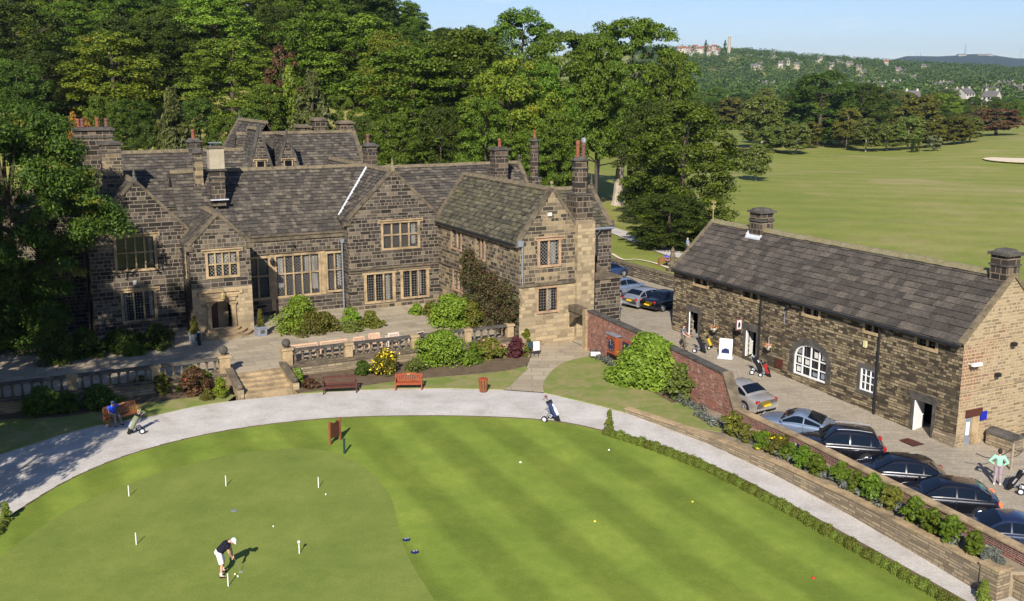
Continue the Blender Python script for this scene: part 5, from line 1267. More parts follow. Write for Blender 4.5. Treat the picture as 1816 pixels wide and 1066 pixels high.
        # door seams, handles, mirror, lamps
        sm_=MB()
        for x in (spl[0]-.015,spl[1]): sm_.box(x*L-.006,x*L+.006,s*hw*1.0-.004,s*hw*1.0+.008,.32,belt-.06)
        sm_.build('door_seam',M['black'],r)
        hd=MB(); 
        for x in ((spl[1]+.045),(spl[2]+.04)) if kind!='coupe' else ((spl[1]+.05),): hd.box(x*L-.09,x*L+.09,s*hw-.01,s*hw+.025,belt-.22,belt-.19)
        hd.build('door_handle',mat if kind!='suv' else M['black'],r)
        mr=MB(); mr.ball(((gf0-.035)*L,s*(hw+.08),belt+.06),.1,8,sx=.7,sy=1,sz=.7); mr.tube([((gf0-.035)*L,s*hw*.93,belt),((gf0-.035)*L,s*(hw+.03),belt+.03)],.03,5); mr.build('mirror',mat,r)
        hl=MB(); hl.cbox((L*.462,s*hw*.66,bon-.2),(.16,.34,.15)); hl.build('headlight',M['lamp'],r,bevel=.04)
        tl=MB(); tl.cbox((-L*.478,s*hw*.77,boot-.2),(.16,.26,.2 if kind!='suv' else .4)); tl.build('tail_light',M['brake'] if brake else M['tail'],r,bevel=.03)
        if kind in('suv',) or estate_rail: q=MB(); q.tube([(lerp(gf1,gr1,t)*L,s*hw*.58,roof(lerp(gf1,gr1,t))+.07) for t in (.08,.3,.6,.95)],.022,6); q.build('roof_rail',M['lead_dark'],r)
        tr=MB(); tr.box(-L*.3,L*.3,s*hw*.99-.01,s*hw*.99+.012,.27,.33); tr.build('sill_trim',M['black'],r)
    wr=.315 if kind!='suv' else .36
    for sx in (.31,-.3):
        for s in (-1,1):
            ar=MB(); ar.tube([(sx*L,s*(hw-.12),wr+.02),(sx*L,s*(hw+.006),wr+.02)],wr+.06,20); ar.build('wheel_arch',M['black'],r)
            w=MB(); w.tube([(sx*L,s*(hw-.2),wr),(sx*L,s*(hw+.008),wr),(sx*L,s*(hw+.02),wr)],[wr,wr,wr*.93],22); wh=w.build('wheel',M['rubber'],r)
            rm=MB(); 
            for k in range(7):
                a_=2*math.pi*k/7; rm.tube([(sx*L,s*(hw+.025),wr),(sx*L+math.cos(a_)*wr*.62,s*(hw+.022),wr+math.sin(a_)*wr*.62)],.028,5)
            rm.tube([(sx*L+math.cos(2*math.pi*k/20)*wr*.64,s*(hw+.022),wr+math.sin(2*math.pi*k/20)*wr*.64) for k in range(21)],.022,5); rm.ball((sx*L,s*(hw+.02),wr),.06,8,sy=.5); rm.build('rim',M['steel'],wh)
    p=MB(); p.box(-L*.5-.02,-L*.5+.03,-.26,.26,.5,.61) if kind in('saloon','coupe','suv') else p.box(-L*.5-.02,-L*.5+.03,-.26,.26,.62,.73); p.build('number_plate',M['plate_y'],r)
    g=MB(); g.box(L*.487,L*.503,-.42,.42,.42,.54); g.build('grille',M['black'],r)
    bmp=MB(); bmp.box(-L*.5-.03,-L*.5+.04,-hw*.85,hw*.85,.3,.42); bmp.build('bumper',M['black'] if kind=='suv' else mat,r,bevel=.03)
    for k in (0,):
        st=MB(); st.box(0.05*L,.1*L,-hw*.5,-hw*.15,.7,1.15); st.box(0.05*L,.1*L,hw*.15,hw*.5,.7,1.15); st.build('seat',M['dark'],r)
    r.location.z=P[2]
    return r
def carpx(label,wpx,wpy,ang,kind,mat,z,side=-1,**k):
    """place a car by its near rear wheel on the yard; ang = heading of the bonnet in the buildings' frame"""
    p=at(wpx,wpy,z); L,Wd=CT[kind][0],CT[kind][1]; a=PH+ang; f=Vector((math.cos(a),math.sin(a),0)); s=Vector((-math.sin(a),math.cos(a),0))
    c=p+f*(.3*L)-s*(side*(Wd/2)); 
    cu,cv=UV(c.x,c.y); c.z=cpz(cv)
    o=car(label,c,a,kind,M[mat],**k)
    # the yard slopes along v
    sl=1/24. if cv<57 else 0
    o.rotation_mode='XYZ'; dv=Vector((-UY,UX,0)); fx=f.dot(dv)*sl; sy=s.dot(dv)*sl; o.rotation_euler=(math.atan(sy),-math.atan(fx),a); return o
HB=R(180-38)
carpx('champagne saloon whose tail shows past the sloping end of the tall brick wall',1318,731,R(180-84),'saloon','p_beige',-.1,side=1)
carpx('silver-blue coupe parked next to the champagne saloon',1449,786,R(180-54),'coupe','p_blue',-.3,side=1)
carpx('black estate with silver roof rails between the silver coupe and another black car',1536,830,HB,'suv','p_black',-.45,side=1)
carpx('black hatchback parked below the right barn door, third dark car from the corner',1645,880,HB,'hatch','p_black',-.65,side=1)
carpx('black car with a lit red tail lamp, second dark car from the bottom right corner',1737,928,HB,'hatch','p_black',-.8,side=1,brake=True)
carpx('dark blue saloon cut by the right edge of the picture, lowest of the parked cars',1850,993,HB,'saloon','p_navy',-.9,side=1)
carpx('black saloon seen from behind at the left end of the barn',1176,553,R(12),'saloon','p_black',.5,side=-1,group='cars parked by the boundary wall')
carpx('silver estate car with a yellow plate between the black saloon and a blue-grey car',1143,548,R(12),'hatch','p_silver',.5,side=-1,group='cars parked by the boundary wall')
carpx('blue-grey hatchback partly hidden by the house corner',1098,528,R(12),'hatch','p_blue',.5,side=-1,group='cars parked by the boundary wall')
carpx('dark blue car farthest back beside the boundary wall',1070,497,R(12),'hatch','p_dblue',.5,side=-1,group='cars parked by the boundary wall')
# ---------------------------------------------------------------- people
M['skin']=plain('skin',(.55,.3,.2),.6,.3,0,.08); M['hair_dark']=plain('hair_dark',(.03,.015,.01),.7,.3); M['hair_grey']=plain('hair_grey',(.35,.32,.3),.7,.3)
def cloth(n,c): M[n]=plain(n,c,.85,.15,0,.18,5)
cloth('c_blue',(.03,.09,.62)); cloth('c_grey',(.2,.19,.175)); cloth('c_white',(.75,.73,.7)); cloth('c_black',(.012,.013,.022)); cloth('c_khaki',(.13,.11,.07)); cloth('c_slate',(.1,.12,.16)); cloth('c_mint',(.3,.55,.4)); cloth('c_mauve',(.33,.26,.28)); cloth('c_capblue',(.07,.12,.2)); cloth('c_red',(.09,.035,.03)); cloth('c_ltblue',(.2,.28,.42))
def remesh(name,mb,mat,parent,voxel=.012,smooth=True):
    me=bpy.data.meshes.new('tmp'); me.from_pydata(mb.v,[],mb.f); me.update(); o=bpy.data.objects.new('tmp',me); COL.objects.link(o)
    md=o.modifiers.new('r','REMESH'); md.mode='VOXEL'; md.voxel_size=voxel; md.use_smooth_shade=True
    m2=o.modifiers.new('s','SMOOTH'); m2.factor=.5; m2.iterations=4
    dg=bpy.context.evaluated_depsgraph_get(); dg.update(); r=bpy.data.meshes.new_from_object(o.evaluated_get(dg)); r.name=name
    bpy.data.objects.remove(o); bpy.data.meshes.remove(me); r.materials.clear(); r.materials.append(mat); return link(name,r,parent)
def limb(m,pts,rs,n=10):
    pts=[Vector(p) for p in pts]; m.tube(pts,rs,n)
    for p,r in zip(pts,rs): m.ball(p,r*1.0,10)
def hand(m,w,d,side,up,curl=.5,s=1):
    """palm at wrist w, pointing d; five separate bent fingers; side = direction of the thumb"""
    w=Vector(w);d=Vector(d).normalized();sd=(Vector(side)-d*Vector(side).dot(d)).normalized();nn=d.cross(sd)*up
    m.tube([w-d*.02,w+d*.04,w+d*.085],[.026*s,.034*s,.036*s],8); m.ball(w+d*.05,.036*s,8)
    for k,l in enumerate((.068,.078,.072,.056)):
        b=w+d*.08+sd*(.03-.02*k); a=curl*.9
        p1=b+(d*math.cos(a*.5)+nn*math.sin(a*.5))*l*.5; p2=p1+(d*math.cos(a*1.4)+nn*math.sin(a*1.4))*l*.32; p3=p2+(d*math.cos(a*2.2)+nn*math.sin(a*2.2))*l*.28
        m.tube([b-d*.015,b,p1,p2,p3],[.0105,.0105,.0098,.009,.0075],6)
    b=w+d*.025+sd*.03; p1=b+(d*.6+sd*.75+nn*.3).normalized()*.035; p2=p1+(d*.85+sd*.2+nn*.6*curl).normalized()*.03
    m.tube([b-sd*.015,b,p1,p2],[.014,.013,.0115,.009],6)
def person(label,P,rz,J,top,legs,shoes='c_black',hat=None,hair='hair_grey',sleeve=.45,leglen=1.0,hatmat=None,socks=None,handd=None,curl=.7,name='person',bulk=1.0):
    """J: joints. +x is where the person faces"""
    r=thing(name,label,'person',P,rz); g=lambda k:Vector(J[k]); b=bulk
    m=MB(); hd=g('head'); nk=g('neck'); ch=g('chest'); pv=g('pelvis'); fw=Vector(J.get('face',(1,0,0))).normalized(); up=(hd-nk).normalized(); rt=fw.cross(up).normalized(); up=rt.cross(fw).normalized()
    m.tube([nk-(nk-ch)*.2,nk,hd-up*.03],[.07,.058,.06],10)
    i=len(m.v); m.ball((0,0,0),.1,14,sx=1.0,sy=.8,sz=1.2); m.ball((.045,0,-.055),.062,10,sx=.8,sy=.85,sz=.9); m.ball((.098,0,-.02),.018,6,sz=1.5); m.ball((.092,0,-.062),.02,6,sy=1.5,sz=.5)
    for s in (-1,1): m.ball((-.005,s*.082,-.015),.026,6,sx=.7,sy=.4,sz=1.1); m.ball((.078,s*.035,.022),.017,6,sx=.5,sy=1.3,sz=.6)
    Mx=Matrix((fw,-rt,up)).transposed().to_4x4(); Mx.translation=hd; m.xf(Mx,i)
    limb(m,[ch,pv],[.13*b,.125*b],12)
    for s in 'lr':
        sh,el,wr,hp,kn,an,to=[g(s+k) for k in('sh','el','wr','hip','kn','an','toe')]
        limb(m,[ch+(sh-ch)*.4,sh,(sh+el)/2,el],[.07,.06,.05,.042]); limb(m,[el,(el*2+wr)/3,wr],[.042,.04,.027]); 
        limb(m,[hp,(hp+kn)/2,kn],[.085*b,.075,.055]); limb(m,[kn,(kn*2+an)/3,an],[.054,.055,.036]); m.tube([an,an+(to-an)*.5,to],[.036,.035,.025],8)
        d=(wr-el).normalized() if not handd else Vector(handd[s]).normalized()
        hand(m,wr,d,J.get('thumb',(0,0,1)) if isinstance(J.get('thumb'),tuple) else (0,0,1),1 if s=='l' else -1,curl)
    remesh('body',m,M['skin'],r,.0085)
    e=MB()
    for s in (-1,1): e.ball(tuple(hd+fw*.088+rt*s*.034+up*.022),.011,6)
    e.build('eyes',M['black'],r)
    t=MB(); bl=(ch+pv)/2
    t.tube([ch+(nk-ch)*.55,ch+(nk-ch)*.25,ch,bl,pv+(bl-pv)*.15],[.1*b,.155*b,.17*b,.165*b,.165*b],14); t.ball(ch,.17*b,12); t.ball(bl,.165*b,12)
    for s in 'lr':
        sh,el,wr=g(s+'sh'),g(s+'el'),g(s+'wr'); t.ball(sh,.085,10); t.tube([ch+(sh-ch)*.3,sh],[.12,.084],10)
        if sleeve>0:
            if sleeve<=1: t.tube([sh,sh+(el-sh)*sleeve],[.082,.07],10)
            else: t.tube([sh,el],[.08,.058],10); t.ball(el,.058,8); t.tube([el,el+(wr-el)*(sleeve-1)],[.058,.045],10)
    remesh('shirt',t,M[top],r,.012)
    p=MB(); p.tube([pv+(bl-pv)*.3,pv],[.16*b,.172*b],14); p.ball(pv,.172*b,12,sz=.8)
    for s in 'lr':
        hp,kn,an,to=g(s+'hip'),g(s+'kn'),g(s+'an'),g(s+'toe'); p.ball(hp,.115*b,10)
        if leglen<.6: e_=hp+(kn-hp)*.9; p.tube([hp,e_],[.115*b,.1],12)
        else: p.tube([hp,(hp+kn)/2,kn],[.113*b,.092,.076],12); p.ball(kn,.076,8); p.tube([kn,an-(an-kn)*.04],[.076,.066],10)
    remesh('shorts' if leglen<.6 else 'trousers',p,M[legs],r,.012)
    for s in 'lr':
        an,to=g(s+'an'),g(s+'toe'); q=MB(); d=(to-an); d.z=0; d.normalize(); a0=Vector((an.x,an.y,to.z))
        q.ball(a0-d*.03+Vector((0,0,.005)),.045,8,sz=.8); q.ball(a0+d*.08,.046,8,sz=.75); q.ball(a0+d*.15,.042,8,sz=.65); q.tube([a0-d*.03,a0+d*.15],[.045,.042],8); q.tube([a0-d*.02,an+Vector((0,0,-.01))],[.047,.042],8)
        remesh('shoe',q,M[shoes],r,.01)
        if socks: q=MB(); q.tube([an-Vector((0,0,.03)),an+(g(s+'kn')-an)*.28],[.047,.05],10); q.build('sock',M[socks],r,smooth=True)
    h=MB(); i=len(h.v)
    if hat:
        h.ball((-.008,0,.045),.113,14,sx=1.02,sy=.86,sz=.85); h.tube([(.06,0,.035),(.15,0,.022),(.185,0,.012)],[.07,.055,.03],10); 
        k=[]
        for v in h.v: k.append((v[0],v[1],v[2] if v[0]<.1 else .03+(v[2]-.03)*.12))
        h.v=k; h.xf(Mx,0); h.build('cap',M[hatmat or hat],r,smooth=True)
        h=MB(); h.ball((-.03,0,-.02),.1,12,sx=.85,sy=.9,sz=.75); h.xf(Mx,0); h.build('hair',M[hair],r,smooth=True)
    else:
        h.ball((-.02,0,.035),.116,14,sx=1.0,sy=.88,sz=1.0); h.ball((-.045,0,-.035),.1,12,sx=.8,sy=.9,sz=.9); h.xf(Mx,0); remesh('hair',h,M[hair],r,.012)
    return r
def stand(h=1.0,**k):
    J=dict(head=(.03,0,1.63),neck=(0,0,1.47),chest=(0,0,1.28),pelvis=(0,0,.97),
      lsh=(0,.19,1.4),rsh=(0,-.19,1.4),lel=(-.03,.25,1.12),rel=(-.03,-.25,1.12),lwr=(.05,.25,.87),rwr=(.05,-.25,.87),
      lhip=(0,.095,.92),rhip=(0,-.095,.92),lkn=(.02,.1,.5),rkn=(.02,-.1,.5),lan=(0,.1,.09),ran=(0,-.1,.09),ltoe=(.17,.12,.035),rtoe=(.17,-.12,.035)); J.update(k); return J
# golfer bent over his putter
gpos=(at(386,1026)+at(403,1018))/2; gpos.z+=.056
GJ=dict(head=(.47,-.03,1.36),neck=(.35,-.02,1.36),chest=(.2,0,1.22),pelvis=(-.08,0,.93),face=(.45,.0,-.9),
 lsh=(.3,.17,1.27),rsh=(.28,-.2,1.24),lel=(.34,.17,1.0),rel=(.32,-.19,.97),lwr=(.42,.03,.76),rwr=(.4,-.03,.7),
 lhip=(-.06,.11,.9),rhip=(-.06,-.11,.88),lkn=(.04,.2,.5),rkn=(.03,-.18,.48),lan=(-.02,.24,.09),ran=(-.02,-.24,.09),ltoe=(.16,.27,.035),rtoe=(.16,-.26,.035))
GR=R(8)
person('golfer bent over a putt in black top, white cap and white shorts',gpos,GR,GJ,'c_black','c_white',hat='c_white',sleeve=.42,leglen=.5,socks='c_white',handd={'l':(.3,-.35,-.6),'r':(.2,.2,-.8)},curl=1.2)
rot=Matrix.Rotation(GR,4,'Z')
r=thing('putter','thin steel putter in the bending golfer\'s hands','golf club',gpos,GR); hp=Vector((.42,0,.78)); hb=Vector((.66,.12,.04))
m=MB(); m.tube([hp-(hb-hp)*.12,hp+(hb-hp)*.2],.015,6); m.build('grip',M['black'],r); m=MB(); m.tube([hp+(hb-hp)*.2,hb],.008,6); m.build('shaft',M['steel'],r); m=MB(); m.box(.6,.75,.08,.13,.005,.045); m.build('head',M['steel'],r,bevel=.006)
# man in blue on the bench
f=Matrix.Rotation(BZ,4,'Z'); sp=BP+f@Vector((-.52,0,0))
SJ=dict(head=(.1,0,1.17),neck=(.0,0,1.03),chest=(-.06,0,.86),pelvis=(-.1,0,.53),face=(1,.3,-.15),
 lsh=(-.05,.19,.97),rsh=(-.05,-.19,.97),lel=(-.12,.45,.92),rel=(.08,-.27,.74),lwr=(-.18,.68,.93),rwr=(.27,-.12,.62),
 lhip=(-.06,.1,.52),rhip=(-.06,-.1,.52),lkn=(.38,.12,.53),rkn=(.37,-.13,.52),lan=(.52,.14,.12),ran=(.46,-.16,.09),ltoe=(.68,.16,.07),rtoe=(.63,-.2,.035))
person('man in bright blue shirt, grey trousers and blue cap sitting on the left bench',sp+Vector((0,0,0)),BZ-math.pi/2,SJ,'c_blue','c_grey',hat='c_capblue',sleeve=.7)
# man wheeling a trolley past the barn door
mp_=at(1211,620,.35); WA=PH-R(62)
WJ=stand(lan=(-.2,.09,.12),lkn=(.0,.1,.5),ltoe=(-.05,.1,.04),ran=(.22,-.09,.09),rkn=(.2,-.1,.5),rtoe=(.39,-.1,.045),rel=(.12,-.24,1.13),rwr=(.42,-.2,1.0),lel=(.08,.25,1.12),lwr=(.36,.18,1.0))
mp_.z=cpz(UV(mp_.x,mp_.y)[1]); person('man in slate shirt and olive trousers wheeling a trolley outside the left barn door',mp_,WA,WJ,'c_slate','c_khaki',hat='c_red',bulk=1.08)
# woman in mint top
wp=at(1768,858,-.6); wp.z=cpz(UV(wp.x,wp.y)[1])
person('woman in mint green top and mauve trousers, hands on hips, near the barn gable',wp,R(72),stand(lel=(-.08,.42,1.17),lwr=(.0,.2,1.0),rel=(-.08,-.36,1.15),rwr=(-.06,-.17,.98),lan=(0,.13,.09),ran=(0,-.13,.09)),'c_mint','c_mauve',shoes='c_white',hair='hair_dark',sleeve=1.85,bulk=.93)
# far people
fp=at(1219,447,.3); fp.z=terr(fp.x,fp.y)+.1; person('distant man in blue standing on the shaded park path',fp,R(200),stand(),'c_ltblue','c_slate')
fp=at(1182,466,.3); fp.z=terr(fp.x,fp.y); bench('distant reddish bench in front of the shaded park path, beyond the field wall',fp,R(190),'wood_mid',1.6,group='benches on the grass beyond the wall')
person('distant man in bright blue seated on the bench past the wall',fp+Vector((.05,-.02,0)),R(100)+math.pi,{**SJ,'lel':(.08,.27,.74),'lwr':(.27,.12,.62)},'c_blue','c_black')
# ---------------------------------------------------------------- golf trolleys
cloth('b_green',(.2,.21,.13)); cloth('b_black',(.014,.014,.016)); cloth('b_white',(.7,.7,.72)); cloth('b_red',(.3,.02,.02)); cloth('b_grey',(.3,.31,.32)); cloth('b_yellow',(.6,.42,.03)); cloth('b_navy',(.03,.04,.1))
def trolley(label,P,rz,c1,c2,c3,heads='b_yellow',s=1,spare=0):
    r=thing('golf_trolley',label,'golf trolley',P,rz,'golf trolleys with bags'); r.scale=(s,s,s)
    # bag leans back: foot in front (+x), handle at -x
    a=Vector((.34,0,.16)); b=Vector((-.12,0,1.0)); d=(b-a).normalized(); n=Vector((d.z,0,-d.x))
    m=MB(); m.tube([a,a+d*.1,a+d*.55,b],[.12,.135,.13,.14],14); m.build('bag',M[c1],r)
    m=MB(); m.tube([a-d*.01,a+d*.14],[.125,.142],14); m.tube([b-d*.1,b+d*.02],[.145,.15],14); m.build('bag_trim',M['b_black'],r)
    m=MB(); m.tube([a+d*.16+n*.08,a+d*.22+n*.11,a+d*.5+n*.11,a+d*.56+n*.08],[.06,.085,.085,.06],8); m.build('pocket',M[c2],r)
    m=MB(); m.tube([a+d*.58+n*.08,a+d*.62+n*.1,a+d*.76+n*.1],[.05,.07,.06],8); m.tube([a+d*.3+Vector((0,.1,0)),a+d*.6+Vector((0,.1,0))],[.05,.05],8); m.build('side_pocket',M[c3],r)
    rg=random.Random(int(P.x*100)); 
    for k in range(7):
        m=MB(); o=Vector((rg.uniform(-.07,.07),rg.uniform(-.09,.09),0)); L=rg.uniform(.1,.28); e=b+o+d*L+Vector((rg.uniform(-.03,.03),rg.uniform(-.03,.03),0)); m.tube([b+o,e],.009,5); 
        if k<3: m.ball(e,.052,8,sy=1.2,sz=.8)
        else: m.prism([e+Vector((-.04,-.01,0)),e+Vector((.04,-.01,-.01)),e+Vector((.05,-.01,.04)),e+Vector((-.03,-.01,.03))],(0,.022,0))
        m.build('golf_club',M[heads] if k<2 else M['steel'],r)
    m=MB(); f0=Vector((.36,0,.14)); m.tube([f0,Vector((-.05,.0,.35)),Vector((-.3,0,.95)),Vector((-.42,0,1.02))],.018,6); m.tube([(-.42,-.13,1.03),(-.42,.13,1.03)],.018,6); m.tube([(-.1,0,.42),(-.18,-.3,.17)],.014,6); m.tube([(-.1,0,.42),(-.18,.3,.17)],.014,6); m.tube([(-.18,-.3,.17),(-.18,.3,.17)],.012,6); m.build('frame',M['lead_dark'],r)
    for y in (-.33,.33):
        m=MB(); m.tube([(-.18,y-.03,.16),(-.18,y+.03,.16)],.16,16); w=m.build('wheel',M['rubber'],r); m=MB(); m.tube([(-.18,y-.034,.16),(-.18,y+.034,.16)],.1,12); m.build('rim',M['lead'],w)
    m=MB(); m.tube([(.4,-.025,.1),(.4,.025,.1)],.1,12); m.build('wheel',M['rubber'],r)
    return r
p=at(243,768); trolley('green and grey golf bag on a trolley beside the seated man in blue',p,R(215),'b_green','b_grey','b_green')
p=at(977,747); trolley('black and white golf bag on a trolley alone on the gravel path',p,R(-28),'b_navy','b_white','b_white','b_red',1.12)
p=at(1240,624,.35); p.z=cpz(UV(p.x,p.y)[1]); trolley('black golf bag on the trolley pushed by the walking man at the barn',p,R(-35),'b_black','b_black','b_black','b_grey')
p=at(1255,618,.35); p.z=cpz(UV(p.x,p.y)[1]); trolley('trolley with yellow handle straps standing just behind the pushed trolley',p,R(30),'b_yellow','b_black','b_grey','b_yellow',.85)
p=at(1340,660,.2); p.z=cpz(UV(p.x,p.y)[1]); trolley('black golf bag with a white towel outside the middle barn door',p,R(-20),'b_black','b_black','b_white','b_white')
p=at(1356,664,.2); p.z=cpz(UV(p.x,p.y)[1]); trolley('red and black golf bag lying low on its trolley left of the arched window',p,R(-35),'b_red','b_black','b_red','b_black',.85)
p=at(1803,873,-.7); p.z=cpz(UV(p.x,p.y)[1]); trolley('black golf trolley at the right edge beside the woman in mint',p,R(150),'b_black','b_black','b_grey','b_white')
# ---------------------------------------------------------------- foliage
def leaves(rg,C,Rr,nl,size,flat=.65,up=.5,low=-.25,jit=.16,elong=1.0):
    """leaf quads over lobes: C (k,3) centres, Rr (k,) radii, nl leaves each"""
    k=len(C); n=k*nl
    d=rg.normal(size=(n,3)); d/=np.linalg.norm(d,axis=1)[:,None]
    bad=d[:,2]<low; d[bad,2]*=-1
    c=np.repeat(C,nl,0); r=np.repeat(Rr,nl)
    rr=r*(1-jit+rg.random(n)*jit*2-(rg.random(n)**3)*.5)
    p=c+d*rr[:,None]*np.array([1,1,flat])
    nrm=d*.75+np.array([0,0,up])+rg.normal(size=(n,3))*.45; nrm/=np.linalg.norm(nrm,axis=1)[:,None]
    t=np.cross(nrm,rg.normal(size=(n,3))); t/=np.maximum(np.linalg.norm(t,axis=1),1e-6)[:,None]
    b=np.cross(nrm,t); s=size*(.6+.8*rg.random(n)); s=s[:,None]
    V=np.stack([p-t*s*elong-b*s*.35,p+t*s*.1*elong-b*s*.62,p+t*s*elong+b*s*.3,p-t*s*.15*elong+b*s*.62],1).reshape(-1,3)
    Q=np.arange(n*4).reshape(-1,4)
    return V,Q
def crownmesh(name,seed,mat,Hc,Rc,nlobe=70,nl=150,leaf=.22,flat=.6,lob=(.17,.3),shape='round',z0=0.,shell=(.55,.98),low=-.25,up=.5,jit=.16,elong=1.):
    """crown about the trunk axis, from z0 up by Hc, widest radius Rc"""
    rg=np.random.default_rng(seed)
    # lobes all over an uneven envelope
    t=rg.random(nlobe); a=rg.random(nlobe)*2*np.pi
    q=rg.uniform(shell[0],shell[1],nlobe)
    wob=1+.16*np.sin(a*2+seed)+.1*np.sin(a*3+seed*2+t*5)
    if shape=='round': prof=np.clip(1-np.abs(2*t-.9)**2.6/1.45,.06,1)**.5
    elif shape=='cone': prof=np.clip(1.02-t,.03,1)**.8
    elif shape=='oval': prof=np.sin(np.pi*np.clip(t*.93+.06,0,1))**.55
    elif shape=='yew': prof=np.clip(1-t**1.8,.04,1)*.95
    elif shape=='dome': prof=np.sqrt(np.clip(1-t**2,.02,1))
    else: prof=np.ones(nlobe)
    r=prof*Rc*q*wob
    lr=rg.uniform(lob[0],lob[1],nlobe)*Rc*(.7+.3*prof)
    C=np.stack([np.cos(a)*(r-lr*.4),np.sin(a)*(r-lr*.4),z0+t*(Hc-lr.mean()*flat)],1)
    V,Q=leaves(rg,C,lr,nl,leaf,flat,up,low,jit,elong)
    me=fastmesh(name,V,Q,mat); return me,C
def trunkmesh(name,seed,h,r,C,mat,limbs=9,lean=0.):
    rg=random.Random(seed); m=MB(); top=Vector((lean,rg.uniform(-.3,.3),h))
    pth=[Vector((0,0,-.3)),Vector((0,0,h*.15)),Vector((lean*.3+rg.uniform(-.12,.12),0,h*.4)),Vector((lean*.7,rg.uniform(-.2,.2),h*.7)),top]
    m.tube(pth,[r*1.45,r*1.05,r*.8,r*.5,r*.18],9)
    cs=sorted([Vector(c) for c in C],key=lambda c:rg.random())[:limbs]
    for c in cs:
        z=max(h*.22,min(h*.75,c.z-rg.uniform(.1,.4)*h*.4)); s=Vector((lean*z/h,0,z)); mid=(s+c)/2+Vector((0,0,-abs(c.z-z)*.1+h*.02))
        m.tube([s,mid,c],[r*.38,r*.22,r*.06],6)
    o=m.build(name,mat); me=o.data; bpy.data.objects.remove(o); return me
KINDS={}
def kind(k,seed,leafm,H_,Rc,cz,barkm='bark',tr=.35,var=1,**kw):
    L=[]
    for i in range(var):
        cm,C=crownmesh('crown',seed+i*17,M[leafm],H_-cz,Rc,z0=cz,**kw); tm=trunkmesh('trunk',seed+i,H_*.86,tr,C,M[barkm]); L.append((cm,tm))
    KINDS[k]=(L,H_,Rc)
kind('mid',1,'leaf_mid',18,6.6,1.2,var=3,nlobe=200,nl=180,leaf=.165,flat=.72,lob=(.1,.24),jit=.22)
kind('park',30,'leaf_mid',22,8.2,6.5,var=2,nlobe=230,nl=180,leaf=.17,flat=.7,lob=(.09,.2))
kind('light',40,'leaf_light',18,6.8,1.2,var=2,nlobe=200,nl=180,leaf=.16,flat=.7,lob=(.1,.22))
kind('dark',80,'leaf_dark',18,6.8,1.0,var=3,nlobe=200,nl=180,leaf=.165,flat=.8,lob=(.1,.24),jit=.22)
kind('yellow',120,'leaf_yellow',18,6.8,1.4,var=2,nlobe=200,nl=180,leaf=.17,flat=.75,lob=(.1,.23))
kind('yew',160,'leaf_yew',12,4.6,.2,nlobe=110,nl=170,leaf=.2,flat=1.2,lob=(.12,.22),shape='yew',elong=1.5,up=.2,jit=.28)
kind('brown',180,'leaf_copper',16,3.6,.5,nlobe=80,nl=140,leaf=.22,flat=1.0,lob=(.14,.26),shape='oval')
kind('column',200,'leaf_light',12,1.9,.4,nlobe=70,nl=110,leaf=.2,flat=1.1,lob=(.3,.5),shape='oval')
kind('smallyellow',220,'leaf_brown',9,3.6,1.5,var=3,nlobe=95,nl=120,leaf=.19,flat=.85,lob=(.15,.28),shape='round',tr=.18,barkm='bark_pale')
kind('smallmid',240,'leaf_olive',10,3.8,1.4,var=3,nlobe=95,nl=120,leaf=.2,flat=.85,lob=(.15,.28),shape='round',tr=.18,barkm='bark_pale')
kind('copper',260,'leaf_copper',9,5.5,1.6,nlobe=60,nl=150,leaf=.25,flat=.45,lob=(.18,.3),tr=.3)
kind('orange',270,'leaf_orange',7,3.2,.5,nlobe=45,nl=110,leaf=.2,flat=1.0,lob=(.2,.34))
kind('pale',280,'leaf_pale',5,1.7,.8,nlobe=26,nl=70,leaf=.2,flat=.7,lob=(.25,.4),tr=.1)
TREES=[]
def tree(k,X,Y,h=None,w=None,adj='',where='',z=None,variant=None,bark=None):
    L,H0,R0=KINDS[k]; rg=random.Random(int(X*31+Y*77)); i=rg.randrange(len(L)) if variant is None else variant
    r=thing('tree','', 'tree',(X,Y,terr(X,Y)-.1 if z is None else z),rg.uniform(0,6.28))
    hs=(h or H0)/H0; ws=(w or R0*2)/(2*R0); r.scale=(ws,ws,hs)
    link('crown',L[i][0],r); link('trunk',L[i][1],r)
    TREES.append((r,k,adj,where)); return r
def ptree(k,px,D,top,wpx,adj,where,**kw):
    X=pxX(px,D); z=terr(X,D); h=max(2.5,pyZ(top,D)-z); return tree(k,X,D,h*1.03,wpx*D/1839.*1.04,adj,where,**kw)
HS='on the wooded hillside'; BH='just behind the manor house'; CO='at the edge of the golf course'
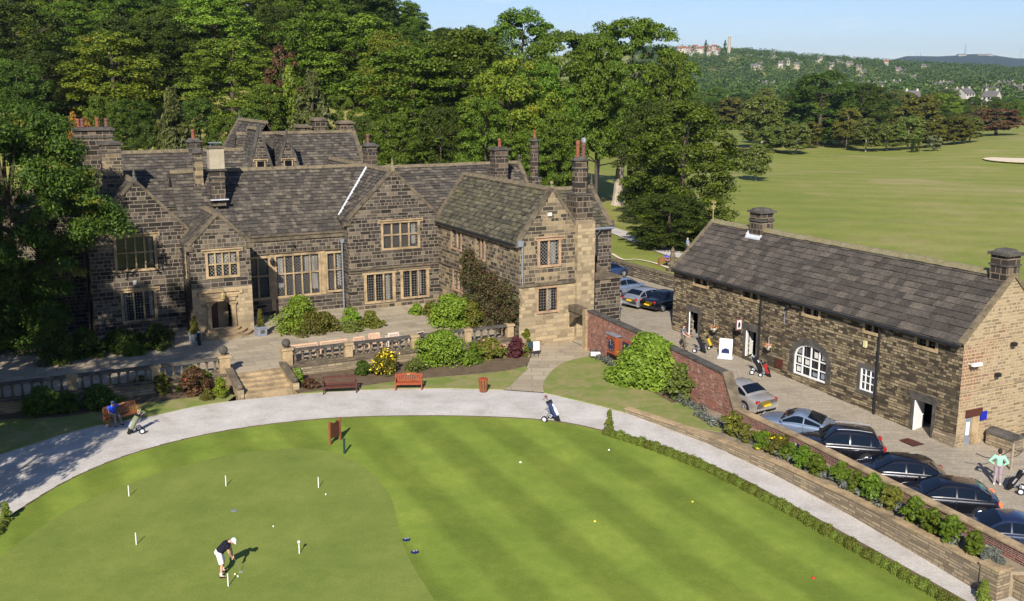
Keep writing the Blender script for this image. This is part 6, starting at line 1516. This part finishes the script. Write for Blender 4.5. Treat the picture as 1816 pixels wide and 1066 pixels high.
for a in [('yew',302,118,158,118,'dark olive yew',BH),('orange',137,121,192,62,'small orange-leaved tree',BH),('yellow',200,150,60,190,'yellow-green layered tree',HS),
 ('light',412,150,72,160,'bright green leafy tree',HS),('brown',502,142,84,74,'tall brown conifer',BH),('column',513,130,113,34,'narrow ivy-clad bright green tree',BH),
 ('yew',552,121,128,120,'wide olive conifer',BH),('light',632,165,30,180,'light green airy tree',HS),('mid',735,140,86,200,'mid green sycamore',BH),('yellow',690,155,60,120,'yellow-green tree',HS),
 ('mid',825,145,56,190,'dense green sycamore',BH),('yellow',905,132,108,170,'yellow-tipped sycamore',BH),('mid',925,190,24,150,'round-topped green tree','on the skyline above the sycamores'),('dark',850,178,52,130,'dark green tree','on the skyline above the sycamores'),
 ('park',1010,152,62,165,'mid green tree','beside the big park trees'),('mid',960,140,115,120,'mid green tree','beside the big park trees'),('park',1120,158,42,200,'tallest dark tree with a pale bare trunk','beside the park path'),('park',1060,150,70,130,'green tree with a thin pale trunk','beside the park path'),
 ('mid',1188,152,95,105,'dark green tree','beside the park path'),('dark',640,125,205,70,'dark bushy tree',BH),('mid',470,128,150,100,'mid green bushy tree',BH),('dark',350,128,175,90,'dark green tree',BH),('mid',175,125,170,70,'mid green tree',BH),('mid',600,128,170,80,'green tree',BH),
 ('dark',80,150,95,160,'dark green bushy tree',HS),('dark',300,165,35,150,'dark green tree',HS),('dark',30,135,110,120,'dark green tree',HS),('mid',-10,140,90,120,'bright mid green tree',HS),
 ('dark',255,118,215,80,'low dark green tree beside the yew',BH),('mid',390,120,205,80,'low green tree behind the lead flue',BH),('dark',445,126,190,80,'low dark green tree behind the twin gables',BH),('dark',225,140,175,100,'dark green bush-like tree',BH),('dark',780,125,190,110,'low dark green tree',BH),('mid',860,122,175,110,'low mid green tree',BH),('mid',700,122,200,90,'low green tree',BH),('mid',990,128,200,110,'low mid green tree','beside the big park trees'),('mid',940,124,230,90,'low dark sycamore','beside the big park trees'),
 ('smallyellow',1348,195,252,52,'small yellow-green sapling','on the fairway')]:
    ptree(*a)
# pale dead-looking trunks of the big park trees
def baretrunk(px,base,topy,r_,lab,dx=0):
    p=at(px,base,.0); z=terr(p.x,p.y); h=pyZ(topy,p.y)-z; q=thing('bare_tree',lab,'tree',(p.x,p.y,z)); m=MB()
    m.tube([(0,0,-.3),(0,0,.6),(.15+dx*.3,0,h*.35),(.3+dx*.7,0,h*.6),(dx+.5,.2,h)],[r_*1.9,r_*1.25,r_,r_*.85,r_*.35],10)
    m.tube([(.3+dx*.7,0,h*.6),(1.2+dx,-.2,h*.78),(1.3+dx,-.3,h*.9)],[r_*.5,r_*.3,r_*.1],7); m.build('trunk',M['bark_pale'],q)
    m=MB(); m.tube([(.2+dx*.5,0,h*.45),(2.6,-.4,h*.52),(3.6,-.6,h*.6)],[.14,.1,.04],6); m.tube([(.2+dx*.5,0,h*.52),(-2.0,-.5,h*.6),(-2.6,-.6,h*.75)],[.14,.09,.03],6); m.build('dead_branch',M['bark_pale'],q)
baretrunk(1094,362,170,.62,'broad pale bare trunk standing in front of the tallest dark park tree',.9); baretrunk(1058,335,250,.32,'thin pale trunk left of the broad bare trunk')
# the spreading dark tree at the end of the barn
t=ptree('mid',1218,123,185,200,'spreading dark green tree','beyond the left end of the barn',variant=1); t2=ptree('dark',1195,112,345,165,'low spreading dark green tree','over the park path beyond the barn',variant=2)
t3=ptree('dark',1160,138,180,120,'dark green tree','between the bare trunk and the barn')
# tree line across the course
for a in [('smallmid',1298,455,172,70,'slender pale-trunked tree',CO),('smallmid',1262,470,180,60,'slender pale-trunked tree',CO),('smallyellow',1356,300,168,82,'yellow-green tree',CO),('smallyellow',1372,282,222,62,'small yellow-green tree',CO),('smallyellow',1418,276,216,58,'small yellow-leaved tree',CO),
 ('dark',1458,318,128,150,'broad dark oak',CO),('dark',1532,325,150,120,'broad dark oak',CO),('smallyellow',1543,285,208,50,'yellow-green tree',CO),('smallyellow',1580,288,218,56,'rusty green tree',CO),('smallyellow',1618,290,205,60,'yellow-green tree',CO),('smallmid',1655,292,215,60,'mid green tree',CO),
 ('pale',1665,275,238,26,'tiny pale silvery tree',CO),('smallmid',1700,296,205,66,'mid green tree',CO),('smallyellow',1728,300,205,50,'rusty green tree',CO),('smallyellow',1680,300,215,50,'rusty tree',CO),('copper',1774,340,192,92,'spreading copper-brown tree',CO),('smallmid',1508,300,190,60,'mid green tree',CO),('smallmid',1440,300,215,50,'mid green tree',CO),
 ('smallmid',1324,262,285,58,'low leafy tree',CO),('dark',1632,276,244,20,'small dark shrub-like tree',CO)]:
    ptree(*a)
rg=random.Random(77)
for Yr,topy,sp,ks in ((345,185,40,('smallmid','dark','mid','smallyellow')),(395,172,40,('mid','smallmid','dark','light')),(450,160,38,('dark','mid','smallmid')),(515,150,36,('mid','dark','smallmid')),(590,142,34,('dark','mid')),(680,136,32,('mid','dark','smallmid'))):
    px=1225 if Yr>400 else 1310
    while px<1870:
        x=px+rg.uniform(-14,14); D=Yr+rg.uniform(-18,18); k=rg.choice(ks)
        if not(Yr<440 and (1275<x<1335)):
            X=pxX(x,D); h=rg.uniform(11,16) if x<1700 else rg.uniform(8,12)
            if Yr<400 and x>1745: pass
            else: tree(k,X,D,h,h*rg.uniform(.8,1.1),{'smallmid':'olive green tree','dark':'dark green tree','mid':'mid green tree','smallyellow':'yellow-green tree','light':'bright green tree'}[k],'in the woods beyond the fairway')
        px+=sp*rg.uniform(.8,1.2)
# wood climbing the hill at the left
for Yr,h0,sp in ((168,15,88),(188,15,84),(210,15,80),(236,15,78),(268,15,74),(305,15,70)):
    px=-70+rg.uniform(0,40)
    while px<(930 if Yr<250 else 1060):
        D=Yr+rg.uniform(-7,7); k=rg.choice(('dark','dark','mid','mid','dark','light','yellow') if Yr<200 else ('dark','dark','mid','dark')); X=pxX(px,D); h=h0*rg.uniform(.85,1.15)*(1 if px<700 else .8)
        if not(px>640 and Yr<200 and pyZ(30,D)<terr(X,D)+h): tree(k,X,D,h,h*rg.uniform(.8,1.0),{'dark':'dark green tree','mid':'mid green tree','light':'bright green tree','yellow':'yellow-green tree'}[k],'in the hillside wood')
        px+=sp*rg.uniform(.8,1.25)
# the tall mossy tree leaning in at the left edge, in front of the house
rgn=np.random.default_rng(4)
LX,LY=-33.2,66.0
r=thing('large_tree','tall drooping tree filling the left edge in front of the house','tree',(LX,LY,.0))
nb=185; C=[];Rr=[]
for i in range(nb):
    t=rgn.random(); a=rgn.random()*2*np.pi; z=.9+t*15.2
    pr=(np.interp(z,[.8,5,9,12,15.,16.6],[3.0,4.4,5.8,5.8,3.9,1.])); q=rgn.uniform(.45,1.0)
    C.append((np.cos(a)*pr*q+(.5 if z>6 else 0),np.sin(a)*pr*q,z)); Rr.append(rgn.uniform(.55,1.15))
for (x,z) in ((6.2,10.6),(6.9,9.9),(6.0,9.6),(5.6,8.6),(5.2,11.6),(7.4,9.2),(7.6,8.4),(5.0,7.6),(6.4,8.6)): C.append((x,rgn.uniform(-1.5,.5),z)); Rr.append(.75)
C=np.array(C);Rr=np.array(Rr)
V,Q=leaves(rgn,C,Rr,620,.08,.85,.3,-.7,.4,1.3)
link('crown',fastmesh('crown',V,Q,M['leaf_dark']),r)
V,Q=leaves(rgn,C[rgn.integers(0,len(C),110)]+rgn.normal(size=(110,3))*.4,np.full(110,.55),110,.085,.6,.4,-.2,.3); link('sun_toned_sprays',fastmesh('sprays',V,Q,M['leaf_olive']),r)  # lighter olive leaf colour stands in for sunlit foliage over the dark crown
link('trunk',trunkmesh('trunk',9,13,.5,C,M['bark'],26,.4),r)
# trees standing left of the picture whose shadows reach the lawn, gravel and gable
for X,Y,h,w,lab in ((-30.5,38.5,14,9,'tall tree left of the bowling green, nearest the tower'),(-32.2,50.5,19.5,9.5,'tallest tree left of the gravel path, out of the picture'),(-40,52,17,11,'tall tree at the far left of the garden'),(-24.8,34,18.5,5,'slim open tree beside the bowling green, out of the picture'),(-27.6,37,26,10,'very tall open tree left of the bowling green')):
    t=tree('park' if h>18 and w!=9.5 else 'mid' if w>6 else 'column',X,Y,h,w,'','',z=G(Y)-.1); TREES.pop(); t['label']=lab
# labels for the trees: rank inside each group of look-alikes
from collections import defaultdict
gr=defaultdict(list)
for (o,k,adj,where) in TREES: gr[(adj,where)].append(o)
for (adj,where),L in gr.items():
    L.sort(key=lambda o:o.location.x/o.location.y)
    for i,o in enumerate(L): 
        o['label']=f'{adj} {where}' if len(L)==1 else ' '.join(f'{adj} {where}, {ordn(i+1)} from left'.split())
        o['group']='trees '+where
# ---------------------------------------------------------------- shrubs and hedges
def shrub(name,label,X,Y,z,w,h,mat,seed,group='shrubs in the garden borders',flowers=None,shape='dome',leaf=.07,nl=60,nlobe=46,cat='shrub',d=None,stems=True,lob=(.2,.36),flat=.85,nf=60,fs=.045):
    r=thing(name,label,cat,(X,Y,z),seed*.7,group); cm,C=crownmesh('foliage',seed,M[mat],h,w/2,nlobe=nlobe,nl=nl,leaf=leaf,flat=flat,lob=lob,shape=shape,low=-.4,shell=(.3,.95),jit=.22,elong=1.2)
    f=link('foliage',cm,r)
    if d: f.scale=(1,d/w,1)
    m=MB(); rg_=random.Random(seed)
    for i in range(5): c=Vector(C[rg_.randrange(len(C))]); m.tube([(0,0,-.1),c*.5,c*.9],[.03,.02,.008],5)
    m.build('stems',M['bark'],r)
    if flowers:
        rgg=np.random.default_rng(seed); Cf=C[rgg.integers(0,len(C),nf)]+rgg.normal(size=(nf,3))*w*.05; V,Q=leaves(rgg,Cf,np.full(nf,w*.13),3,fs,.8,.7,0.,.1); link('flowers',fastmesh('flowers',V,Q,M[flowers]),r)
    return r
def ps(px,py,wpx,hpx,mat,lab,seed,z=None,name='shrub',**k):
    p=at(px,py,z); s=(p.y*cT+(CAMH-p.z)*sT)/F; w=wpx*s; h=hpx*s/math.cos(math.atan((CAMH)/p.y))*.93
    n=int(34+w*12); return shrub(name,lab,p.x,p.y+w*.35,p.z,w,h,mat,seed,nlobe=n,**k)
T_=.65
ps(525,594,95,70,'leaf_light','large bright green shrub against the hall windows',301,T_,nl=110,leaf=.085); ps(545,596,80,42,'leaf_olive','olive green shrub in front of the bright hall shrub',302,T_,nl=110,leaf=.06)
ps(570,592,70,38,'leaf_olive','mixed green shrub with a few red blooms right of the bright hall shrub',303,T_,nl=90,flowers='petal_pink',nf=10,fs=.1); ps(620,575,45,30,'leaf_light','upright rose bush with orange-pink blooms by the second gable',304,T_,flowers='petal_pink',nf=9,fs=.11)
ps(620,590,42,22,'leaf_brown','low yellowish shrub below the rose bush by the second gable',305,T_); ps(655,582,48,30,'leaf_olive','rounded olive shrub under the second gable windows',306,T_,nl=90)
ps(738,560,30,22,'leaf_light','small bright plant at the foot of the second gable right side',307,T_); ps(765,562,34,28,'leaf_olive','loose shrub with white flowers near the corner of the wing',308,T_,flowers='petal_white',nf=10)
ps(800,584,90,62,'leaf_light','large fresh green bush against the wing, above the balustrade',309,T_,nl=140,leaf=.09); ps(838,584,50,50,'leaf_olive','olive bush beside the ivy on the wing',310,T_,nl=110)
ps(783,656,102,70,'leaf_light','large rounded bright green bush in front of the right balustrade',311,0,nl=170,leaf=.07); ps(838,648,40,42,'leaf_mid','mid green bush between the large round bush and the pink hydrangea',312,0,nl=90)
ps(868,642,62,42,'leaf_olive','hydrangea bush with pale pink flower heads below the balustrade',313,0,nl=100,flowers='petal_pink',nf=60,fs=.1); ps(914,637,36,42,'leaf_purple','dark purple-red bush beside the wing corner',314,0,nl=130); ps(934,634,20,52,'leaf_yellow','narrow yellow-green shrub at the wing corner',315,0,shape='oval',nl=70)
ps(681,667,64,42,'leaf_olive','bush covered in yellow flowers in front of the right balustrade',316,0,nl=100,flowers='petal_yellow',nf=170,fs=.085); ps(641,667,40,26,'leaf_dark','low dark green bush left of the yellow flowering bush',317,0,nl=100); ps(735,662,45,24,'leaf_brown','low yellowish plants right of the yellow flowering bush',318,0)
ps(527,680,28,28,'leaf_light','leafy plant with large white flowers beside the steps',319,0,flowers='petal_white',nf=14,fs=.13); ps(548,692,34,20,'leaf_copper','low brownish shrub by the steps',320,0)
ps(388,708,32,38,'leaf_yellow','bright yellow-green shrub left of the terrace steps',321,0,nl=100); ps(338,702,66,48,'leaf_copper','reddish green shrub below the left balustrade',322,0,nl=100,flowers='petal_red',nf=12); ps(338,696,60,46,'leaf_mid','green shrub behind the reddish shrub below the left balustrade',328,0,nl=90); ps(366,712,26,22,'leaf_olive','low olive plant left of the yellow-green shrub',323,0)
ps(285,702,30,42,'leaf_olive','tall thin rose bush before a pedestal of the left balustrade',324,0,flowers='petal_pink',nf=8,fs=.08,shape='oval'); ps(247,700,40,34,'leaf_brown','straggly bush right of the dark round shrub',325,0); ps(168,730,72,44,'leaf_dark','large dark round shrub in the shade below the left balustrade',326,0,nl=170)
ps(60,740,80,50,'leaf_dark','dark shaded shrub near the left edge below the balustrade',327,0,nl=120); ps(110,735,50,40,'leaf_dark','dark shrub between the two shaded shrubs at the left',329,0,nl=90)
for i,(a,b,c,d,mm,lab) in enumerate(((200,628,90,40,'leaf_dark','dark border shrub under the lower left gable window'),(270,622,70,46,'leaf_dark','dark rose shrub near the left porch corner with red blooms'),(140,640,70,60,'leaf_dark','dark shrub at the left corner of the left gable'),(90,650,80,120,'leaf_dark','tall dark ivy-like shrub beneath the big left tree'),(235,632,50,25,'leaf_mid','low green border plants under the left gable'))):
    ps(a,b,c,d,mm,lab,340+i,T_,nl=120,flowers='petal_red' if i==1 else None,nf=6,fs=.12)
# cones in the planters
for (u_,v_,lab) in ((15.55,68.9,'clipped cone shrub in the right porch planter'),(11.15,68.9,'clipped cone shrub in the left porch planter')):
    p=W(u_,v_,1.3); shrub('cone_shrub',lab,p.x,p.y,p.z,.75,1.25,'leaf_olive',351+int(u_),shape='cone',leaf=.04,nl=90,nlobe=60,lob=(.25,.4),flat=1)
# ivy on the wing: hugs the wall u=31.05
def wallplant(label,name,pts,mat,seed,nl=150,leaf=.075,group='climbers and wall shrubs',thick=.35,n=60,uwall=31.0):
    rgg=np.random.default_rng(seed); r=thing(name,label,'climber',W(uwall,np.mean([p[0] for p in pts]),.65),PH,group); u0,v0=uwall,float(np.mean([p[0] for p in pts]))
    C=[];Rr=[]
    from mathutils.geometry import intersect_point_tri_2d
    xs=[p[0] for p in pts];zs=[p[1] for p in pts]
    def inside(x,z):
        c=False;j=len(pts)-1
        for i in range(len(pts)):
            if (pts[i][1]>z)!=(pts[j][1]>z) and x<(pts[j][0]-pts[i][0])*(z-pts[i][1])/(pts[j][1]-pts[i][1])+pts[i][0]: c=not c
            j=i
        return c
    while len(C)<n:
        x=rgg.uniform(min(xs),max(xs));z=rgg.uniform(min(zs),max(zs))
        if inside(x,z): C.append((-rgg.uniform(.0,thick),x-v0,z-.65)); Rr.append(rgg.uniform(.3,.55))
    V,Q=leaves(rgg,np.array(C),np.array(Rr),nl,leaf,1.0,.3,-1,.25); link('foliage',fastmesh('foliage',V,Q,M[mat]),r)
    m=MB(); m.tube([(-.05,0,0),(-.08,.1,1.5),(-.05,-.2,3)],[.07,.05,.03],6); m.build('stem',M['bark'],r); return r
wallplant('dark reddish green ivy covering the corner of the wing','ivy',[(68.2,5.3),(67.4,5.7),(66.4,5.0),(64.3,4.9),(63.3,4.4),(61.0,4.2),(60.1,4.6),(59.9,3.2),(60.6,1.0),(62.5,.7),(66,.7),(68.0,1.5),(68.6,3.5)],'leaf_ivy',61,n=120,nl=190)
# big bush on the brick wall and plants along it
p=W(34.0,48.0,0); shrub('wall_shrub','large leafy green bush growing over the tall brick wall',p.x-.4,p.y-.1,.05,4.9,3.4,'leaf_light',71,nl=220,nlobe=100,leaf=.1,group='plants along the brick wall',d=3.0)
p=W(33.6,45.0,0); shrub('wall_shrub','thin brownish shrub right of the large bush on the brick wall',p.x,p.y,.05,1.7,2.3,'leaf_brown',72,shape='oval',nl=80,group='plants along the brick wall')
def strip(label,pts,w,h,mat,seed,name='lavender_strip',cat='plants',zf=None,leaf=.05,dens=70):
    rgg=np.random.default_rng(seed); C=[];Rr=[]
    for (a,b) in zip(pts,pts[1:]):
        a=Vector(a);b=Vector(b);n=int((b-a).length/.25)
        for i in range(n):
            p=a.lerp(b,(i+rgg.random())/n); C.append((p.x+rgg.normal()*w*.3,p.y+rgg.normal()*w*.3,p.z+h*.4)); Rr.append(h*rgg.uniform(.4,.8))
    V,Q=leaves(rgg,np.array(C),np.array(Rr),dens,leaf,1,.6,-.3,.3,1.8); o=link(name,fastmesh(name,V,Q,M[mat])); tag(o,label,cat,None,'stuff'); return o
strip('grey-green lavender along the foot of the tall brick wall',[W(33.6,45.2,.05),W(33.35,42.6,.05)],.5,.45,'lavender',81); strip('grey-green lavender at the foot of the wall below the clock',[W(34.45,56,.05),W(34.0,51.5,.05)],.4,.35,'lavender',82)
strip('low grey plants along the front of the raised bed',[W(32.6,42,.15),W(32.3,34,.25),W(32.0,28,.3),W(31.9,23,.36)],.5,.35,'lavender',83)
# shrubs of the raised bed, one by one
gp='rose bushes in the raised bed before the parked cars'
pos=[(1300,770,46,'leaf_olive'),(1322,782,36,'leaf_olive'),(1352,796,36,'leaf_mid'),(1378,806,42,'leaf_olive'),(1400,815,34,'leaf_mid'),(1424,828,42,'leaf_mid'),(1450,842,40,'leaf_mid'),(1490,858,42,'leaf_mid'),(1520,872,38,'leaf_mid'),(1548,888,52,'leaf_mid'),(1585,905,46,'leaf_olive'),(1625,928,50,'leaf_mid'),(1655,945,48,'leaf_mid'),(1690,965,52,'leaf_mid'),(1738,985,48,'leaf_mid'),(1775,992,24,'lavender'),(1800,1002,22,'lavender')]
for i,(px,py,w_,mt) in enumerate(pos):
    u_=.25; p=at(px,py,.25); s=(p.y*cT+(CAMH-p.z)*sT)/F; uu,vv=UV(p.x,p.y); uu=max(uu,31.9)
    uu=min(max(uu,31.9),float(np.interp(vv,[21,25.4,29.7,34.5,40],[31.2,31.65,32.2,32.75,33.1]))); q=W(uu,vv,bedz(vv))
    nm='shrub with yellow flowers' if i in(0,2,3) else ('low grey shrub' if mt=='lavender' else 'leafy rose bush'); 
    shrub('rose_bush',f'{nm} in the raised bed, {ordn(i+1)} from the left',q.x,q.y,q.z,w_*s*.98,w_*s*.98,mt,400+i,gp,flowers='petal_yellow' if i in(0,2,3) else None,nf=12,fs=.1,shape='oval',nl=75,nlobe=44,leaf=.06)
# clipped box hedge of separate balls along the green
hp=rep([tuple(p) for p in HEDGE],6); dist=0; last=Vector(hp[0]); pts_=[last]; 
for q in hp[1:]:
    q=Vector(q)
    while (q-pts_[-1]).length>=.45: pts_.append(pts_[-1]+(q-pts_[-1]).normalized()*.45)
bx=[]
for i in range(3):
    cm,C=crownmesh('foliage',500+i,M['leaf_box'],.5,.36,nlobe=18,nl=90,leaf=.028,flat=.95,lob=(.6,.8),shape='dome',low=-.5,shell=(.1,.5),jit=.12); bx.append(cm)
rg=random.Random(4); nh=len(pts_)
for i,p in enumerate(pts_):
    o=link('box_bush',bx[i%3]); s=rg.uniform(.88,1.12); o.location=(p.x,p.y,G(p.y)+.03); o.scale=(s,s,s*rg.uniform(.85,1.05)); o.rotation_euler=(0,0,rg.uniform(0,6))
    tag(o,f'clipped box bush in the low hedge, {ordn(i+1)} from the pointed end','box bush','clipped box bushes edging the green')
for px,py,h,lab in ((1080,766,1.25,'pointed clipped bush at the top end of the low hedge'),(12,925,.95,'small pointed bush at the left edge of the gravel'),(1743,1066,.9,'small pointed bush at the bottom right corner')):
    p=at(px,py); shrub('pointed_bush',lab,p.x,p.y,p.z,.62,h,'leaf_box',int(px)+7,'pointed clipped bushes',shape='cone',leaf=.035,nl=80,nlobe=50,lob=(.3,.45),flat=1,cat='bush')
for i,(px,py) in enumerate(((-6,950),(-22,965),(0,938))):
    p=at(px,py); o=link('box_bush',bx[i]); o.location=p; o.scale=(1,1,.9); tag(o,f'low box bush beside the small pointed bush at the left edge, {ordn(i+1)} from the bottom','box bush','clipped box bushes at the left edge')
# ---------------------------------------------------------------- far woods, town and air
M['wall_cream']=plain('wall_cream',(.4,.34,.26),.9,.1,0,.1,.3); M['wall_white']=plain('wall_white',(.5,.46,.4),.9,.1,0,.05,.3); M['roof_red']=plain('roof_red',(.24,.1,.065),.9,.1,0,.2,.3); M['roof_grey']=plain('roof_grey',(.13,.12,.115),.9,.1,0,.2,.3); M['win_dark']=plain('win_dark',(.02,.022,.025),.3,.5)
def houseproto(w,d,h,rh,wall,roof,hip=False):
    r=bpy.data.objects.new('house',None); COL.objects.link(r)
    m=MB(); m.box(-w/2,w/2,-d/2,d/2,-4,h); m.prism([(-w/2,-d/2,h),(-w/2,d/2,h),(-w/2,0,h+rh)],(w,0,0)); m.build('wall',M[wall],r)
    m=MB()
    for s in (-1,1): m.prism([(-w/2-.3,s*(d/2+.4),h-.2),(w/2+.3,s*(d/2+.4),h-.2),(w/2+.3,0,h+rh+.15),(-w/2-.3,0,h+rh+.15)],(0,0,.25))
    m.build('roof',M[roof],r)
    for x in (-w*.38,w*.36): m=MB(); m.box(x-.5,x+.5,-.5,.5,h+rh-.8,h+rh+1.4); m.build('chimney',M[wall],r)
    for x in (-w*.3,0,w*.3):
        for z in (1.2,h-1.6): m=MB(); m.box(x-.6,x+.6,-d/2-.04,-d/2+.02,z,z+1.1); m.build('window',M['win_dark'],r)
    return r
PR=[houseproto(10,7,5.2,2.8,'wall_cream','roof_grey'),houseproto(9,7,5,3,'wall_white','roof_red'),houseproto(14,7,5,2.8,'wall_cream','roof_grey'),houseproto(8,8,6,3,'wall_white','roof_grey')]
used=set(); rg=random.Random(21); hn=defaultdict(int)
HOUSES=[]
def fhouse(k,px,D,lift=0,rz=None,s=1):
    X=pxX(px,D); z=terr(X,D)+lift; p=PR[k]
    if k in used: o=dup(p,(X,D,z),rg.uniform(-.6,.6) if rz is None else rz)
    else: o=p; used.add(k); o.location=(X,D,z); o.rotation_euler=(0,0,rg.uniform(-.6,.6) if rz is None else rz)
    o.scale=(s,s,s); o['category']='house'; HOUSES.append((o,k,px,D)); return o
px=1203
while px<1272: fhouse(1,px,1850+rg.uniform(-120,60),rg.uniform(3,9),s=.95); px+=rg.uniform(4,7)
for px in range(1330,1640,17): fhouse(rg.choice((0,0,2,2,3,1)),px+rg.uniform(-6,6),rg.uniform(1300,1800),rg.uniform(2,6),s=.85)
for px,D in ((1306,1150),(1352,1050),(1366,1060),(1446,1200),(1500,1150),(1535,1000),(1590,1050),(1560,1020),(1635,1100),(1660,980),(1680,1000),(1764,1150),(1790,1100),(1806,900)): fhouse(rg.choice((0,2,3)),px,D,3.5,s=1.)
for px,D,k in ((1688,760,0),(1713,700,3),(1760,620,3),(1745,860,0),(1765,850,2),(1775,980,2),(1618,640,3)): fhouse(k,px,D,4,s=1.05,rz=rg.uniform(-.9,.9))
nm={0:'cream stone house with grey roof',1:'white house with red roof',2:'long cream house with grey roof',3:'white house with dark roof'}
hg=defaultdict(list)
for o,k,px,D in HOUSES: hg[k,(0 if px<1300 else 1 if D>1250 else 2)].append((px,o))
for (k,q),L in hg.items():
    L.sort(key=lambda t:t[0]); wh=('in the hilltop village','on the far ridge','among the nearer woods')[q]
    for i,(px,o) in enumerate(L): o['label']=f'{nm[k]} {wh}' if len(L)==1 else f'{nm[k]} {wh}, {ordn(i+1)} from the left'; o['group']='far houses '+wh
# mill chimney and small spires
X=pxX(1290,1700); z=terr(X,1700); r=thing('mill_chimney','tall tapering stone mill chimney on the far skyline','chimney',(X,1700,z)); m=MB(); m.lathe([(3.4,-5),(2.3,pyZ(69,1700)-z)],(0,0,0),8); m.build('shaft',M['wall_cream'],r); m=MB(); m.lathe([(2.6,0),(2.6,1.5)],(0,0,pyZ(69,1700)-z),8); m.build('cap',M['wall_cream'],r)
kind('poplar',700,'leaf_dark',16,1.8,.5,nlobe=30,nl=40,leaf=.5,flat=1.4,lob=(.4,.6),shape='oval')
for px in (1249,1283): 
    X=pxX(px,1750); t=tree('poplar',X,1750,16+pyZ(74,1750)-terr(X,1750)-16+2,5,'',''); TREES.pop(); t['label']='left slim pointed tree on the far village skyline' if px==1249 else 'slim pointed tree just left of the mill chimney'; t['group']='slim trees on the skyline'
# masts on the moor
for px,h,lab in ((1706,18,'tall lattice radio mast on the distant moor'),(1628,9,'small thin mast left of the tall moor mast'),(1804,16,'thin mast at the right end of the moor')):
    D=6100; X=pxX(px,D); z=pyZ(np.interp(px,[1600,1680,1750,1816],[103,99,99,105]),D); r=thing('radio_mast',lab,'mast',(X,D,z),0,'radio masts on the moor'); m=MB()
    hh=h*D/1839; w=5 if h>16 and px<1800 else 2
    for s in (-1,1): m.tube([(s*w,0,-5),(s*w*.25,0,hh)],[w*.18,w*.12],4)
    for k in range(5): zz=hh*k/5; a=w*(1-.75*k/5); b=w*(1-.75*(k+1)/5); m.tube([(-a,0,zz),(b,0,zz+hh/5)],w*.1,4); m.tube([(a,0,zz),(-b,0,zz+hh/5)],w*.1,4)
    m.build('lattice',M['lead_dark'],r)
for px,w,lab in ((1740,26,'long low pale buildings on the moor top'),(1700,14,'low pale building left of the long moor buildings')):
    D=6100; X=pxX(px,D); z=pyZ(100,D); r=thing('moor_building',lab,'building',(X,D,z)); m=MB(); ww=w*D/1839; m.box(-ww/2,ww/2,-15,15,-10,5); m.build('wall',M['wall_cream'],r); m=MB(); m.prism([(-ww/2,-16,5),(-ww/2,16,5),(-ww/2,0,9)],(ww,0,0)); m.build('roof',M['roof_grey'],r)
# woodland that reads as one mass from 720 m outwards
rgn=np.random.default_rng(11); C=[];Rr=[]
n=0
for i in range(4300):
    D=rgn.uniform(720,2000); px=rgn.uniform(1120,1990)
    if rgn.random()>min(1,(D/1500)): pass
    X=pxX(px,D); C.append((X,D,0)); Rr.append(rgn.uniform(2.8,8.5))
C=np.array(C);Rr=np.array(Rr); C[:,2]=terr_np(C[:,0],C[:,1])+Rr*.9
for p_,D0,hw in [(a[2],a[3],9) for a in HOUSES]:   # keep clearings in front of the houses
    X=pxX(p_,D0); pxs=C[:,0]/C[:,1]*1839+908; k=(np.abs(pxs-p_)<6)&(C[:,1]<D0)&(C[:,1]>D0-110); C=C[~k];Rr=Rr[~k]
V,Q=leaves(rgn,C,Rr,80,1.15,.95,.4,-.1,.2); tag(link('distant_woodland',fastmesh('distant_woodland',V,Q,M['leaf_far'])),'far woodland covering the slopes below the hilltop village','woodland',None,'stuff')
C=[];Rr=[]
for i in range(1500):
    D=rgn.uniform(250,700); px=rgn.uniform(800,1225); X=pxX(px,D); C.append((X,D,terr(X,D)+4)); Rr.append(rgn.uniform(4,6))
V,Q=leaves(rgn,np.array(C),np.array(Rr),110,.7,1.1,.4,-.1,.2); tag(link('hill_woodland',fastmesh('hill_woodland',V,Q,M['leaf_dark'])),'far woods on the hill crest behind the big park trees','woodland',None,'stuff')
# air
hz=MB(); hz.box(-8200,8200,-60,8200,-420,330); m=bpy.data.materials.new('haze'); m.use_nodes=True; nt=m.node_tree; nt.nodes.remove(nt.nodes['Principled BSDF'])
pv=nt.nodes.new('ShaderNodeVolumePrincipled'); pv.inputs['Density'].default_value=.00007; pv.inputs['Color'].default_value=(.58,.74,1,1); pv.inputs['Anisotropy'].default_value=.2; nt.links.new(pv.outputs[0],nt.nodes['Material Output'].inputs['Volume'])
tag(hz.build('haze',m),kind='stuff')
